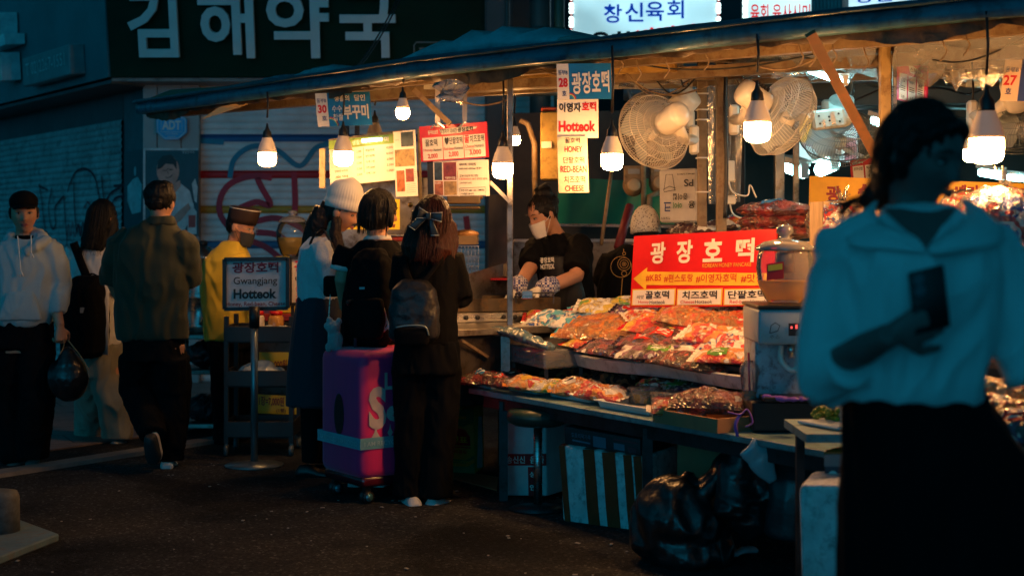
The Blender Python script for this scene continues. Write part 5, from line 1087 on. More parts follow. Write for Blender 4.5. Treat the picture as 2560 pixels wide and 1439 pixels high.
rb = thing('ribbon', 'violet ribbon tied at the corner of the cardboard tray', 'ribbon', hit(1850, 1050, T(0, -.02), tv)); g = G(); a = hit(1850, 1035, T(0, -.03), tv); g.tube(catmull([a+V((-.05, 0, .01)), a, a+V((.03, 0, .02)), a+V((.05, -.01, -.03)), a+V((.02, -.01, -.05))]), .008, 6, flat=.4); g.tube(catmull([a, a+V((-.02, -.01, -.04)), a+V((-.01, 0, -.09))]), .007, 6, flat=.4); g.build('bow', mat('violet', (.25, .10, .50), .4), rb)
# iced drink
ic = hit(1876, 1000, (0, 0, TZ+.13), LN); ic = P(1876, 998, 6.05); cup = thing('iced_cup', 'clear dome lidded cup with red straw beside the juice dispenser', 'cup', ic)
g = G(); g.lathe([(.032, 0), (.045, .115), (.048, .118), (.048, .124), (.04, .15), (.022, .165)], ic, 22, cap=False); g.build('cup', clear, cup)
g = G(); g.lathe([(.030, .003), (.035, .035), (.005, .036)], ic, 18); g.build('drink', liquid('tea', (.55, .30, .03)), cup); g = G(); g.tube([ic+V((-.003, 0, .01)), ic+V((-.008, 0, .20))], .005, 8); g.build('straw', mat('red_straw', (.6, .02, .08), .4), cup)
# ---- juice dispenser
dz = .705; dY = 6.0; dc = V(((1976-HX)/F*dY, dY+.12, dz)); jd = thing('juice_dispenser', 'juice dispenser with clear round bowl of orange drink', 'dispenser', dc)
g = G(); g.box(dc+V((0, .05, .13)), (pm(172, dY), .30, .26)); g.build('body', mat('dispenser_panel', (.40, .46, .52), .4, var=.25, vs=14, dirt=(.16, .10, .12)), jd, bevel=.012, seg=2)
g = G(); g.box(dc+V((0, -.02, .31)), (pm(180, dY), .40, .145)); g.build('control_box', mat('dispenser_grey', (.42, .49, .53), .4), jd, bevel=.012, seg=2)
g = G(); g.box(dc+V((0, -.02, .392)), (pm(186, dY), .41, .014)); g.build('deck', black, jd, bevel=.004)
B = Board(dc+V((-.14, -.222, .375)), dc+V((.14, -.222, .375)), dc+V((-.14, -.222, .245)))
g = G(); B.rect(g, .40, .38, .56, .78, h=.002); g.build('display', black, jd); g = G(); B.rect(g, .43, .47, .455, .55, h=.004); B.rect(g, .50, .42, .53, .55, h=.004); g.build('digits', glow('red_digit', (1, .02, .01), 1.5), jd)
g = G(); B.line(g, [(.12, .7), (.14, .45), (.2, .36), (.27, .45), (.24, .62), (.12, .7)], .004); B.text(g, '주스', .12, .76, .27, .88); B.line(g, [(.68, .3), (.92, .3)], .003); B.line(g, [(.68, .42), (.92, .42)], .003); g.build('markings', mat('slate_ink', (.06, .08, .10), .5), jd)
g = G(); tpt = dc+V((.0, -.13, .225)); g.tube(catmull([tpt+V((-.04, 0, .0)), tpt+V((-.045, -.02, -.06)), tpt+V((-.0, -.03, -.10)), tpt+V((.045, -.02, -.06)), tpt+V((.04, 0, 0))]), .012, 8); g.build('lever', white, jd)
g = G(); g.tube([tpt+V((0, 0, .02)), tpt+V((0, -.01, -.05))], .016, 10); g.build('spout', steel, jd)
g = G(); g.box(dc+V((0, -.16, .01)), (.26, .14, .02)); g.build('drip_tray', black, jd, bevel=.004)
bwl = V((dc.x-.005, dc.y-.02, dz+.40)); sx_, k_ = .128, 1
g = G(); g.lathe([(.07, 0), (.085, .02), (.112, .08), (.122, .15), (.118, .20), (.108, .225)], bwl, 28, cap=False); g.build('bowl', film('bowl_plastic', (.95, .93, .9), .16, .05, 5, .06, .16), jd)
g = G(); g.lathe([(.075, .015), (.105, .075), (.110, .092), (.110, .095), (.01, .096)], bwl, 28); g.build('drink', liquid('orange_drink', (.95, .52, .12)), jd)
g = G(); g.lathe([(.118, .223), (.126, .228), (.126, .238), (.09, .262), (.04, .272), (.025, .276), (.022, .29), (.036, .30), (.036, .325), (.02, .335)], bwl, 28); g.build('lid', film('lid_plastic', (.95, .9, .85), .5, .15, 6, .08, .30), jd)
g = G(); g.lathe([(.04, .13), (.04, .21), (.03, .22)], bwl, 16); g.build('stirrer', mat('stirrer_brown', (.22, .12, .06), .4), jd)
B = Board(bwl+V((-.10, -.125, .17)), bwl+V((-.03, -.135, .18)), bwl+V((-.10, -.125, .10))); g = G(); B.rect(g, 0, 0, 1, 1, h=.002); g.build('sticker', redink, jd); g = G(); B.rect(g, .08, .1, .92, .45, h=.004); g.build('sticker_print', yell2, jd)
jb = thing('black_crate', 'black plastic crate carrying the juice dispenser', 'crate', V((dc.x, dc.y, TZ))); g = G(); g.box((dc.x, dc.y, TZ+.068), (.34, .36, .128)); g.build('body', black, jb, bevel=.008)
cl = thing('violet_cloth', 'violet cleaning cloth lying at the foot of the dispenser', 'cloth', dc+V((0, -.24, -.01))); g = G(); g.tube(catmull([dc+V((-.13, -.19, .02)), dc+V((-.05, -.22, .012)), dc+V((.08, -.215, .012)), dc+V((.14, -.2, .02))]), .018, 8, flat=.5); cl2 = g.blob('cloth', mat('violet', (.25, .10, .50), .4), cl, .006, 2, .006, 30, 3)
wb = thing('white_dish', 'small white dish right of the violet cloth', 'dish', dc+V((.16, -.24, 0))); g = G(); c = P(2030, 985, 5.8); g.lathe([(.03, 0), (.04, .025), (.037, .024), (.028, .005)], c, 18); g.build('dish', white, wb)
# ---- back shelf of sweets
sh = thing('sweet_shelf', 'wooden shelf behind the red board carrying sacks of sweets', 'shelf', T(1.6, 1.35))
for a, bq, z in ((.85, 1.95, 1.335), (1.95, 3.9, 1.24)):
    g = G(); g.prism([T(a, 1.08, z), T(bq, 1.08, z), T(bq, 1.75, z), T(a, 1.75, z)], (0, 0, .025)); g.build('shelf_board', mat('pale_wood', (.52, .36, .20), .6, var=.2, vs=8, stretch=(8, 1, 1)), sh)
    g = G(); g.prism([T(a, 1.10, .2), T(bq, 1.10, .2), T(bq, 1.10, z-.003), T(a, 1.10, z-.003)], tv*.02); g.build('front_panel', mat('brown_panel', (.16, .10, .06), .7), sh)
for s_ in (.9, 2.0, 3.8):
    g = G(); g.bar(T(s_, 1.6, 0), T(s_, 1.6, 1.23), .05, .05, up=(0, 1, 0)); g.build('leg', rustbar, sh)
wt = thing('wooden_tray', 'pale wooden tray standing behind the blouse woman', 'tray', P(2085, 600, 7.0)); g = G(); g.prism([P(2024, 612, 6.98), P(2056, 612, 7.0), P(2056, 505, 7.0), P(2024, 505, 6.98)], (0.01, .02, 0)); g.prism([P(2030, 520, 7.1), P(2210, 512, 7.0), P(2210, 498, 7.0), P(2030, 505, 7.1)], (.01, .02, 0)); g.prism([P(2030, 612, 7.1), P(2210, 625, 7.0), P(2210, 520, 7.0), P(2030, 520, 7.1)], (.01, .02, 0)); g.build('side', mat('pale_wood', (.52, .36, .20), .6, var=.2, vs=8, stretch=(8, 1, 1)), wt)
for py, lab in ((584, 'lowest pack of wine red sweets stacked by the red board'), (556, 'middle pack of wine red sweets stacked by the red board'), (527, 'topmost clear pack of wine red sweets stacked by the red board')):
    sweet_bag(P(1938, py, 7.55), .38, .24, .085, -.35, 0, 0, 'wine', lab, 'packs of wine red sweets', 60, 1)
for px, py, w, pal, lab in ((1735, 578, .30, 'beans', 'flat bag of dark beans left behind the red board'), (1800, 568, .24, 'beans', 'flat bag of dark beans behind the red board, beside the orange sweets'), (1833, 562, .12, 'redorange', 'small bag of orange sweets behind the red board')):
    sweet_bag(P(px, py, 8.25), w, w*.6, .07, -.3, 0, 0, pal, lab, 'bags on the shelf behind the red board', 60, 1)
bsup = thing('bean_shelf', 'plank behind the red board carrying bags of beans', 'shelf', P(1780, 610, 7.4)); g = G(); g.prism([P(1690, 592, 8.35), P(1860, 584, 8.15), P(1860, 592, 8.15), P(1690, 600, 8.35)], (.1, .3, 0)); g.build('plank', rustbar, bsup); g = G(); g.bar(P(1700, 600, 8.5), P(1700, 1000, 8.5), .03, .03, up=(0, 1, 0)); g.bar(P(1850, 592, 8.4), P(1850, 1000, 8.4), .03, .03, up=(0, 1, 0)); g.build('post', rustbar, bsup)
def sack(px, py, Y, rx, rz, pal, lab, sc=48, twist=True):
    c = P(px, py, Y); r = thing('sweet_sack', lab, 'sack', c+V((0, 0, -rz)), 'big clear sacks of wrapped sweets')
    g = G(); g.ell(c, (rx, rx*.75, rz)); g.ell(c+V((rx*.2, 0, -rz*.4)), (rx*.95, rx*.7, rz*.55)); g.blob('sack', bagmat(pal, sc), r, .009, 2, .012, 22, int(px))
    g = G(); g.ell(c, (rx*1.05, rx*.8, rz*1.06)); g.blob('clear_film', film('sack_film', (1, 1, 1), .22, .8, 16, .06, .04), r, .012, 1, .02, 24, int(px)+3)
    if twist:
        g = G(); rs_ = random.Random(px); t_ = c+V((rx*.15, 0, rz*1.0))
        for k in range(9): g.tube([t_, t_+V((rs_.uniform(-.04, .06), rs_.uniform(-.03, .03), rs_.uniform(.03, .09)))], [.012, .004], 5, flat=.3)
        g.build('twisted_top', film('sack_film', (1, 1, 1), .22, .8, 16, .06, .04), r)
sack(2095, 562, 7.1, .15, .11, 'flag', 'clear sack of red, white and blue sweets in the wooden tray')
sack(2495, 575, 5.75, .17, .17, 'flag', 'clear sack of red, white and blue sweets at the right edge', 40)
sack(2405, 515, 6.3, .09, .06, 'confetti', 'small pale sack right of the blouse woman', 50, False)
sack(2545, 648, 5.6, .09, .07, 'amber', 'yellow sack low at the right edge', 40, False)
for px, py, Y, w, pal, lab in ((2545, 720, 5.5, .3, 'caramel', 'brown caramel bag on the right hand shelf'), (2545, 800, 5.3, .3, 'orange', 'orange bag at the right edge beside the pale sleeve'), (2520, 880, 5.2, .22, 'redorange', 'red orange bag under the pale sleeve'), (2525, 985, 4.9, .30, 'amber', 'pale peach bag right of the black skirt'), (2545, 1040, 4.7, .34, 'confetti', 'glittering white bag right of the black skirt'), (2550, 1078, 4.5, .3, 'purple', 'violet and dark bag lowest at the right edge')):
    sweet_bag(P(px, py, Y), w, w*.7, .09, -.6, .2, 0, pal, lab, 'bags on the right hand stall', 40, 1)
rk = thing('stall_shelves', 'stepped dark shelves of the right hand stall', 'shelf', P(2560, 1100, 5)); g = G()
for py, Y in ((690, 5.65), (760, 5.55), (835, 5.35), (905, 5.2), (1010, 4.9), (1072, 4.7), (1105, 4.5)):
    p = P(2440, py, Y); g.prism([p, p+V((1.2, -.9, 0)), p+V((1.4, -.6, 0)), p+V((.2, .3, 0))], (0, 0, -.02))
g.build('shelf_board', mat('brown_panel', (.16, .10, .06), .7), rk); g = G(); p = P(2440, 720, 5.9); g.prism([V((p.x, p.y, 0)), V((p.x+1.2, p.y-.9, 0)), V((p.x+1.2, p.y-.9, 1.2)), V((p.x, p.y, 1.2))], (.02, .03, 0)); g.build('back_panel', mat('sooty_board', (.045, .035, .03), .7), rk)
wbx = thing('white_carton', 'white carton with small black print right of the skirt', 'box', P(2530, 940, 5.0)); B = board([(2506, 893), (2600, 893), (2508, 945)], 5.0, 4.9); g = G(); B.slab(g, .15); g.build('carton', white, wbx); spread(wbx, B, [('t', '페이스메이', .1, .3, .7, .5, 0)], [inkb])
# red arrow board
B, r = sign('arrow_board', 'big red board with a yellow arrow and three white hotteok panels', 'sign', [(1585, 590), (1941, 572), (1575, 768)], 7.70, 7.12, red, .015)
spread(r, B, [('t', '광', .135, .10, .245, .40, 0, .03), ('t', '장', .325, .09, .44, .405, 0, .03), ('t', '호', .515, .09, .65, .40, 0, .03), ('t', '떡', .74, .10, .865, .42, 0, .03)], [paper], h=.004)
spread(r, B, [('t', 'KOREAN HONEY PANCAKE', .515, .42, .85, .475, 0, .005)], [mat('gold_ink', (.75, .42, .05), .5)], h=.004)
spread(r, B, [('p', [(.015, .60), (.115, .445), (.115, .505), (1, .575), (1, .735), (.115, .69), (.115, .765)], 0)], [mat('arrow_yellow', (.82, .50, .04), .4)], 'arrow', .002)
spread(r, B, [('t', '#KBS', .11, .545, .225, .645, 0, .005), ('t', '#편스토랑', .245, .55, .455, .66, 0, .005), ('t', '#이영자호떡', .475, .56, .755, .675, 0, .005), ('t', '#맛집', .785, .575, .935, .685, 0, .005)], [redink], h=.005)
spread(r, B, [('r', .012, .745, .335, .975, 0), ('r', .345, .755, .665, .98, 0), ('r', .675, .765, .99, .985, 0)], [mat('arrow_yellow', (.82, .50, .04), .4)], 'panel_edge', .002)
spread(r, B, [('r', .02, .76, .327, .965, 0), ('r', .353, .77, .657, .97, 0), ('r', .683, .78, .98, .975, 0)], [paper], 'white_panel', .004)
spread(r, B, [('t', '씨앗', .05, .83, .105, .885, 0, .005), ('t', '꿀호떡', .115, .775, .29, .885, 0, .02), ('t', '치즈호떡', .385, .785, .63, .895, 0, .02), ('t', '단팥호떡', .705, .79, .96, .90, 0, .02), ('t', 'Hotteok', .15, .905, .265, .955, 0, .005), ('t', 'Hotteok', .48, .91, .60, .955, 0, .005), ('t', 'Hotteok', .86, .915, .965, .96, 0, .005)], [inkb], h=.006)
spread(r, B, [('t', 'Honey', .065, .905, .145, .955, 0, .005), ('t', 'Cheese', .375, .91, .475, .955, 0, .005), ('t', 'Red-bean', .72, .915, .85, .96, 0, .005)], [redink], h=.006)
g = G(); g.bar(B.pt(.2, .9, -.03), V((B.pt(.2, 1, -.03).x, B.pt(.2, 1, -.03).y, .92)), .02, .02, up=(0, 1, 0)); g.bar(B.pt(.8, .9, -.03), V((B.pt(.8, 1, -.03).x, B.pt(.8, 1, -.03).y, .92)), .02, .02, up=(0, 1, 0)); g.build('stake', rustbar, r)

# ================================================================= under the table
def carton(name, label, cat, px, Y0, Y1, depth, m, bevel=.01, group=None):
    B = board(px, Y0, Y1); r = thing(name, label, cat, B.pt(.5, 1), group); g = G(); B.slab(g, depth); g.build('body', m, r, bevel=bevel, seg=2); return B, r
B, r = carton('shipping_box', 'white shipping box with red lettered bands under the low table', 'box', [(1260, 1058), (1364, 1056), (1264, 1238)], 7.6, 7.45, .3, mat('white_carton', (.60, .58, .58), .6))
spread(r, B, [('r', 0, .42, 1, .58, 0), ('r', .56, .60, .80, 1, 0)], [redink], 'band', .002); spread(r, B, [('t', '송신신', .05, .45, .50, .55, 0, .02), ('t', '음품', .62, .45, .95, .55, 0, .02), ('t', '상', .60, .66, .76, .74, 0, .03), ('t', '안', .60, .84, .76, .92, 0, .03)], [white], h=.004)
st = thing('round_stool', 'dark round stool with a disc foot beside the white shipping box', 'stool', GP(1345, 1272)); c = GP(1345, 1272); g = G(); g.lathe([(.12, 0), (.15, .006), (.05, .022), (.022, .03)], c, 28); g.build('foot', dkmetal, st); g = G(); g.tube([c+V((0, 0, .02)), c+V((0, 0, .44))], .022, 12); g.build('column', steel, st); g = G(); g.lathe([(.12, .43), (.155, .45), (.16, .48), (.15, .505), (.02, .515)], c, 28); g.build('seat', mat('green_vinyl', (.02, .05, .04), .35), st)
B, r = carton('styrofoam_box', 'dirty styrofoam box bound with brown tape under the low table', 'box', [(1398, 1112), (1612, 1142), (1406, 1302)], 6.96, 6.70, .42, styro, .014, 'styrofoam boxes')
for u0, u1 in ((.0, .07), (.285, .42), (.51, .66), (.755, .85), (.87, .96)):
    g = G(); B.line(g, [((u0+u1)/2, .0), ((u0+u1)/2+.01, .3), ((u0+u1)/2+.02, .7), ((u0+u1)/2+.035, 1.0)], (u1-u0)*B.r.length, h=.003)
    a, d = B.pt(u0, 0, 0), B.pt(u1, 0, 0); g.quad(a+V((0, 0, .002)), d+V((0, 0, .002)), d-B.n*.4+V((0, 0, .002)), a-B.n*.4+V((0, 0, .002))); g.build('tape_strip', tapem, r)
B, r = carton('flat_carton', 'flat dark printed carton lying on the taped styrofoam box', 'box', [(1410, 1064), (1600, 1096), (1412, 1112)], 7.0, 6.75, .3, mat('dark_carton', (.03, .025, .03), .5), .004)
spread(r, B, [('t', '도토리묵가루', .10, .25, .36, .50, 0), ('l', [(.11, .65), (.35, .67)], .008, 0), ('r', .39, .25, .56, .8, 0), ('r', .66, .42, .80, .75, 0)], [mat('dim_print', (.14, .17, .24), .5)]); spread(r, B, [('r', .84, .5, .95, .92, 0), ('r', .66, .2, .98, .3, 0)], [mat('dim_red', (.25, .04, .05), .5)], 'label')
B, r = carton('styrofoam_box', 'second taped styrofoam box half hidden behind the first', 'box', [(1608, 1118), (1668, 1124), (1610, 1290)], 7.3, 7.2, .3, tapem, .014, 'styrofoam boxes')
B, r = carton('brown_carton', 'brown cardboard carton behind the rubbish bags under the table', 'box', [(1692, 1068), (1862, 1072), (1692, 1240)], 6.5, 6.3, .3, card, .006); spread(r, B, [('r', .52, .13, .80, .24, 0)], [greyi], 'label')
# rubbish
def heapbag(name, label, cat, shapes, m, wr, wf, seed, vox=.012, sm=2):
    g = G()
    for s_ in shapes:
        if s_[0] == 'e': g.ell(s_[1], s_[2])
        else: g.tube(s_[1], s_[2], 12, flat=s_[3] if len(s_) > 3 else 1)
    o = g.blob(name, m, None, vox, sm, wr, wf, seed, (1, 1, 1)); return tag(o, label, cat)
Yb = 6.05; c = P(1700, 1330, Yb)
heapbag('rubbish_bag', 'full black rubbish bag slumped on the asphalt under the table', 'rubbish bag', [('e', c+V((0, .05, .02)), (.21, .19, .20)), ('e', c+V((.05, .05, -.09)), (.20, .20, .10)), ('e', c+V((-.02, .02, .1)), (.15, .14, .13)), ('t', [c+V((.02, .05, .2)), P(1750, 1240, Yb), P(1800, 1170, Yb+.02), P(1856, 1085, Yb+.05)], [.09, .075, .06, .02], .6)], binbag, .026, 8, 2)
heapbag('rubbish_bag', 'black rubbish bag hanging from the table corner', 'rubbish bag', [('t', [P(1858, 1078, 6.0), P(1840, 1170, 5.98), P(1850, 1260, 5.95), P(1900, 1330, 5.95)], [.02, .07, .12, .06], .7), ('t', [P(1862, 1078, 6.0), P(1930, 1200, 5.95), P(1945, 1320, 5.95)], [.02, .08, .07], .7)], binbag, .024, 8, 6)
heapbag('plastic_packet', 'pale blue plastic packet caught beside the hanging rubbish bag', 'packet', [('t', [P(1870, 1115, 5.8), P(1905, 1150, 5.8), P(1935, 1205, 5.8)], [.045, .055, .02], .35)], mat('pale_packet', (.35, .45, .50), .2, coat=.6, bump=.6, bs=20), .010, 9, 3, .008)
heapbag('plastic_packet', 'torn pale plastic lying on the asphalt beside the rubbish bag', 'packet', [('t', [GP(1805, 1408)+V((0, 0, .03)), GP(1860, 1395)+V((0, 0, .04)), GP(1890, 1390)+V((0, 0, .03))], [.025, .035, .02], .5)], mat('pale_packet', (.35, .45, .50), .2, coat=.6, bump=.6, bs=20), .010, 9, 9, .008)
heapbag('dark_sack', 'dark sack behind the hanging rubbish bag', 'sack', [('t', [P(1985, 1085, 5.95), P(1990, 1200, 5.9), P(1975, 1340, 5.9)], [.06, .11, .10])], mat('dark_sack', (.02, .03, .035), .4, coat=.2, bump=.3), .02, 4, 12)
heapbag('plastic_packet', 'crumpled clear packet on the flat carton', 'packet', [('t', [P(1540, 1062, 7.0), P(1580, 1056, 6.95)], [.035, .03], .6)], mat('pale_packet', (.35, .45, .50), .2, coat=.6, bump=.6, bs=20), .010, 9, 19, .008)
B, r = carton('styrofoam_box', 'tall upright styrofoam box beside the black skirt', 'box', [(1996, 1212), (2106, 1212), (2008, 1640)], 4.75, 4.7, .3, styro, .02, 'styrofoam boxes')
B, r = carton('small_carton', 'small dark carton with an orange top on the upright styrofoam box', 'box', [(2060, 1135), (2116, 1135), (2062, 1210)], 4.95, 4.93, .12, mat('plum_carton', (.05, .03, .05), .5), .004); g = G(); B.rect(g, 0, 0, 1, .4, h=.002); g.build('lid_band', mat('mauve', (.28, .2, .2), .5), r); g = G(); B.disc(g, .38, .68, .015, h=.003); g.build('mark', paper, r)
g = G(); g.prism([B.pt(0, 0, -.003)+V((0, 0, .002)), B.pt(1, 0, -.003)+V((0, 0, .002)), B.pt(1, -.12, -.1), B.pt(.3, -.02, -.1)], (0, 0, .004)); g.build('orange_flap', mat('orange_flap', (.7, .16, .02), .5), r)
r = thing('white_tray', 'white tray of green leaves left of the black skirt', 'tray', P(2080, 1062, 5.2)); c = P(2090, 1058, 5.15); g = G(); g.box(c, (.18, .22, .012), rotz(.5)); g.build('base', trayw, r, bevel=.004); g = G(); g.box(P(2106, 1030, 5.15), (.015, .2, .07)); g.build('side', trayw, r)
g = G(); rs = random.Random(3)
for k in range(40): p = c+V((rs.uniform(-.06, .05), rs.uniform(.0, .12), rs.uniform(.012, .05))); g.ell(p, (.014, .012, .01), n=6, k=4)
tag(g.build('leaves', mat('leaf', (.20, .26, .02), .5, var=.4), r), kind='stuff')
ts = thing('plate_table', 'low dark side table carrying the white tray beside the skirt', 'table', V((c.x, c.y, 0))); g = G(); g.box(c+V((.1, 0, -.025)), (.5, .4, .03)); g.build('tabletop', mat('teal_laminate', (.20, .32, .34), .4), ts)
g = G(); g.bar(V((c.x-.1, c.y+.15, 0)), c+V((-.1, .15, -.04)), .03, .03, up=(0, 1, 0)); g.build('leg', dkmetal, ts); g = G(); g.bar(V((c.x+.25, c.y+.15, 0)), c+V((.25, .15, -.04)), .03, .03, up=(0, 1, 0)); g.build('leg', dkmetal, ts)
# oil carton and cardboard by the counter
B, r = carton('oil_carton', 'green and yellow cooking oil carton behind the bow woman', 'box', [(1095, 1014), (1184, 1018), (1098, 1178)], 8.3, 8.25, .22, mat('carton_yellow', (.62, .38, .05), .5), .005)
spread(r, B, [('p', [(0, .08), (1, .0), (1, .22), (.7, .30), (0, .22)], 0), ('p', [(0, .74), (.5, .80), (.75, .80), (1, .72), (1, .77), (.75, .85), (.4, .85), (0, .79)], 0), ('p', [(0, .86), (.4, .9), (.8, .9), (1, .83), (1, 1), (0, 1)], 0)], [greeni], 'green_band', .002)
spread(r, B, [('p', [(.26, .38), (.5, .32), (.74, .34), (.88, .44), (.9, .58), (.22, .58)], 0), ('l', [(.24, .61), (.9, .61)], .006, 0), ('t', '식용유', .42, .65, .80, .71, 0, .02)], [redink], 'red_print', .003)
spread(r, B, [('t', '해표', .34, .44, .82, .55, 0, .03), ('t', 'Rubet', .45, .12, .8, .18, 0), ('t', '대두유(공기용)', .34, .815, .84, .84, 0)], [yell2], h=.005)
g = G(); a = GP(1105, 1178); tag(g.prism([GP(1110, 1172)+V((0, 0, .004)), GP(1245, 1195)+V((0, 0, .004)), GP(1242, 1228)+V((0, 0, .004)), GP(1110, 1192)+V((0, 0, .004))][::-1], (0, 0, .006)).build('cardboard_sheet', card, None), 'flattened cardboard sheet on the ground by the oil carton', 'cardboard')
sp2 = thing('grey_panel', 'grey boards leaning beside the oil carton', 'panel', P(1205, 1160, 8.2)); g = G(); g.prism([P(1186, 1170, 8.3), P(1206, 1168, 8.3), P(1206, 1040, 8.35), P(1186, 1040, 8.35)], (.0, .03, 0)); g.build('board', greyi, sp2)

# ================================================================= queue side: framed signs, cart, urn, dispenser jar
def framed(px, Y, label, post_px, base, texts):
    B = board(px, Y); r = thing('framed_sign', label, 'sign', base, 'framed hotteok signs on poles'); g = G(); B.slab(g, .02); g.build('panel', mat('pale_panel_white', (.62, .58, .60), .5), r)
    W2 = B.r.length; H2 = B.d.length; g = G(); fw = .022
    for a, bq in (((0, 0), (1, 0)), ((0, 1), (1, 1)), ((0, 0), (0, 1)), ((1, 0), (1, 1))): g.bar(B.pt(*a, .004), B.pt(*bq, .004), fw, .03, up=B.n)
    g.build('frame', black, r)
    if post_px:
        x = base.x; g = G(); g.tube([V((x, base.y, .015)), V((x, base.y, B.pt(0, 1).z-.03))], .022, 14); g.build('pole', mat('grey_pole', (.20, .24, .26), .35, .7), r); g = G(); g.tube([V((x, base.y, B.pt(0, 1).z-.11)), V((x, base.y, B.pt(0, 1).z+.02))], .032, 12); g.build('clamp', black, r); g = G(); g.lathe([(.175, 0), (.178, .008), (.05, .02), (.024, .03)], base, 32); g.build('base_disc', mat('grey_pole', (.20, .24, .26), .35, .7), r)
    else:
        for u in (.04, .96):
            p = B.pt(u, 1); g = G(); g.bar(V((p.x, p.y, .02)), p, .02, .02, up=(0, 1, 0)); g.build('leg', black, r)
    for it, m in texts: spread(r, B, it, [m], h=.003)
maroon = mat('maroon_print', (.22, .012, .03), .5)
framed([(562, 648), (720, 646), (562, 772)], 8.7, 'framed Gwangjang Hotteok sign on a round footed pole', 1, GP(636, 1163), [([('t', '광장호떡', .12, .06, .85, .28, 0, .03), ('t', 'Honey, Red-bean, Cheese', .02, .86, .96, .97, 0, .015)], maroon), ([('t', 'Gwangjang', .14, .36, .83, .55, 0, .005), ('t', 'Hotteok', .14, .60, .82, .80, 0, .035)], inkb)])
framed([(726, 643), (858, 643), (726, 760)], 9.15, 'second framed hotteok sign half hidden by the beanie woman', 0, V(((726-HX)/F*9.15+.2, 9.15, 0)), [([('t', '광장호떡', .08, .06, .92, .33, 0, .03), ('t', '꿀호떡', .10, .62, .60, .73, 0, .02), ('t', '치즈호떡', .10, .76, .78, .86, 0, .02), ('t', '단팥호떡', .10, .88, .78, .985, 0, .02)], redink), ([('t', 'Gwangjang', .09, .40, .80, .54, 0, .02)], inkb)])
cart = thing('trolley', 'black three tier trolley behind the framed sign pole', 'trolley', V(((655-HX)/F*9.1, 9.1, 0))); cx_, cy_ = (655-HX)/F*9.1, 9.15
for zt_, hh in ((.72, .10), (.44, .10), (.12, .10)):
    g = G(); g.box((cx_, cy_, zt_), (.43, .34, .015))
    for sx_, sy_, dx, dy in ((0, -.17, .43, .012), (0, .17, .43, .012), (-.215, 0, .012, .34), (.215, 0, .012, .34)): g.box((cx_+sx_, cy_+sy_, zt_+hh/2), (dx, dy, hh))
    g.build('shelf_tray', black, cart, bevel=.004)
for sx_ in (-1, 1):
    for sy_ in (-1, 1):
        g = G(); g.box((cx_+sx_*.205, cy_+sy_*.16, .48), (.028, .028, .8)); g.build('upright', black, cart)
        g = G(); g.tube([(cx_+sx_*.205-.012, cy_+sy_*.16, .035), (cx_+sx_*.205+.012, cy_+sy_*.16, .035)], .035, 14); g.tube([(cx_+sx_*.205, cy_+sy_*.16, .03), (cx_+sx_*.205, cy_+sy_*.16, .1)], .012, 8); g.build('castor', mat('castor_grey', (.10, .13, .14), .4), cart)
def bagblob(label, c, r3, m, wr=.014, wf=9, seed=1, handles=False, name='plastic_bag'):
    g = G(); g.ell(c, r3); g.ell(c+V((0, 0, r3[2]*.5)), (r3[0]*.7, r3[1]*.7, r3[2]*.6))
    if handles:
        for s_ in (-1, 1): g.tube(catmull([c+V((s_*r3[0]*.6, 0, r3[2]*.8)), c+V((s_*r3[0]*.8, 0, r3[2]*1.4)), c+V((s_*r3[0]*.3, 0, r3[2]*1.5)), c+V((s_*r3[0]*.2, 0, r3[2]*.9))]), .009, 6)
    o = g.blob(name, m, None, .007, 1, wr, wf, seed, (1, 1, 1)); return tag(o, label, 'bag')
pbag = mat('pale_bag', (.42, .50, .54), .25, coat=.5, bump=.5, bs=25)
bagblob('pale blue plastic bag on the middle trolley shelf', P(655, 935, 9.1)+V((0, 0, .0)), (.15, .10, .075), pbag, seed=3)
bagblob('white plastic bag with tied handles on the top trolley shelf', P(690, 838, 9.1), (.09, .07, .035), pbag, .01, 26, 5, True)
for x, y, w, m, lab in ((690, 800, .05, mat('amber_jar', (.55, .26, .05), .2, coat=.6), 'amber food container on the top trolley shelf'), (648, 800, .035, mat('salt_jar', (.6, .55, .5), .4), 'pale spice jar on the top trolley shelf')):
    c = P(x, 836, 9.15); c.z = .73; r = thing('jar', lab, 'jar', c); g = G(); g.lathe([(w*.9, 0), (w, .03), (w, .13), (w*.8, .15)], c, 18); g.build('body', m, r); g = G(); g.lathe([(w*.85, .15), (w*.85, .175), (.01, .177)], c, 18); g.build('lid', red, r)
B, r = sign('price_placard', 'lemon placard reading 2,000 won behind the trolley', 'sign', [(648, 880), (772, 880), (648, 962)], 9.6, 9.6, yell2, .005); spread(r, B, [('t', '1장=2,000원', .02, .22, .56, .55, 0, .02)], [maroon]); spread(r, B, [('t', '♣', .60, .28, .72, .70, 0), ('t', '호떡', .74, .3, .95, .6, 0)], [inkb])
B, r = sign('price_placard', 'lower lemon placard reading 7,000 won behind the trolley', 'sign', [(645, 985), (790, 992), (645, 1032)], 9.6, 9.6, yell2, .005); spread(r, B, [('t', '1장=7,000원', .02, .08, .45, .60, 0, .02), ('t', '(1봉)', .32, .68, .48, .95, 0)], [maroon])
fs = thing('food_stall', 'red topped counter of the left stall behind the trolley', 'counter', V(((720-HX)/F*9.9, 9.9, 0))); g = G(); g.box(((800-HX)/F*10, 10.0, .40), (.95, .5, .8)); g.build('body', mat('brown_steel', (.10, .085, .075), .4, .7), fs); g = G(); g.box(((800-HX)/F*10, 10.0, .83), (1.0, .54, .05)); g.build('top', mat('red_top', (.35, .03, .02), .4), fs, bevel=.006)
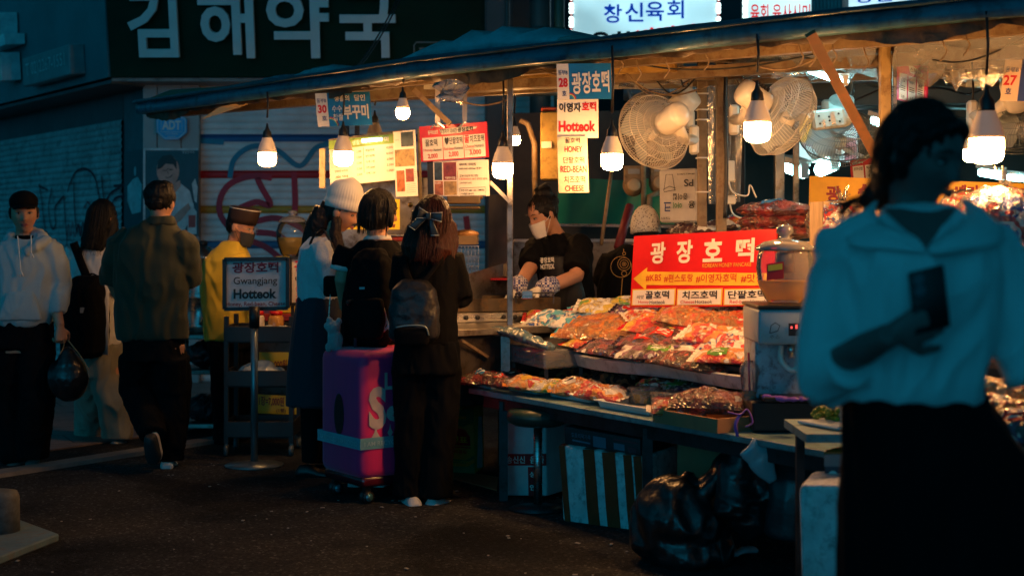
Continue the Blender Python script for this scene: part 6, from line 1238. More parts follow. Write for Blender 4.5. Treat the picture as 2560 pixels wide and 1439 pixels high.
# drinks jar
c = P(732, 640, 9.75); c.z = .855; c = V((P(732, 640, 9.9).x, 9.9, .86)); zj = P(732, 640, 9.9).z-.0
r = thing('drinks_jar', 'clear glass drinks jar with a lid left of the beanie woman', 'jar', V((c.x, c.y, .86)))
g = G(); g.lathe([(.065, 0), (.085, .02), (.11, .10), (.115, .17), (.10, .22), (.085, .235)], (c.x, c.y, zj), 24, cap=False); g.build('glass', glassm, r)
g = G(); g.lathe([(.07, .012), (.098, .09), (.10, .13), (.01, .131)], (c.x, c.y, zj), 20); g.build('drink', liquid('pale_yellow_drink', (.75, .55, .15)), r)
g = G(); g.lathe([(.095, .232), (.10, .24), (.08, .265), (.035, .28), (.02, .285), (.034, .30), (.03, .315), (.01, .32)], (c.x, c.y, zj), 24); g.build('lid', film('lid_plastic', (.95, .9, .85), .5, .15, 6, .08, .30), r)
g = G(); g.box((c.x, c.y, (zj+.86)/2), (.2, .2, zj-.862)); g.build('stand', yell2, r)
# urn on a steel table
ut = thing('steel_table', 'steel work table with shelves beside the yellow shirt vendor', 'table', V(((508-HX)/F*9.9, 9.95, 0))); ux, uy = (500-HX)/F*9.9, 10.0; uz = P(500, 832, 9.9).z
for z in (uz-.02, .45, .08):
    g = G(); g.box((ux, uy, z), (.36, .42, .03)); g.build('shelf', steel_d, ut, bevel=.003)
for sx_ in (-1, 1):
    for sy_ in (-1, 1):
        g = G(); g.tube([(ux+sx_*.16, uy+sy_*.19, 0), (ux+sx_*.16, uy+sy_*.19, uz-.03)], .017, 10); g.build('leg', steel_d, ut)
ur = thing('steel_urn', 'tall ribbed stainless urn on the steel work table', 'urn', (ux, uy, uz)); g = G(); H3 = P(500, 628, 9.9).z-uz
g.lathe([(.13, 0), (.132, .04), (.137, .045), (.132, .05), (.125, H3*.42), (.13, H3*.43), (.125, H3*.45), (.118, H3*.9), (.124, H3*.92), (.118, H3*.94), (.09, H3*.99), (.05, H3*1.05), (.03, H3*1.07)], (ux, uy, uz), 28); g.build('body', steel, ur); g = G(); g.lathe([(.03, H3*1.07), (.032, H3*1.11), (.02, H3*1.13)], (ux, uy, uz), 16); g.build('knob', black, ur); g = G(); g.tube([(ux+.02, uy-.13, .1+uz), (ux+.02, uy-.17, .1+uz), (ux+.02, uy-.175, .06+uz)], .012, 8); g.build('tap', steel, ur)
for z, lab, sd in ((.56, 'dark bag heaped on the middle shelf of the steel work table', 4), (.18, 'dark bag heaped on the lowest shelf of the steel work table', 8)): bagblob(lab, V((ux+.02, uy, z)), (.15, .15, .08), mat('dark_bundle', (.03, .035, .045), .4, bump=.4), .02, 20, sd, name='bundle')
g = G(); a = V((ux+.17, uy-.2, .62)); o = g.tube(catmull([a+V((-.02, 0, .02)), a+V((0, 0, -.10)), a+V((.06, 0, -.12)), a+V((.1, 0, -.02)), a+V((.02, 0, .1)), a+V((.0, 0, .2))]), .007, 6).build('hose_coil', mat('tan_hose', (.3, .22, .12), .5), None); tag(o, 'tan hose looped over a leg of the steel work table', 'hose')
# suitcase
sc0 = GP(902, 1264); sa = V((-.59, .81, 0)).normalized(); sb2 = V((.81, .59, 0)).normalized(); sz0, sz1 = .095, .79
def S(a, bq, z): return sc0+sa*a+sb2*bq+V((0, 0, z))
su = thing('suitcase', 'large pink suitcase in a printed stretch cover beside the queue', 'suitcase', sc0)
RS = Matrix((sa, sb2, V((0, 0, 1)))).transposed(); SD, SW = .45, .56
g = G(); g.box(S(SD/2, SW/2, (sz0+.03+sz1)/2), (SD, SW, sz1-sz0-.03), RS); cover = mat('pink_cover', (.95, .02, .17), .55, var=.12, vs=5, stretch=(3, 3, .2), sheen=.3, bump=.08, bs=120)
o = g.build('stretch_cover', cover, su, bevel=.055, seg=4)
g = G(); g.box(S(SD/2, SW/2, sz0+.02), (SD*.93, SW*.93, .06), RS); g.build('shell', mat('dark_red_shell', (.12, .006, .015), .25, coat=.6), su, bevel=.02, seg=2)
for a in (.06, SD-.06):
    for bq in (.07, SW-.07):
        g = G()
        for k in (-.018, .018): p = S(a, bq, .032); g.tube([p+sa*(k-.010), p+sa*(k+.010)], .032, 18)
        wh_ = g.build('wheel', black, su); g = G()
        for k in (-.03, .03): p = S(a, bq, .032); g.tube([p+sa*(k-.001), p+sa*(k+.001)], .021, 14)
        g.build('hubcap', mat('hub_blue', (.10, .30, .36), .3, .5), wh_); g = G(); g.box(S(a, bq, .08), (.03, .035, .05), RS); g.build('fork', black, su)
g = G(); g.tube([S(SD/2, -.004, .36)+sa*(.035*math.cos(t))+V((0, 0, .11*math.sin(t))) for t in (0,)]+[S(SD/2, -.004, .36)], .001, 3)
pts = [S(SD/2, -.003, .45)+sa*(.052*math.cos(t))+V((0, 0, .11*math.sin(t))) for t in np.linspace(0, 2*math.pi, 24, endpoint=False)]; g = G(); g.add(pts, [tuple(range(24))]); g.build('side_opening', black, su)
# corner sc0 is where the two visible faces meet: faces b=0 (left) and a=0 (right)
RB = Board(S(-.002, 0, sz1), S(-.002, SW, sz1), S(-.002, 0, sz0)); pinkp = mat('pale_pink_print', (.62, .50, .48), .6)
if RB.n.dot(-sa) < 0: RB.n = -RB.n
spread(su, RB, [('t', 'S', .08, .26, .27, .58, 0, .05), ('t', 'eoul', .27, .36, .85, .53, 0, .04), ('t', 'Love', .25, .16, .62, .29, 0, .03), ('p', [(.11, .635), (.14, .60), (.155, .54), (.17, .60), (.20, .635), (.17, .66), (.155, .72), (.14, .66)], 0), ('p', [(.28, .61), (.30, .585), (.31, .545), (.32, .585), (.34, .61), (.32, .635), (.31, .67), (.30, .635)], 0), ('l', [(.20, .66), (.30, .655), (.31, .70), (.19, .705), (.20, .66)], .006, 0)], [pinkp], 'printed_lettering', .003)
g = G(); zs = sz0+.32*(sz1-sz0)
ring0 = [S(-.006, -.006, 0), S(SD+.006, -.006, 0), S(SD+.006, SW+.006, 0), S(-.006, SW+.006, 0)]
g.loft([[p+V((0, 0, zs-.03)) for p in ring0], [p+V((0, 0, zs+.03)) for p in ring0]], cap=False, sm=False); g.build('luggage_strap', mat('strap_teal', (.16, .40, .48), .5), su)
LBd = Board(S(SD, -.008, zs+.03), S(0, -.008, zs+.03), S(SD, -.008, zs-.03)); RBd = Board(S(-.008, 0, zs+.03), S(-.008, SW, zs+.03), S(-.008, 0, zs-.03))
for B in (LBd, RBd):
    nn = -sb2 if B is LBd else -sa
    if B.n.dot(nn) < 0: B.n = -B.n
    spread(su, B, [('t', 'I AM RECYCLED · I AM RECYCLED', .03, .32, .95, .72, 0)], [mat('strap_print', (.40, .62, .66), .5)], 'strap_lettering', .002)
g = G(); g.tube(catmull([S(-.004, .22, zs), S(-.03, .25, zs-.12), S(-.05, .36, zs-.19), S(-.03, .5, zs-.2)]), .022, 8, flat=.3); g.build('side_handle', black, su)
for bq in (.14, .40):
    g = G(); g.tube([S(.30, bq, sz1-.02), S(.30, bq, sz1+.235)], .009, 8); g.build('handle_tube', mat('bright_alloy', (.6, .55, .5), .3, 1), su)
g = G(); g.tube(catmull([S(.30, .09, sz1+.238), S(.30, .14, sz1+.25), S(.30, .40, sz1+.25), S(.30, .45, sz1+.238)]), .014, 10); g.build('handle_grip', black, su)
# bollard on its slab, bottom left
sl_ = thing('concrete_slab', 'worn concrete footing slab at the lower left', 'slab', GP(0, 1350)); g = G(); g.prism([GP(148, 1352), GP(-150, 1470), GP(-260, 1330), GP(10, 1300)], (0, 0, .035)); g.build('slab', mat('concrete', (.11, .19, .23), .8, var=.25, vs=7, bump=.3, dirt=(.15, .16, .16)), sl_, bevel=.006)
bo = thing('bollard', 'short rounded stone bollard on the footing slab', 'bollard', GP(0, 1345)); c = GP(-2, 1345); g = G(); g.lathe([(.092, .03), (.09, .19), (.08, .215), (.04, .225), (.002, .226)], c, 24); g.build('stone', mat('granite', (.10, .11, .11), .7, var=.4, vs=30), bo)
rs = random.Random(21); g = G()
for k in range(70):
    p = V((rs.uniform(-2.2, 1.0), rs.uniform(5.8, 8.8), .006)); s_ = rs.uniform(.004, .013); g.box(p, (s_*rs.uniform(.6, 2.2), s_, .003), rotz(rs.uniform(0, 3)))
tag(g.build('litter', mat('litter_grey', (.35, .33, .30), .6), None, loc=(0, 0, 0)), 'specks of litter scattered over the asphalt', kind='stuff')
# ================================================================= people
def head_into(g, c, R, s=1.0, cap=1.0):
    "a modelled head: skull, brow, eye sockets, nose, lips, chin, ears; R columns right, forward, up"
    nu, nv = 56, 40; rings = []
    for j in range(nv+1):
        th = math.pi*j/nv; z = -math.cos(th); q = max(math.sin(th), .015); ring = []
        for i in range(nu):
            a = 2*math.pi*i/nu; x, y = q*math.cos(a), q*math.sin(a)
            X, Y, Z = .074*x, .094*y, .116*z
            if z < 0:
                t = -z; X *= 1-.26*t**1.6
                Y = Y*(1-.04*t) if y > 0 else Y*(1-.42*t)
            if y > 0:
                e = lambda x0, z0, sx, sz: math.exp(-((X-x0)/sx)**2-((Z-z0)/sz)**2)
                Y -= .006*max(0, y-.55)
                Y += .005*(e(.03, .028, .03, .010)+e(-.03, .028, .03, .010))
                Y -= .011*(e(.031, .006, .017, .012)+e(-.031, .006, .017, .012))
                n = max(0, min(1, (.014-Z)/.05)) if Z > -.036 else max(0, 1-(-.036-Z)/.010)
                Y += .027*n*math.exp(-(X/(.009+.007*n))**2)
                Y += .006*e(0, -.056, .020, .006)+.006*e(0, -.070, .018, .006)-.004*e(0, -.063, .022, .003)
                Y += .010*e(0, -.103, .026, .014)
                Y += .004*(e(.045, -.025, .022, .022)+e(-.045, -.025, .022, .022))
            ring.append(c+R @ V((X*s, Y*s, Z*s)))
        rings.append(ring)
    g.loft(rings)
    for e in (-1, 1): g.ell(c+R @ V((e*.076*s, -.006*s, -.006*s)), (.010*s, .020*s, .032*s), R)
def hrot(yaw, pitch=0, roll=0):
    "head or body turn: yaw 0 faces the camera, positive turns towards the right of the picture; pitch positive looks down"
    f = V((math.sin(yaw), -math.cos(yaw), 0)); r = V((-math.cos(yaw), -math.sin(yaw), 0)); R = Matrix((r, f, V((0, 0, 1)))).transposed()
    return R @ Matrix.Rotation(-pitch, 3, 'X') @ Matrix.Rotation(roll, 3, 'Y')
def hand_into(g, w, d, n, side, curl=.5, s=1.0):
    "palm, four unequal bent fingers and a thumb; d along the hand, n out of the back of the hand, side +1/-1 picks the thumb side"
    d = V(d).normalized(); n = V(n); n = (n-d*n.dot(d)).normalized(); t = d.cross(n)*side
    rings = []
    for q, hw, hh in ((0, .024, .018), (.03, .034, .017), (.06, .042, .015), (.088, .041, .013)):
        c = w+d*(q*s); rings.append([c+t*(math.cos(a)*hw*s)+n*(math.sin(a)*hh*s) for a in np.linspace(0, 2*math.pi, 12, endpoint=False)])
    g.loft(rings)
    for k, (off, L) in enumerate(((.031, .070), (.011, .078), (-.010, .072), (-.030, .057))):
        p = w+d*(.084*s)+t*(off*s); a = curl*(.55+.08*k); pts = [p-d*.012*s]; 
        for i, f in enumerate((.45, .32, .23)):
            dd = d*math.cos(a)-n*math.sin(a); p2 = pts[-1]+dd*(L*f*s+(.012*s if i == 0 else 0)); pts.append(p2); a += curl*.75
        g.tube(pts, [.0098*s, .0092*s, .0082*s, .0066*s], 8)
    p = w+d*(.028*s)+t*(.028*s); a1 = (d*.55+t*.75-n*.15*(1+curl)).normalized(); p1 = p+a1*(.042*s); a2 = (d*.85+t*.25-n*.45*curl).normalized(); g.tube([p, p1, p1+a2*.032*s, p1+a2*.055*s], [.014*s, .0115*s, .010*s, .007*s], 8)
def shoe_into(g, an, d, L=.27, w=.05, sole=0):
    "shoe under ankle point an pointing along d"
    d = V((d[0], d[1], 0)).normalized(); t = V((-d.y, d.x, 0)); z0 = 0; rings = []
    for q, hw, hh in ((-.28, .032, .055), (-.2, .040, .085), (0, .042, .09), (.25, .046, .06), (.5, .050, .045), (.65, .042, .035), (.72, .022, .026)):
        c = V((an.x, an.y, 0))+d*(q*L); c.z = an.z-.085
        rings.append([c+t*(math.cos(a)*hw*w/.05)+V((0, 0, hh*.5+math.sin(a)*hh*.5)) for a in np.linspace(0, 2*math.pi, 14, endpoint=False)])
    g.loft(rings)
def ring_at(c, hw, hd, R, n=24, p=2.4):
    out = []
    for a in np.linspace(0, 2*math.pi, n, endpoint=False):
        ca, sa_ = math.cos(a), math.sin(a); x = abs(ca)**(2/p)*(1 if ca > 0 else -1); y = abs(sa_)**(2/p)*(1 if sa_ > 0 else -1)
        out.append(c+R @ V((x*hw, y*hd, 0)))
    return out
class Person:
    def __init__(s, label, Y, foot, yaw=0):
        s.Y = Y; s.yaw = yaw; s.R = hrot(yaw); base = P(foot[0], foot[1], Y); s.base = V((base.x, Y, 0))
        s.root = thing('person', label, 'person', s.base); s.body = G(); s.vox = .0075
    def p(s, px, py, dy=0): return P(px, py, s.Y+dy)
    def J(s, pts): return [s.p(*(q if len(q) == 3 else (q[0], q[1], 0))) for q in pts]
    def head(s, px, py, dy, yaw, pitch=0, roll=0, sc=1.0, neck=None, face=True, brows=True):
        s.hc = s.p(px, py, dy); s.hR = hrot(yaw, pitch, roll); s.hs = sc
        head_into(s.body, s.hc, s.hR, sc); nk = s.p(*neck); s.nk = nk
        s.body.tube([s.hc+s.hR @ V((0, -.02*sc, -.05*sc)), s.hc+s.hR @ V((0, -.022*sc, -.10*sc))*.6+nk*.0+(s.hc+s.hR @ V((0, -.022*sc, -.10*sc)))*.0+(nk)*.4-s.hc*.0 if False else (s.hc+s.hR @ V((0, -.025*sc, -.10*sc)))*.6+nk*.4, nk, nk+V((0, 0, -.06))], [.052*sc, .050*sc, .056*sc, .08*sc], 14)
        if face:
            h = lambda x, y, z: s.hc+s.hR @ V((x*sc, y*sc, z*sc))
            for e in (-1, 1):
                g = G(); g.ell(h(e*.031, .078, .004), (.0135*sc, .008*sc, .005*sc), s.hR, 12, 8); ey = g.build('eye', mat('eye_white', (.45, .42, .40), .2), s.root)
                g = G(); g.ell(h(e*.031, .0845, .004), (.0055*sc, .003*sc, .0055*sc), s.hR, 10, 6); g.build('iris', inkb, ey)
                g = G(); g.tube([h(e*.046, .0775, .007), h(e*.031, .0862, .011), h(e*.017, .083, .006)], .0018*sc, 5); g.build('eyelid', inkb, ey)
                g = G(); g.tube([h(e*.050, .077, .028), h(e*.036, .089, .034), h(e*.016, .092, .029)], [.002*sc, .0042*sc, .003*sc], 6, flat=.6); g.build('eyebrow', hairb, s.root)
            g = G(); g.tube([h(-.023, .083, -.064), h(-.010, .094, -.059), h(0, .0945, -.061), h(.010, .094, -.059), h(.023, .083, -.064)], [.002*sc, .0045*sc, .005*sc, .0045*sc, .002*sc], 8); g.tube([h(-.020, .084, -.067), h(0, .0945, -.070), h(.020, .084, -.067)], [.002*sc, .0065*sc, .002*sc], 8); g.build('lips', lipm, s.root)
    def torso(s, rings, shrink=.86):
        "rings (px, py, dy, half width, half depth) from hips up"
        s.rings = rings; s.body.loft([ring_at(s.p(a, b, c), hw*shrink, hd*shrink, s.R) for a, b, c, hw, hd in rings])
    def limb(s, pts, r, k=1.0): s.body.tube(s.J(pts), [q*k for q in r], 12)
    def finish(s, vox=None, m=None): return s.body.blob('body', m or skin, s.root, vox or s.vox, 2)
    def garment(s, name, m, rings=(), tubes=(), ease=1.0, wr=.006, wf=16, seed=1, vox=.010, sm=4, extra=None, stretch=(1, 1, .45)):
        g = G()
        if rings: g.loft([ring_at(s.p(a, b, c), hw*ease, hd*ease, s.R) for a, b, c, hw, hd in rings])
        for pts, r in tubes: g.tube(s.J(pts), r, 14)
        if extra: extra(g)
        return g.blob(name, m, s.root, vox, sm, wr, wf, seed, stretch)
    def hair(s, m, shapes, name='hair', strands=.0025, vox=.008, sm=2):
        g = G(); sc = s.hs
        for q in shapes:
            if q[0] == 'e': g.ell(s.hc+s.hR @ (V(q[1])*sc), V(q[2])*sc, s.hR)
            elif q[0] == 'p': g.tube(s.J(q[1]), q[2], 12, flat=q[3] if len(q) > 3 else 1, side=q[4] if len(q) > 4 else None)
            elif q[0] == 'h': g.tube([s.hc+s.hR @ (V(k)*sc) for k in q[1]], [k*sc for k in q[2]], 10, flat=q[3] if len(q) > 3 else 1, side=s.hR @ V((1, 0, 0)))
        return g.blob(name, m, s.root, vox, sm, strands=strands, seed=int(s.base.x*50) % 40, wr=.0015, wf=40)
    def shoes(s, feet, m, sole=None):
        for an, d in feet:
            g = G(); a = s.p(*an); shoe_into(g, a, d); sh_ = g.blob('shoe', m, s.root, .007, 2)
            if sole:
                g = G(); dd = V((d[0], d[1], 0)).normalized(); t = V((-dd.y, dd.x, 0)); c = V((a.x, a.y, a.z-.085)); pts = [c+dd*(.27*q)+t*(w_*e) for e, seq in ((1, ((-.30, .03), (0, .046), (.45, .054), (.7, .03))), (-1, ((.7, .03), (.45, .054), (0, .046), (-.30, .03)))) for q, w_ in seq]
                g.prism(pts, (0, 0, .026)); g.build('sole', sole, sh_, bevel=.004)
def strands_on(m, mt, z_end, n=150, a0=.3, a1=2.84, rx=.09, ry=.108, r=.0032, drop=.0, seed=1, z_top=.105):
    "loose locks lying on the hair from the crown over the back and sides"
    rs = random.Random(seed); g = G(); sc = m.hs; back = m.hR @ V((0, -1, 0)); back.z = 0
    for k in range(n):
        a = -(a0+(a1-a0)*rs.random()); e = rs.uniform(.97, 1.06); ze = z_end+rs.uniform(-.045, .03); pts = []
        for i in range(7):
            t = i/6; z = z_top+(ze-z_top)*t; q = math.sqrt(max(.05, 1-(max(z, 0)/.125)**2))*e if z > 0 else e*(1-.10*min(1, -z/.2))
            w = .006*math.sin(k*1.7+i*1.3)*t; pts.append(m.hc+m.hR @ V(((rx*math.cos(a)*q+w)*sc, (ry*math.sin(a)*q-.012)*sc, z*sc))*1+back*(drop*max(0, -z)))
        g.tube(catmull(pts, 2), [r*sc*(1-.7*i/12) for i in range(13)], 5)
    g.build('loose_locks', mt, m.root)
def strap(root, pts, w, m, name='strap', flat=.25, side=None):
    g = G(); g.tube(catmull(pts, 6), w, 8, flat=flat, side=side); return g.build(name, m, root)
RIGHT, LEFT = math.radians(90), math.radians(-90)
shoeW = mat('white_shoe', (.60, .60, .60), .5, var=.1, vs=20); shoeG = mat('grey_trainer', (.26, .26, .25), .5, var=.4, vs=30); soleW = mat('pale_sole', (.5, .5, .48), .6); soleD = mat('dark_sole', (.03, .03, .03), .6)

# ---- man in a white hoodie and black cap, walking towards the camera
m = Person('man in white hoodie and black cap carrying a black plastic bag', 8.58, (55, 1165), math.radians(12))
m.head(60, 533, -.02, math.radians(20), .06, .03, 1.02, (62, 596, .02))
m.torso([(55, 880, 0, .165, .11), (55, 810, 0, .17, .115), (58, 740, 0, .175, .12), (62, 660, 0, .20, .125), (62, 622, 0, .19, .11), (62, 592, .01, .09, .08)])
m.limb([(132, 628, 0), (146, 710, .03), (140, 770, -.04), (150, 815, -.08)], [.055, .045, .036, .028]); m.limb([(-8, 628, 0), (-20, 715, .03), (-18, 800, 0)], [.055, .045, .03])
m.limb([(85, 880, 0), (92, 1000, -.02), (82, 1130, .0)], [.085, .06, .04]); m.limb([(25, 880, 0), (28, 1000, .05), (42, 1140, .02)], [.085, .06, .04])
hand_into(m.body, m.p(150, 815, -.08), (.12, 0, -1), (.7, -.7, 0), -1, 1.5, 1.0); m.finish()
hoodm = mat('pale_hoodie', (.42, .50, .53), .8, var=.06, vs=8, sheen=.2, bump=.12, bs=220)
hd_ = m.garment('hoodie', hoodm, [(58, 812, 0, .165, .12), (58, 800, 0, .178, .135), (58, 770, 0, .19, .15), (60, 700, 0, .20, .15), (62, 650, 0, .215, .145), (62, 618, 0, .19, .12), (62, 596, .0, .11, .10)], [([(95, 612, 0), (122, 628, 0), (138, 665, .01), (150, 712, .03), (146, 760, -.03), (147, 784, -.05)], [.075, .082, .078, .072, .062, .045]), ([(-2, 625, 0), (-18, 715, .03), (-16, 800, 0)], [.085, .075, .05]), ([(18, 596, -.06), (35, 585, .03), (62, 580, .09), (92, 585, .03), (112, 600, -.06), (85, 618, -.12), (62, 632, -.14)], [.03, .042, .045, .042, .035, .03, .02])], wr=.011, wf=13, seed=3)
m.garment('trousers', blackcloth, [(58, 870, 0, .17, .12), (58, 800, 0, .165, .115)], [([(92, 860, 0), (95, 1000, -.02), (82, 1120, .0), (82, 1142, 0)], [.105, .10, .095, .09]), ([(26, 860, 0), (26, 1000, .05), (38, 1130, .02), (40, 1150, .02)], [.105, .10, .095, .09])], wr=.012, seed=5)
m.garment('collar', blackcloth, [(62, 606, -.055, .05, .035), (62, 588, -.03, .058, .05)], wr=0, sm=2)
m.hair(hairb, [('e', (0, -.018, .02), (.080, .090, .095)), ('h', [(-.072, .01, .03), (-.074, .012, -.03)], [.016, .008]), ('h', [(.072, .01, .03), (.074, .012, -.03)], [.016, .008])])
g = G(); g.ell(m.hc+m.hR @ V((0, -.008, .068)), (.086, .102, .070), m.hR); cap_ = g.blob('cap', blackcloth, m.root, .008, 2)
g = G(); rows = [[m.hc+m.hR @ V((.074*math.sin(a)*(1-.12*q), .080*math.cos(a*.9)+.012+.074*q*math.cos(a*.8), .060-.014*q-.014*math.sin(a)**2)) for a in np.linspace(-1.25, 1.25, 15)] for q in (0, .5, 1)]
g.loft(rows+[[p+V((0, 0, -.006)) for p in r_] for r_ in rows[::-1]], cap=False, closed=False); g.build('cap_peak', blackcloth, cap_)
m.shoes([((38, 1150, .0), (-.3, -1)), ((82, 1140, .05), (.25, -1))], shoeG, soleD)
for x0, y0, x1, y1 in ((44, 590, 52, 678), (78, 588, 78, 632)):
    g = G(); g.tube(catmull([m.p(x0, y0, -.15), m.p((x0+x1)/2, (y0+y1)/2, -.18), m.p(x1, y1, -.175)]), .004, 6); g.tube([m.p(x1, y1, -.175), m.p(x1+6, y1+12, -.18)], .005, 6); g.tube([m.p(x1, y1, -.175), m.p(x1-2, y1+13, -.18)], .005, 6); g.build('drawstring', whitecloth, hd_)
g = G(); g.loft([ring_at(m.p(50, 800-i*12, -.135-.012*math.sin(i*.5)), .13-.008*i, .02, m.R) for i in range(7)]); g.blob('front_pocket', hoodm, hd_, .009, 3, .005, 18, 4)
bb_ = m.p(172, 935, -.10); g = G(); g.ell(bb_+V((0, 0, -.02)), (.125, .10, .135)); g.tube([bb_+V((0, 0, .06)), bb_+V((-.01, 0, .15)), m.p(165, 862, -.10)], [.09, .045, .02], 12); o = g.blob('carrier_bag', binbag, None, .009, 2, .014, 6, 8); tag(o, 'black plastic carrier bag hanging from the hand of the hoodie man', 'bag')
for a, bq in (((160, 848), (150, 885)), ((170, 850), (222, 925))):
    g = G(); g.tube(catmull([m.p(*a, -.1), m.p((a[0]+bq[0])/2+4, (a[1]+bq[1])/2, -.15), m.p(*bq, -.19)]), .004, 6); g.build('handle', mat('bag_handle', (.25, .16, .07), .4), o)

# ---- woman with long black hair walking away with a black backpack
m = Person('woman with long black hair and khaki trousers walking away', 9.57, (262, 1105), math.radians(180-14))
m.head(258, 545, 0, math.radians(155), .12, 0, 1.0, (252, 602, 0), face=False)
m.torso([(245, 900, 0, .15, .11), (240, 800, 0, .14, .11), (232, 700, 0, .155, .11), (232, 640, 0, .17, .10), (240, 605, 0, .08, .07)])
m.limb([(182, 632, 0), (168, 690, 0), (170, 750, -.03)], [.05, .04, .03]); m.limb([(282, 632, 0), (292, 690, -.05), (290, 740, -.1)], [.05, .04, .03])
m.limb([(222, 900, 0), (230, 1000, .1), (228, 1075, .25)], [.08, .06, .04]); m.limb([(270, 900, 0), (285, 1000, -.1), (292, 1085, -.08)], [.08, .06, .04]); hand_into(m.body, m.p(170, 750, -.03), (.1, -.1, -1), (-1, 0, 0), 1, .8, .9); m.finish()
m.garment('t_shirt', whitecloth, [(240, 860, 0, .16, .125), (236, 760, 0, .165, .125), (232, 690, 0, .175, .125), (232, 640, 0, .18, .11), (240, 608, 0, .10, .08)], [([(190, 628, 0), (172, 655, 0), (166, 672, 0)], [.075, .07, .062]), ([(275, 628, 0), (292, 665, -.03)], [.075, .065])], wr=.010, seed=9)
m.garment('trousers', mat('khaki_cloth', (.30, .28, .21), .8, var=.15, bump=.1, bs=200, sheen=.2), [(248, 940, 0, .17, .14), (246, 860, 0, .155, .12)], [([(222, 930, 0), (232, 1000, .08), (226, 1060, .22), (224, 1090, .26)], [.12, .12, .10, .10]), ([(265, 930, 0), (288, 1010, -.1), (294, 1070, -.09), (294, 1092, -.08)], [.12, .11, .10, .10])], wr=.018, wf=10, seed=4)
m.hair(hairb, [('e', (0, -.012, .012), (.088, .104, .118)), ('p', [(252, 545, .0), (246, 580, -.03), (238, 605, -.07), (232, 626, -.09)], [.085, .098, .10, .07], .6, (1, 0, 0)), ('p', [(276, 540, 0), (280, 575, -.02), (274, 600, -.05)], [.045, .045, .03])])
strands_on(m, hairb, -.22, 110, seed=3, drop=.2)
m.shoes([((222, 1085, .27), (.3, 1)), ((300, 1098, -.1), (.55, .8))], shoeG, soleW)
bpk = thing('backpack', 'big black backpack worn by the long haired woman', 'backpack', m.p(212, 890, -.25)); g = G(); g.loft([ring_at(m.p(x, y, -.21), hw, hd, m.R, p=3) for x, y, hw, hd in ((210, 892, .10, .06), (212, 880, .15, .10), (213, 800, .16, .11), (216, 720, .14, .10), (222, 690, .09, .06))]); g.blob('bag', blackcloth, bpk, .012, 4, .010, 14, 3)
strap(bpk, [m.p(184, 606, -.13), m.p(200, 650, -.14), m.p(220, 700, -.16)], .028, blackcloth, 'shoulder_strap', .25, (1, 0, 0)); g = G(); g.tube(catmull([m.p(218, 690, -.2), m.p(232, 684, -.22), m.p(248, 694, -.22), m.p(244, 704, -.22)]), .008, 6, flat=.5); g.build('top_handle', blackcloth, bpk)
g = G(); g.box(m.p(208, 775, -.325), (.04, .004, .035)); g.build('patch', greyi, bpk)
o = G(); o.tube([m.p(265, 690, -.24), m.p(265, 790, -.26), m.p(263, 886, -.25)], .021, 8, flat=.2, side=(1, 0, 0)); tag(o.build('tote_strap', whitecloth, None), 'long white strap hanging beside the black backpack', 'strap')

# ---- man in a dark green shirt walking away
m = Person('man in a dark green shirt and black trousers walking away', 8.6, (400, 1165), math.radians(180+10))
m.head(402, 508, 0, math.radians(172), .10, 0, 1.02, (402, 565, .0), face=False)
m.torso([(385, 860, 0, .165, .12), (382, 760, 0, .17, .12), (378, 660, 0, .20, .125), (380, 600, 0, .205, .115), (392, 560, 0, .12, .08)])
m.limb([(292, 610, 0), (270, 680, .02), (300, 750, .2)], [.06, .045, .03]); m.limb([(470, 610, 0), (474, 690, .06), (450, 745, .22)], [.06, .045, .03])
m.limb([(350, 860, 0), (348, 960, .06), (382, 1075, -.18)], [.09, .065, .042]); m.limb([(425, 860, 0), (430, 980, .04), (426, 1140, -.02)], [.09, .065, .042]); m.finish()
gsh = mat('green_shirt', (.028, .034, .016), .75, var=.2, vs=5, bump=.1, bs=180, sheen=.15)
m.garment('shirt', gsh, [(384, 848, 0, .215, .145), (382, 830, 0, .218, .15), (380, 740, 0, .215, .15), (378, 660, 0, .215, .15), (378, 610, 0, .215, .135), (388, 572, 0, .15, .10), (398, 552, 0, .085, .08)], [([(330, 590, 0), (300, 615, 0), (286, 655, .01), (282, 706, .05)], [.075, .085, .080, .076]), ([(440, 590, 0), (462, 615, 0), (470, 655, .02), (470, 706, .07)], [.075, .085, .080, .076])], wr=.014, wf=10, seed=12)
m.garment('collar', gsh, [(400, 562, -.01, .105, .09), (404, 540, -.015, .075, .072)], wr=.003, sm=2)
m.garment('trousers', blackcloth, [(385, 900, 0, .185, .14), (384, 840, 0, .18, .13)], [([(348, 890, 0), (346, 970, .05), (368, 1040, -.06), (384, 1090, -.2)], [.12, .11, .09, .075]), ([(425, 890, 0), (432, 990, .04), (428, 1120, -.02), (427, 1150, -.02)], [.12, .105, .085, .08])], wr=.012, seed=14)
m.hair(hairb, [('e', (0, -.012, .032), (.088, .106, .098)), ('e', (.0, -.04, .05), (.086, .085, .08)), ('h', [(0, -.09, .0), (0, -.086, -.045)], [.05, .03], .8), ('e', (.03, -.03, .10), (.05, .06, .03))], strands=.003)
m.shoes([((420, 1143, -.03), (-.12, 1))], shoeW, soleW)
g = G(); a = m.p(382, 1100, -.2); R_ = frame((.05, .35, -1), (0, 1, .3)); 
rings = [[a+R_ @ V((math.cos(t)*hw, q*.26, math.sin(t)*hh)) for t in np.linspace(0, 2*math.pi, 14, endpoint=False)] for q, hw, hh in ((-.2, .03, .04), (-.1, .04, .05), (.1, .045, .05), (.35, .05, .035), (.5, .035, .025))]
g.loft(rings); g.blob('shoe', shoeW, m.root, .007, 2)
g = G(); g.loft([[p+V((0, -.035, -.01)) for p in r_] for r_ in rings]); g.blob('sole', soleD, m.root, .009, 1)

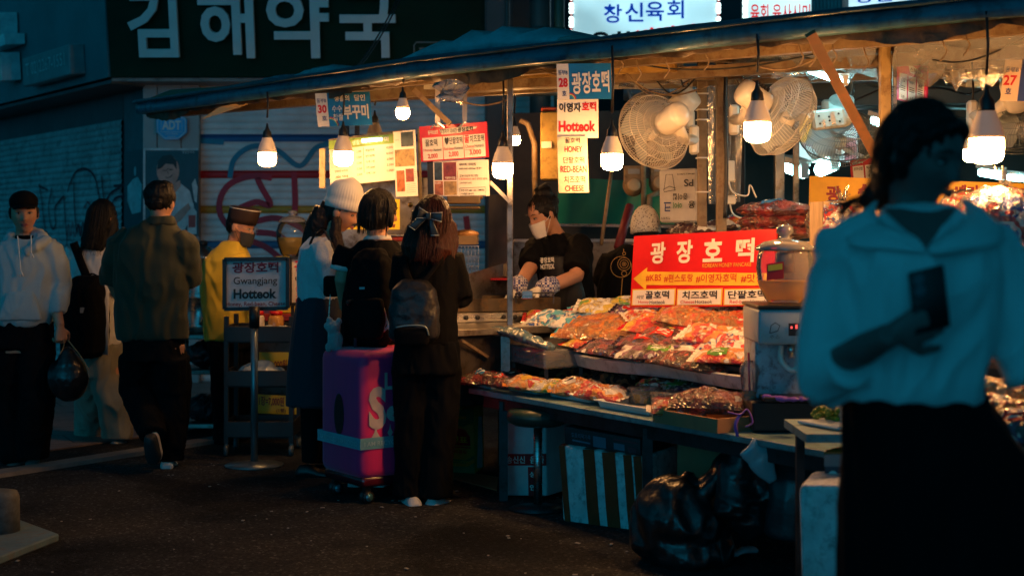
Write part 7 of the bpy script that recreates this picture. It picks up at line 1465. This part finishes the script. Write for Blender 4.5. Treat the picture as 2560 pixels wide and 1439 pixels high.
# ---- vendor in a yellow shirt, side on
m = Person('vendor in yellow shirt, brown cap and dark mask seen side on', 9.6, (575, 1120), math.radians(75))
m.head(602, 566, 0, math.radians(72), .28, 0, 1.0, (588, 615, .02))
m.torso([(575, 860, 0, .15, .13), (572, 760, 0, .15, .13), (570, 690, 0, .165, .13), (574, 645, 0, .16, .11), (582, 612, 0, .08, .07)])
m.limb([(590, 648, -.15), (600, 720, -.2), (640, 745, -.2)], [.055, .043, .03]); m.limb([(560, 648, .15), (590, 720, .2), (640, 745, .1)], [.055, .043, .03]); m.limb([(565, 860, -.06), (565, 1000, -.06), (565, 1110, -.06)], [.09, .06, .04]); m.limb([(590, 860, .08), (590, 1000, .08), (590, 1110, .08)], [.09, .06, .04])
hand_into(m.body, m.p(640, 745, -.2), (1, 0, -.2), (0, -.2, 1), 1, .8); m.finish()
yel = mat('yellow_shirt', (.62, .44, .03), .7, var=.12, vs=6, bump=.1, bs=180, sheen=.15)
m.garment('t_shirt', yel, [(574, 850, 0, .17, .16), (570, 760, 0, .17, .165), (566, 700, 0, .18, .165), (570, 650, 0, .175, .14), (580, 618, 0, .10, .095), (586, 604, 0, .07, .07)], [([(590, 645, -.14), (604, 690, -.18), (606, 712, -.2)], [.08, .082, .078]), ([(556, 645, .14), (575, 700, .18)], [.08, .075])], wr=.010, wf=13, seed=16)
m.garment('trousers', blackcloth, [(575, 870, 0, .16, .14), (575, 840, 0, .16, .14)], [([(565, 860, -.06), (565, 1110, -.06)], [.11, .08]), ([(590, 860, .08), (590, 1110, .08)], [.11, .08])], wr=.01, seed=2)
m.shoes([((565, 1105, -.06), (1, -.2)), ((590, 1105, .08), (1, -.1))], shoeG)
m.hair(hairb, [('e', (0, -.022, .01), (.079, .086, .09))])
g = G(); hr = lambda x, y, z: m.hc+m.hR @ V((x, y, z)); rings = [[hr(.086*math.cos(a)*k, .104*math.sin(a)*k, z+.012*math.sin(a)) for a in np.linspace(0, 2*math.pi, 28, endpoint=False)] for z, k in ((.022, .98), (.06, 1.02), (.10, 1.04), (.128, 1.02), (.134, .9))]
g.loft(rings); ccap = g.build('cook_cap', mat('brown_cap', (.022, .009, .008), .8), m.root); g = G(); g.tube([hr(.089*math.cos(a), .107*math.sin(a), .122+.012*math.sin(a)) for a in np.linspace(0, 2*math.pi, 33)], .003, 6); g.build('cap_piping', white, ccap)
def mask(m, mt, lo=-.118):
    hr = lambda x, y, z: m.hc+m.hR @ (V((x, y, z))*m.hs); rows = []
    for i in range(9):
        z = -.022+(lo+.022)*i/8; bulge = .016*math.sin(math.pi*(i+.6)/9.5)+(.012 if i < 3 else 0)*(1-i/3); w = 1.25-.25*i/8
        rows.append([hr(.070*math.sin(a)*(1-.10*i/8), .086*math.cos(a)+.012+bulge*math.cos(a)**2+.002*(i % 2), z) for a in np.linspace(-w, w, 17)])
    g = G(); g.loft(rows, cap=False, closed=False); g.build('face_mask', mt, m.root)
    for e in (-1, 1):
        for i in (1, 7):
            p = rows[i][0 if e < 0 else -1]; g = G(); g.tube(catmull([p, (p+hr(e*.082, -.01, .0))/2+m.hR @ V((e*.006, 0, 0)), hr(e*.080, -.018, .005)]), .002, 5); g.build('ear_loop', mt, m.root)
mask(m, mat('dark_mask', (.03, .035, .045), .7))
g = G()
for e in (-1, 1): g.tube([hr(e*.034+.022*math.cos(a), .102, -.002+.018*math.sin(a)) for a in np.linspace(0, 2*math.pi, 17)], .0015, 5); g.tube([hr(e*.056, .098, .004), hr(e*.078, .0, .006)], .0015, 5)
g.build('spectacles', steel, m.root)

# ---- woman in a white beanie, side on
m = Person('woman in a white beanie and white top, side on in the queue', 8.3, (790, 1175), math.radians(82))
m.head(853, 530, 0, math.radians(80), .32, 0, 1.0, (822, 592, .0))
m.torso([(795, 860, 0, .15, .13), (795, 745, 0, .125, .115), (800, 680, 0, .145, .125), (805, 620, 0, .16, .11), (815, 590, 0, .08, .075)])
arm1 = [(800, 612, -.15), (812, 660, -.18), (822, 712, -.17), (842, 690, -.15), (856, 662, -.13)]
m.limb(arm1, [.05, .045, .042, .036, .028]); m.limb([(820, 612, .14), (835, 700, .15), (862, 672, .08)], [.05, .04, .028]); m.limb([(785, 860, -.05), (780, 1010, -.05), (775, 1150, -.05)], [.085, .055, .036]); m.limb([(805, 860, .07), (805, 1010, .07), (805, 1150, .07)], [.085, .055, .036])
hand_into(m.body, m.p(856, 662, -.13), (.6, .1, .8), (-.7, -.5, .4), 1, 1.0, .92); m.finish(.006)
ltop = mat('white_knit', (.66, .66, .68), .75, var=.06, vs=12, bump=.5, bs=120, sheen=.2)
m.garment('long_sleeved_top', ltop, [(796, 752, 0, .125, .115), (797, 720, 0, .13, .12), (800, 670, 0, .15, .13), (804, 620, 0, .165, .12), (814, 592, 0, .09, .085)], [([(799, 612, -.14), (810, 655, -.18), (821, 706, -.175), (828, 716, -.172)], [.068, .062, .056, .05]), ([(826, 714, -.172), (842, 690, -.155), (853, 667, -.135)], [.052, .046, .038]), ([(820, 612, .14), (835, 700, .15), (858, 678, .09)], [.065, .05, .035])], wr=.007, wf=20, seed=22, vox=.008)
m.garment('skirt', mat('navy_skirt', (.012, .016, .03), .8, sheen=.1), [(793, 1010, 0, .20, .17), (794, 920, 0, .19, .165), (796, 820, 0, .165, .145), (797, 742, 0, .128, .12)], wr=.012, wf=9, seed=23, stretch=(1, 1, .12))
m.garment('tights', blackcloth, tubes=[([(785, 960, -.05), (780, 1060, -.05), (776, 1155, -.05)], [.085, .066, .05]), ([(805, 960, .07), (805, 1060, .07), (805, 1155, .07)], [.085, .066, .05])], wr=0)
m.shoes([((772, 1160, -.06), (1, -.1)), ((805, 1160, .07), (1, .1))], mat('black_shoe', (.01, .01, .011), .4))
m.hair(hairbr, [('e', (0, -.018, .008), (.080, .088, .098)), ('p', [(812, 520, 0), (800, 560, .0), (788, 600, .02), (770, 640, .05), (760, 665, .06)], [.06, .075, .075, .055, .03], .8), ('p', [(842, 545, -.07), (838, 580, -.08), (846, 615, -.12), (852, 648, -.13)], [.03, .035, .035, .02], .6)], strands=.003)
strands_on(m, hairbr, -.27, 110, a0=.9, a1=2.9, seed=7, drop=.25, z_top=.03)
g = G(); hr = lambda x, y, z: m.hc+m.hR @ V((x, y, z)); rings = []
for z, k in ((.020, 1.02), (.026, 1.08), (.062, 1.09), (.068, 1.04), (.09, 1.06), (.13, 1.0), (.165, .83), (.19, .58), (.203, .3), (.206, .05)):
    rings.append([hr(.086*k*math.cos(a)*(1+.005*math.cos(a*40)), .105*k*math.sin(a)*(1+.005*math.cos(a*40))-.10*max(0, z-.03)*.9, z+.010*math.sin(a)) for a in np.linspace(0, 2*math.pi, 240, endpoint=False)])
g.loft(rings); g.build('beanie', mat('beanie_knit', (.80, .77, .72), .8, var=.05, sheen=.3), m.root)
strap(m.root, [m.p(787, 585, -.14), m.p(800, 575, -.10), m.p(806, 570, .0)], .006, black, 'top_strap'); strap(m.root, [m.p(790, 580, -.16), m.p(776, 610, -.13), m.p(780, 640, -.13)], .007, black, 'top_strap')
hb = thing('shoulder_bag', 'small black shoulder bag on a chain at the beanie woman\'s side', 'bag', m.p(842, 740, -.25)); g = G(); g.box(m.p(840, 715, -.24), (.14, .07, .12)); g.build('pouch', blackcloth, hb, bevel=.02, seg=2); strap(hb, [m.p(808, 572, -.08), m.p(838, 630, -.20), m.p(848, 690, -.25)], .006, black, 'strap'); g = G(); g.tube(catmull([m.p(826, 735, -.27), m.p(822, 800, -.28), m.p(820, 890, -.28)]), .004, 6); g.build('chain', steel, hb)

# ---- woman with a black bob and backpack, seen from behind
m = Person('woman with a black bob seen from behind with a black backpack', 7.95, (935, 1210), math.radians(180-25))
m.head(950, 530, 0, math.radians(118), .12, 0, 1.0, (945, 590, 0))
m.torso([(925, 900, 0, .16, .12), (928, 800, 0, .15, .115), (935, 690, 0, .16, .115), (938, 630, 0, .165, .10), (945, 592, 0, .08, .07)])
m.limb([(868, 628, 0), (855, 700, -.02), (862, 770, .1)], [.052, .042, .03]); m.limb([(1005, 628, 0), (1012, 700, .1), (1000, 690, .3)], [.052, .042, .03]); m.limb([(895, 900, 0), (895, 1040, 0), (895, 1180, 0)], [.085, .058, .038]); m.limb([(958, 900, 0), (958, 1040, 0), (958, 1180, 0)], [.085, .058, .038]); m.finish(.006)
m.garment('top', blackcloth, [(927, 840, 0, .165, .13), (930, 760, 0, .165, .13), (935, 690, 0, .172, .13), (938, 635, 0, .175, .115), (944, 600, 0, .10, .085)], [([(876, 622, 0), (862, 650, 0), (856, 672, 0)], [.075, .07, .065]), ([(1000, 622, 0), (1012, 660, .03)], [.075, .065])], wr=.008, seed=26)
m.garment('collar', whitecloth, [(944, 598, 0, .082, .072), (947, 588, 0, .066, .06)], wr=0, vox=.007, sm=2); m.garment('sleeve_trim', whitecloth, tubes=[([(857, 664, 0), (855, 676, 0)], [.069, .069])], wr=0, vox=.007, sm=1)
m.garment('trousers', blackcloth, [(926, 920, 0, .175, .14), (927, 830, 0, .16, .125)], [([(895, 910, 0), (895, 1190, 0)], [.12, .10]), ([(958, 910, 0), (958, 1190, 0)], [.12, .10])], wr=.012, seed=27)
m.shoes([((895, 1185, 0), (.3, 1)), ((958, 1185, 0), (.3, 1))], shoeW)
m.hair(hairb, [('e', (0, -.015, .022), (.090, .106, .112)), ('e', (0, -.03, -.035), (.092, .088, .082)), ('h', [(.062, .03, .03), (.075, .035, -.03), (.076, .04, -.085)], [.03, .026, .016], .7), ('h', [(-.062, .03, .03), (-.075, .035, -.03), (-.076, .04, -.085)], [.03, .026, .016], .7)], strands=.002)
strands_on(m, hairb, -.095, 150, a0=-.35, a1=3.5, rx=.093, seed=11)
bpk = thing('backpack', 'black backpack with a fluffy toy worn by the bob haired woman', 'backpack', m.p(925, 860, -.25)); g = G(); g.loft([ring_at(m.p(x, y, -.22), hw, hd, m.R, p=3) for x, y, hw, hd in ((922, 866, .10, .05), (922, 850, .135, .09), (922, 780, .14, .10), (926, 700, .13, .095), (930, 650, .11, .07), (933, 622, .06, .04))]); g.blob('bag', blackcloth, bpk, .010, 4, .008, 16, 13)
g = G(); g.loft([ring_at(m.p(x, y, -.33), hw, hd, m.R, p=3) for x, y, hw, hd in ((918, 845, .09, .03), (918, 800, .105, .045), (920, 745, .09, .03))]); g.blob('front_pocket', blackcloth, bpk, .010, 4, .004, 16, 14); g = G(); g.box(m.p(905, 720, -.34), (.028, .004, .012)); g.build('badge', mat('pale_badge', (.3, .45, .5), .4), bpk)
for pts in ([(958, 770), (965, 800), (955, 828), (972, 815)], [(958, 775), (970, 810), (978, 832)]): strap(bpk, [m.p(x, y, -.34) for x, y in pts], .007, whitecloth, 'ribbon', .3)
tg = m.p(838, 835, -.34); g = G(); g.ell(tg+V((0, 0, -.03)), (.04, .035, .055)); g.ell(tg+V((-.01, 0, .035)), (.038, .034, .036)); 
for dx, dz in ((-.045, .045), (-.03, .075), (.02, .07)): g.ell(tg+V((dx, 0, dz)), (.016, .014, .018))
for dx, dz in ((-.035, -.07), (.02, -.085)): g.ell(tg+V((dx, 0, dz)), (.018, .016, .025))
o = g.blob('plush_toy', mat('grey_plush', (.32, .36, .38), .9, sheen=.6, bump=.6, bs=120), None, .006, 2, .004, 60, 3); tag(o, 'small grey plush toy dangling from the black backpack', 'toy')

# ---- woman with auburn hair and a bow, seen from behind, nearest of the queue
m = Person('woman in black with auburn hair and a dark bow, seen from behind', 7.42, (1060, 1255), math.radians(180-8))
m.head(1085, 548, 0, math.radians(158), .08, 0, 1.0, (1078, 608, 0), face=False)
m.torso([(1065, 900, 0, .155, .12), (1068, 850, 0, .16, .125), (1070, 760, 0, .13, .11), (1072, 690, 0, .15, .115), (1072, 640, 0, .16, .10), (1077, 606, 0, .08, .07)])
m.limb([(1130, 645, 0), (1150, 715, .0), (1155, 745, .05), (1140, 735, .28)], [.05, .042, .038, .028]); m.limb([(1012, 645, 0), (1000, 720, .05), (1020, 750, .25)], [.05, .042, .03]); m.limb([(1032, 900, 0), (1030, 1060, 0), (1022, 1225, .02)], [.09, .058, .038]); m.limb([(1105, 900, 0), (1100, 1060, 0), (1090, 1228, .0)], [.09, .058, .038]); hand_into(m.body, m.p(1140, 735, .28), (.1, 1, .1), (0, -.1, 1), -1, .8); m.finish(.007)
m.garment('top', blackcloth, [(1066, 860, 0, .165, .13), (1068, 800, 0, .155, .125), (1070, 740, 0, .15, .125), (1072, 680, 0, .16, .125), (1072, 640, 0, .168, .11), (1077, 612, 0, .10, .085)], [([(1126, 640, 0), (1143, 690, .0), (1156, 742, .02)], [.07, .06, .055]), ([(1157, 742, .02), (1150, 745, .2)], [.054, .045]), ([(1016, 640, 0), (1000, 715, .05), (1018, 745, .22)], [.07, .055, .045])], wr=.008, seed=31)
m.garment('trousers', blackcloth, [(1066, 930, 0, .175, .145), (1068, 850, 0, .165, .13)], [([(1030, 920, 0), (1030, 1060, 0), (1024, 1200, .02), (1022, 1238, .02)], [.10, .088, .082, .085]), ([(1106, 920, 0), (1102, 1060, 0), (1092, 1200, .0), (1090, 1240, .0)], [.10, .088, .082, .085])], wr=.010, seed=32)
m.shoes([((1030, 1238, -.02), (-.35, 1)), ((1094, 1240, -.0), (.65, .9))], shoeW, mat('clean_sole', (.62, .62, .62), .5))
m.hair(hairr, [('e', (0, -.014, .012), (.092, .108, .118)), ('p', [(1080, 530, 0), (1076, 580, -.04), (1070, 625, -.09), (1066, 655, -.11)], [.105, .12, .125, .075], .55, (1, 0, 0)), ('p', [(1118, 560, 0), (1124, 610, -.03), (1128, 650, -.08)], [.05, .05, .02]), ('p', [(1040, 570, -.02), (1026, 620, -.06), (1020, 650, -.08)], [.05, .05, .02])], strands=.002)
strands_on(m, hairr, -.20, 170, a0=.0, a1=3.14, rx=.098, ry=.112, seed=13, drop=.25)
bowm = mat('bow_satin', (.012, .022, .035), .35, sheen=.2); br_ = thing('hair_bow', 'dark ribbon bow with pale stitched edges in the auburn hair', 'hair bow', m.p(1068, 560, -.16)); g = G(); kq = lambda x, y, d=-.155: m.p(x, y, d)
for pts in ([(1072, 537), (1050, 520), (1040, 540), (1024, 572)], [(1072, 537), (1100, 530), (1106, 540), (1102, 552)]): pass
stq = mat('bow_stitch', (.35, .42, .48), .5)
for nm, q4 in (('loop', [(1070, 532), (1048, 518), (1042, 545), (1066, 545)]), ('loop', [(1074, 533), (1106, 531), (1104, 554), (1074, 546)]), ('tail', [(1068, 545), (1046, 540), (1022, 565), (1038, 575)]), ('tail', [(1072, 546), (1082, 548), (1098, 588), (1077, 588)]), ('knot', [(1064, 531), (1077, 531), (1077, 548), (1064, 548)])):
    g = G(); dd = -.165 if nm != 'knot' else -.185; ps = [kq(x, y, dd-(.02 if i in (1, 2) and nm == 'loop' else 0)) for i, (x, y) in enumerate(q4)]; g.prism(ps, (0, .022, 0)); g.build(nm, bowm, br_, bevel=.005, seg=2)
    if nm != 'knot':
        g = G(); 
        for i in ((0, 1), (2, 3)): g.tube([ps[i[0]]+V((0, -.003, 0)), ps[i[1]]+V((0, -.003, 0))], .0022, 5)
        g.build('stitching', stq, br_)
bpk = thing('backpack', 'small quilted black backpack low on the bow woman\'s back', 'backpack', m.p(1035, 850, -.22)); g = G(); g.loft([ring_at(m.p(x, y, -.19), hw, hd, m.R, p=3) for x, y, hw, hd in ((1035, 855, .09, .05), (1035, 840, .125, .08), (1036, 780, .13, .085), (1036, 725, .11, .07), (1036, 700, .06, .04))]); g.blob('bag', mat('quilted_black', (.018, .018, .022), .45, bump=.5, bs=40), bpk, .010, 3, .008, 20, 5)
g = G(); g.loft([ring_at(m.p(x, y, -.255), hw, hd, m.R, p=3) for x, y, hw, hd in ((1030, 862, .085, .03), (1030, 830, .095, .04), (1030, 818, .09, .03))]); g.blob('front_pocket', blackcloth, bpk, .009, 3); g = G(); g.tube(catmull([m.p(990, 818, -.30), m.p(1025, 813, -.31), m.p(1062, 816, -.30), m.p(1072, 838, -.29)]), .005, 6); g.build('zip_trim', mat('zip_trim', (.25, .32, .32), .4, .5), bpk)
strap(bpk, [m.p(1005, 640, -.10), m.p(1015, 680, -.14), m.p(1030, 715, -.18)], .02, blackcloth, 'shoulder_strap', .25, (1, 0, 0)); strap(bpk, [m.p(1105, 640, -.12), m.p(1085, 670, -.15), m.p(1055, 710, -.18)], .014, blackcloth, 'shoulder_strap', .25, (1, 0, 0))

# ---- masked vendor at the griddle
m = Person('vendor in black apron and white face mask bending over the griddle', 8.95, (1425, 960), math.radians(-42))
m.head(1357, 536, -.10, math.radians(-58), .42, .05, 1.02, (1394, 592, .02))
m.torso([(1425, 900, .05, .16, .12), (1425, 800, .05, .16, .12), (1418, 730, .02, .155, .12), (1408, 660, -.02, .175, .125), (1400, 615, -.03, .18, .11), (1395, 588, 0, .09, .08)])
m.limb([(1340, 618, -.02), (1326, 668, -.2), (1306, 700, -.32), (1284, 728, -.42)], [.055, .045, .04, .028]); m.limb([(1456, 615, -.10), (1440, 690, -.28), (1400, 706, -.38), (1352, 722, -.48)], [.058, .048, .042, .03])
m.limb([(1400, 900, 0), (1400, 960, 0)], [.09, .08]); m.limb([(1450, 900, .05), (1450, 960, .05)], [.09, .08]); m.finish(.006)
m.garment('t_shirt', blackcloth, [(1424, 790, .04, .17, .13), (1416, 720, .02, .17, .135), (1408, 660, -.02, .185, .14), (1402, 618, -.03, .19, .12), (1396, 592, -.01, .11, .09), (1392, 584, -.01, .07, .065)], [([(1348, 612, -.03), (1334, 640, -.12), (1326, 664, -.2)], [.08, .085, .078]), ([(1448, 608, -.10), (1448, 645, -.2), (1440, 676, -.27)], [.085, .09, .085])], wr=.010, seed=36)
m.garment('apron', mat('apron_black', (.014, .014, .016), .7), [(1416, 800, -.08, .14, .10), (1408, 730, -.09, .15, .10), (1396, 670, -.12, .13, .09), (1392, 640, -.12, .09, .08)], wr=.006, seed=37); m.garment('trousers', blackcloth, [(1425, 960, .05, .19, .15), (1425, 780, .05, .175, .14)], wr=.01, seed=38)
B = Board(m.p(1348, 644, -.31), m.p(1386, 642, -.30), m.p(1350, 674, -.31)); spread(m.root, B, [('t', '광장호떡', .05, 0, .95, .46, 0, .02), ('t', 'HOTTEOK', .05, .56, .95, .98, 0, .02)], [paper], 'apron_lettering', .004)
gl = mat('white_glove', (.70, .66, .60), .7)
for w, d, n, sd in ((m.p(1284, 728, -.42), (-.45, -.35, -.65), (-.6, -.2, .8), 1), (m.p(1350, 722, -.48), (-.85, -.3, -.4), (-.2, -.3, 1), -1)):
    g = G(); hand_into(g, w, d, n, sd, .7, 1.12); g.blob('glove', gl, m.root, .006, 1)
chk, nt_, b_ = nodes('gingham'); ck = N(nt_, 'TexChecker', Scale=70.0); ck.inputs['Color1'].default_value = (.05, .06, .22, 1); ck.inputs['Color2'].default_value = (.62, .58, .60, 1); nt_.links.new(coords(nt_), ck.inputs[0]); nt_.links.new(ck.outputs[0], b_.inputs['Base Color']); b_.inputs['Roughness'].default_value = .8
for pts in ([(1302, 706, -.34), (1294, 716, -.38), (1284, 728, -.42)], [(1386, 712, -.41), (1368, 717, -.45), (1350, 722, -.48)]): m.garment('cuff', chk, tubes=[(pts, [.052, .062, .046])], wr=.005, wf=30, seed=40, vox=.007, sm=1)
m.hair(hairb, [('e', (0, -.016, .028), (.084, .100, .100)), ('e', (0, -.060, .115), (.052, .055, .048)), ('e', (0, -.095, .05), (.05, .04, .05)), ('h', [(.07, .02, .03), (.073, .0, -.03)], [.02, .012]), ('h', [(-.07, .02, .03), (-.073, .0, -.03)], [.02, .012])]); mask(m, mat('white_mask', (.74, .70, .66), .7))
g = G(); c = m.hc+m.hR @ V((0, -.065, .15))
for k in range(9): g.tube([c+m.hR @ V((.04*math.cos(a+k*.05), (k-4)*.010, .02*math.sin(a))) for a in (0, .8, 1.57, 2.3, 3.14)], .003, 5)
g.build('hair_claw', black, m.root)
bx_ = thing('floor_platform', 'low duckboard the masked vendor stands on', 'platform', V((m.base.x, m.base.y, 0))); g = G(); g.box((m.base.x, m.base.y, .22), (.9, .7, .44)); g.build('deck', mat('brown_panel', (.16, .10, .06), .7), bx_)

# ---- woman in a knitted white hat, seen from behind
m = Person('seated helper in a white crocheted hat seen from behind', 9.15, (1570, 900), math.radians(180+20))
m.head(1612, 570, 0, math.radians(200), .1, 0, 1.0, (1600, 620, 0), face=False)
m.torso([(1560, 860, 0, .17, .13), (1562, 760, 0, .17, .13), (1570, 690, 0, .175, .125), (1578, 640, 0, .17, .11), (1595, 612, 0, .08, .07)]); m.limb([(1525, 650, 0), (1510, 720, .05), (1530, 770, .2)], [.055, .045, .03]); m.limb([(1640, 650, 0), (1655, 720, .05), (1640, 770, .2)], [.055, .045, .03]); m.finish()
m.garment('t_shirt', blackcloth, [(1560, 840, 0, .18, .14), (1562, 760, 0, .185, .14), (1570, 690, 0, .19, .14), (1578, 640, 0, .18, .12), (1594, 612, 0, .10, .08)], [([(1532, 642, 0), (1515, 690, .02), (1508, 712, .04)], [.08, .08, .075]), ([(1632, 642, 0), (1650, 690, .02)], [.08, .075])], wr=.008, seed=44); m.garment('trousers', blackcloth, [(1560, 1000, 0, .19, .16), (1560, 830, 0, .18, .14)], wr=.01, seed=45)
gold = mat('gold_print', (.42, .22, .04), .5); B = Board(m.p(1528, 622, -.155), m.p(1590, 622, -.155), m.p(1528, 740, -.165)); g = G()
for u, v, r_ in ((.52, .32, .26), (.52, .32, .17), (.52, .32, .08), (.52, .52, .10), (.4, .38, .42), (.52, .10, .06)):
    B.line(g, [(u+r_*math.cos(a), v+r_*math.sin(a)*B.r.length/B.d.length) for a in np.linspace(0, 2*math.pi, 25)], .0035, h=.003)
B.line(g, [(.5, .0), (.5, .06)], .004); B.line(g, [(.45, .62), (.40, .98)], .004); B.disc(g, .52, .32, .006); g.build('emblem', gold, m.root)
m.hair(hairb, [('e', (0, -.02, -.005), (.084, .09, .10)), ('e', (0, -.04, -.06), (.07, .06, .05))])
kn, nt_, b_ = nodes('crochet'); vo_ = N(nt_, 'TexVoronoi', Scale=75.0); nt_.links.new(coords(nt_), vo_.inputs['Vector']); nt_.links.new(ramp(nt_, vo_.outputs['Distance'], [(.2, (.10, .07, .05)), (.38, (.72, .66, .56))]), b_.inputs['Base Color']); b_.inputs['Roughness'].default_value = .85
g = G(); hr = lambda x, y, z: m.hc+m.hR @ V((x, y, z)); g.loft([[hr(.094*k*math.cos(a)*(1+.02*math.cos(a*9)*(z < .0)), .108*k*math.sin(a)-.01, z) for a in np.linspace(0, 2*math.pi, 40, endpoint=False)] for z, k in ((-.032, 1.02), (.0, 1.0), (.04, .97), (.08, .86), (.115, .66), (.138, .4), (.148, .1))]); g.build('crochet_hat', kn, m.root)
stl = thing('plastic_chair', 'dark stool under the seated helper', 'stool', V((m.base.x, m.base.y, 0))); g = G(); g.box((m.base.x, m.base.y, .55), (.34, .34, .05)); g.build('seat', black, stl, bevel=.01)
for sx_ in (-1, 1):
    for sy_ in (-1, 1): g = G(); g.bar((m.base.x+sx_*.14, m.base.y+sy_*.14, 0), (m.base.x+sx_*.13, m.base.y+sy_*.13, .53), .03, .03, up=(0, 1, 0)); g.build('leg', black, stl)

# ---- woman in a pale blouse close to the camera, out of focus
m = Person('woman in a pale blouse and long black skirt holding a phone, close by', 3.05, (2310, 1500), math.radians(14)); m.vox = .006
m.head(2308, 386, 0, math.radians(36), .30, .05, .95, (2298, 555, .02))
m.torso([(2280, 1000, 0, .135, .11), (2285, 900, 0, .125, .10), (2295, 740, 0, .14, .105), (2296, 620, 0, .155, .095), (2298, 555, .01, .075, .065)])
m.limb([(2122, 625, 0), (2092, 780, .0), (2095, 905, -.06), (2160, 872, -.16), (2226, 836, -.22)], [.05, .043, .038, .033, .025]); m.limb([(2476, 625, .03), (2540, 800, .04), (2590, 960, 0)], [.05, .042, .03])
m.limb([(2230, 1050, 0), (2240, 1900, 0)], [.085, .05]); m.limb([(2390, 1050, 0), (2390, 1900, 0)], [.085, .05])
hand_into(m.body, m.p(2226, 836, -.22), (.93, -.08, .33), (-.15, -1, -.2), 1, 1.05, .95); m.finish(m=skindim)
blouse = mat('pale_blouse', (.72, .76, .76), .7, var=.05, vs=5, bump=.06, bs=200, sheen=.2)
m.garment('blouse', blouse, [(2272, 992, 0, .140, .115), (2276, 945, 0, .152, .125), (2288, 850, 0, .155, .13), (2296, 740, 0, .165, .13), (2297, 650, 0, .172, .115), (2297, 592, 0, .150, .095), (2297, 560, .01, .105, .08), (2297, 530, .03, .07, .065)], [([(2190, 590, .01), (2130, 625, 0), (2100, 720, .0), (2078, 850, -.01), (2086, 940, -.04), (2122, 912, -.11)], [.06, .068, .064, .070, .074, .050]), ([(2410, 590, .02), (2470, 625, .03), (2515, 730, .03), (2552, 860, .03), (2585, 950, .0)], [.06, .068, .068, .074, .058])], wr=.022, wf=11, seed=51, vox=.008)
for pts in ([(2196, 500, .05), (2190, 528, .0), (2210, 560, -.06), (2255, 590, -.10), (2312, 628, -.128)], [(2400, 500, .05), (2412, 530, .0), (2396, 562, -.06), (2360, 592, -.10), (2318, 628, -.128)]):
    rows = []; q = catmull([m.p(*k) for k in pts], 6); e = -1 if pts[0][0] < 2300 else 1
    for i, p in enumerate(q):
        t = i/(len(q)-1); w = .085*math.sin(math.pi*min(1, t*.86+.14))+.006; out = V((e, -.25, -.55)).normalized(); rows.append([p, p+out*w*.35+V((0, -.010, .004)), p+out*w*.7+V((0, -.010, 0)), p+out*w])
    g = G(); g.loft(rows, cap=False, closed=False); o = g.build('collar', blouse, m.root); sm_ = o.modifiers.new('thick', 'SOLIDIFY'); sm_.thickness = .006
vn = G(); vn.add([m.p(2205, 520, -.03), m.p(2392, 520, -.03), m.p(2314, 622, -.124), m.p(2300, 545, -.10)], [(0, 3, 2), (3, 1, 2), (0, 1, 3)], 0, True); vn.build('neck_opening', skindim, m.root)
m.garment('skirt', blackcloth, [(2440, 1990, .1, .36, .30), (2405, 1439, .05, .255, .23), (2345, 1150, .02, .195, .17), (2285, 985, 0, .145, .12), (2280, 935, 0, .135, .115)], wr=.014, wf=14, seed=52, stretch=(1, 1, .06), vox=.014)
m.hair(hairb, [('e', (0, -.016, .022), (.083, .100, .106)), ('e', (-.0, -.045, -.01), (.074, .066, .092)), ('h', [(.066, .03, .06), (.078, .015, .02), (.074, .0, -.05)], [.022, .020, .016]), ('h', [(-.064, .03, .06), (-.077, .015, .02), (-.074, .0, -.05)], [.022, .020, .016]), ('p', [(2232, 440, .07), (2205, 480, .09), (2178, 500, .10), (2160, 520, .11)], [.040, .034, .030, .012]), ('h', [(-.005, .074, .088), (-.045, .060, .070), (-.070, .030, .02)], [.012, .014, .010]), ('h', [(.0, .074, .088), (.045, .060, .070), (.070, .030, .02)], [.012, .014, .010])], vox=.007)
strands_on(m, hairb, -.06, 120, a0=.0, a1=3.14, rx=.086, ry=.104, r=.0028, seed=23)
rs = random.Random(9); g = G()
for k in range(16): 
    p0 = m.p(2180+rs.uniform(-12, 12), 495+rs.uniform(-12, 12), .10); g.tube(catmull([p0, p0+V((-.025-rs.random()*.02, 0, -.005)), p0+V((-.05-rs.random()*.03, .01, -.02-.03*rs.random()))], 4), .002, 4)
g.build('ponytail_wisps', hairb, m.root)
phn = thing('phone', 'dark phone held upright by the woman in the blouse', 'phone', m.p(2320, 820, -.24)); B = board([(2270, 682), (2360, 660), (2288, 838)], m.Y-.238); g = G(); B.slab(g, .009); g.build('case', mat('phone_case', (.004, .005, .006), .35), phn, bevel=.003, seg=2); g = G(); B.poly(g, [(.06, .04), (.44, .04), (.44, .44), (.06, .44)], h=.003); g.build('camera_panel', mat('camera_panel', (.03, .035, .04), .2), phn)
g = G(); B.disc(g, .25, .14, .011, h=.005); B.disc(g, .25, .32, .011, h=.005); g.build('lens', mat('lens_glass', (.10, .12, .14), .1, coat=1), phn)
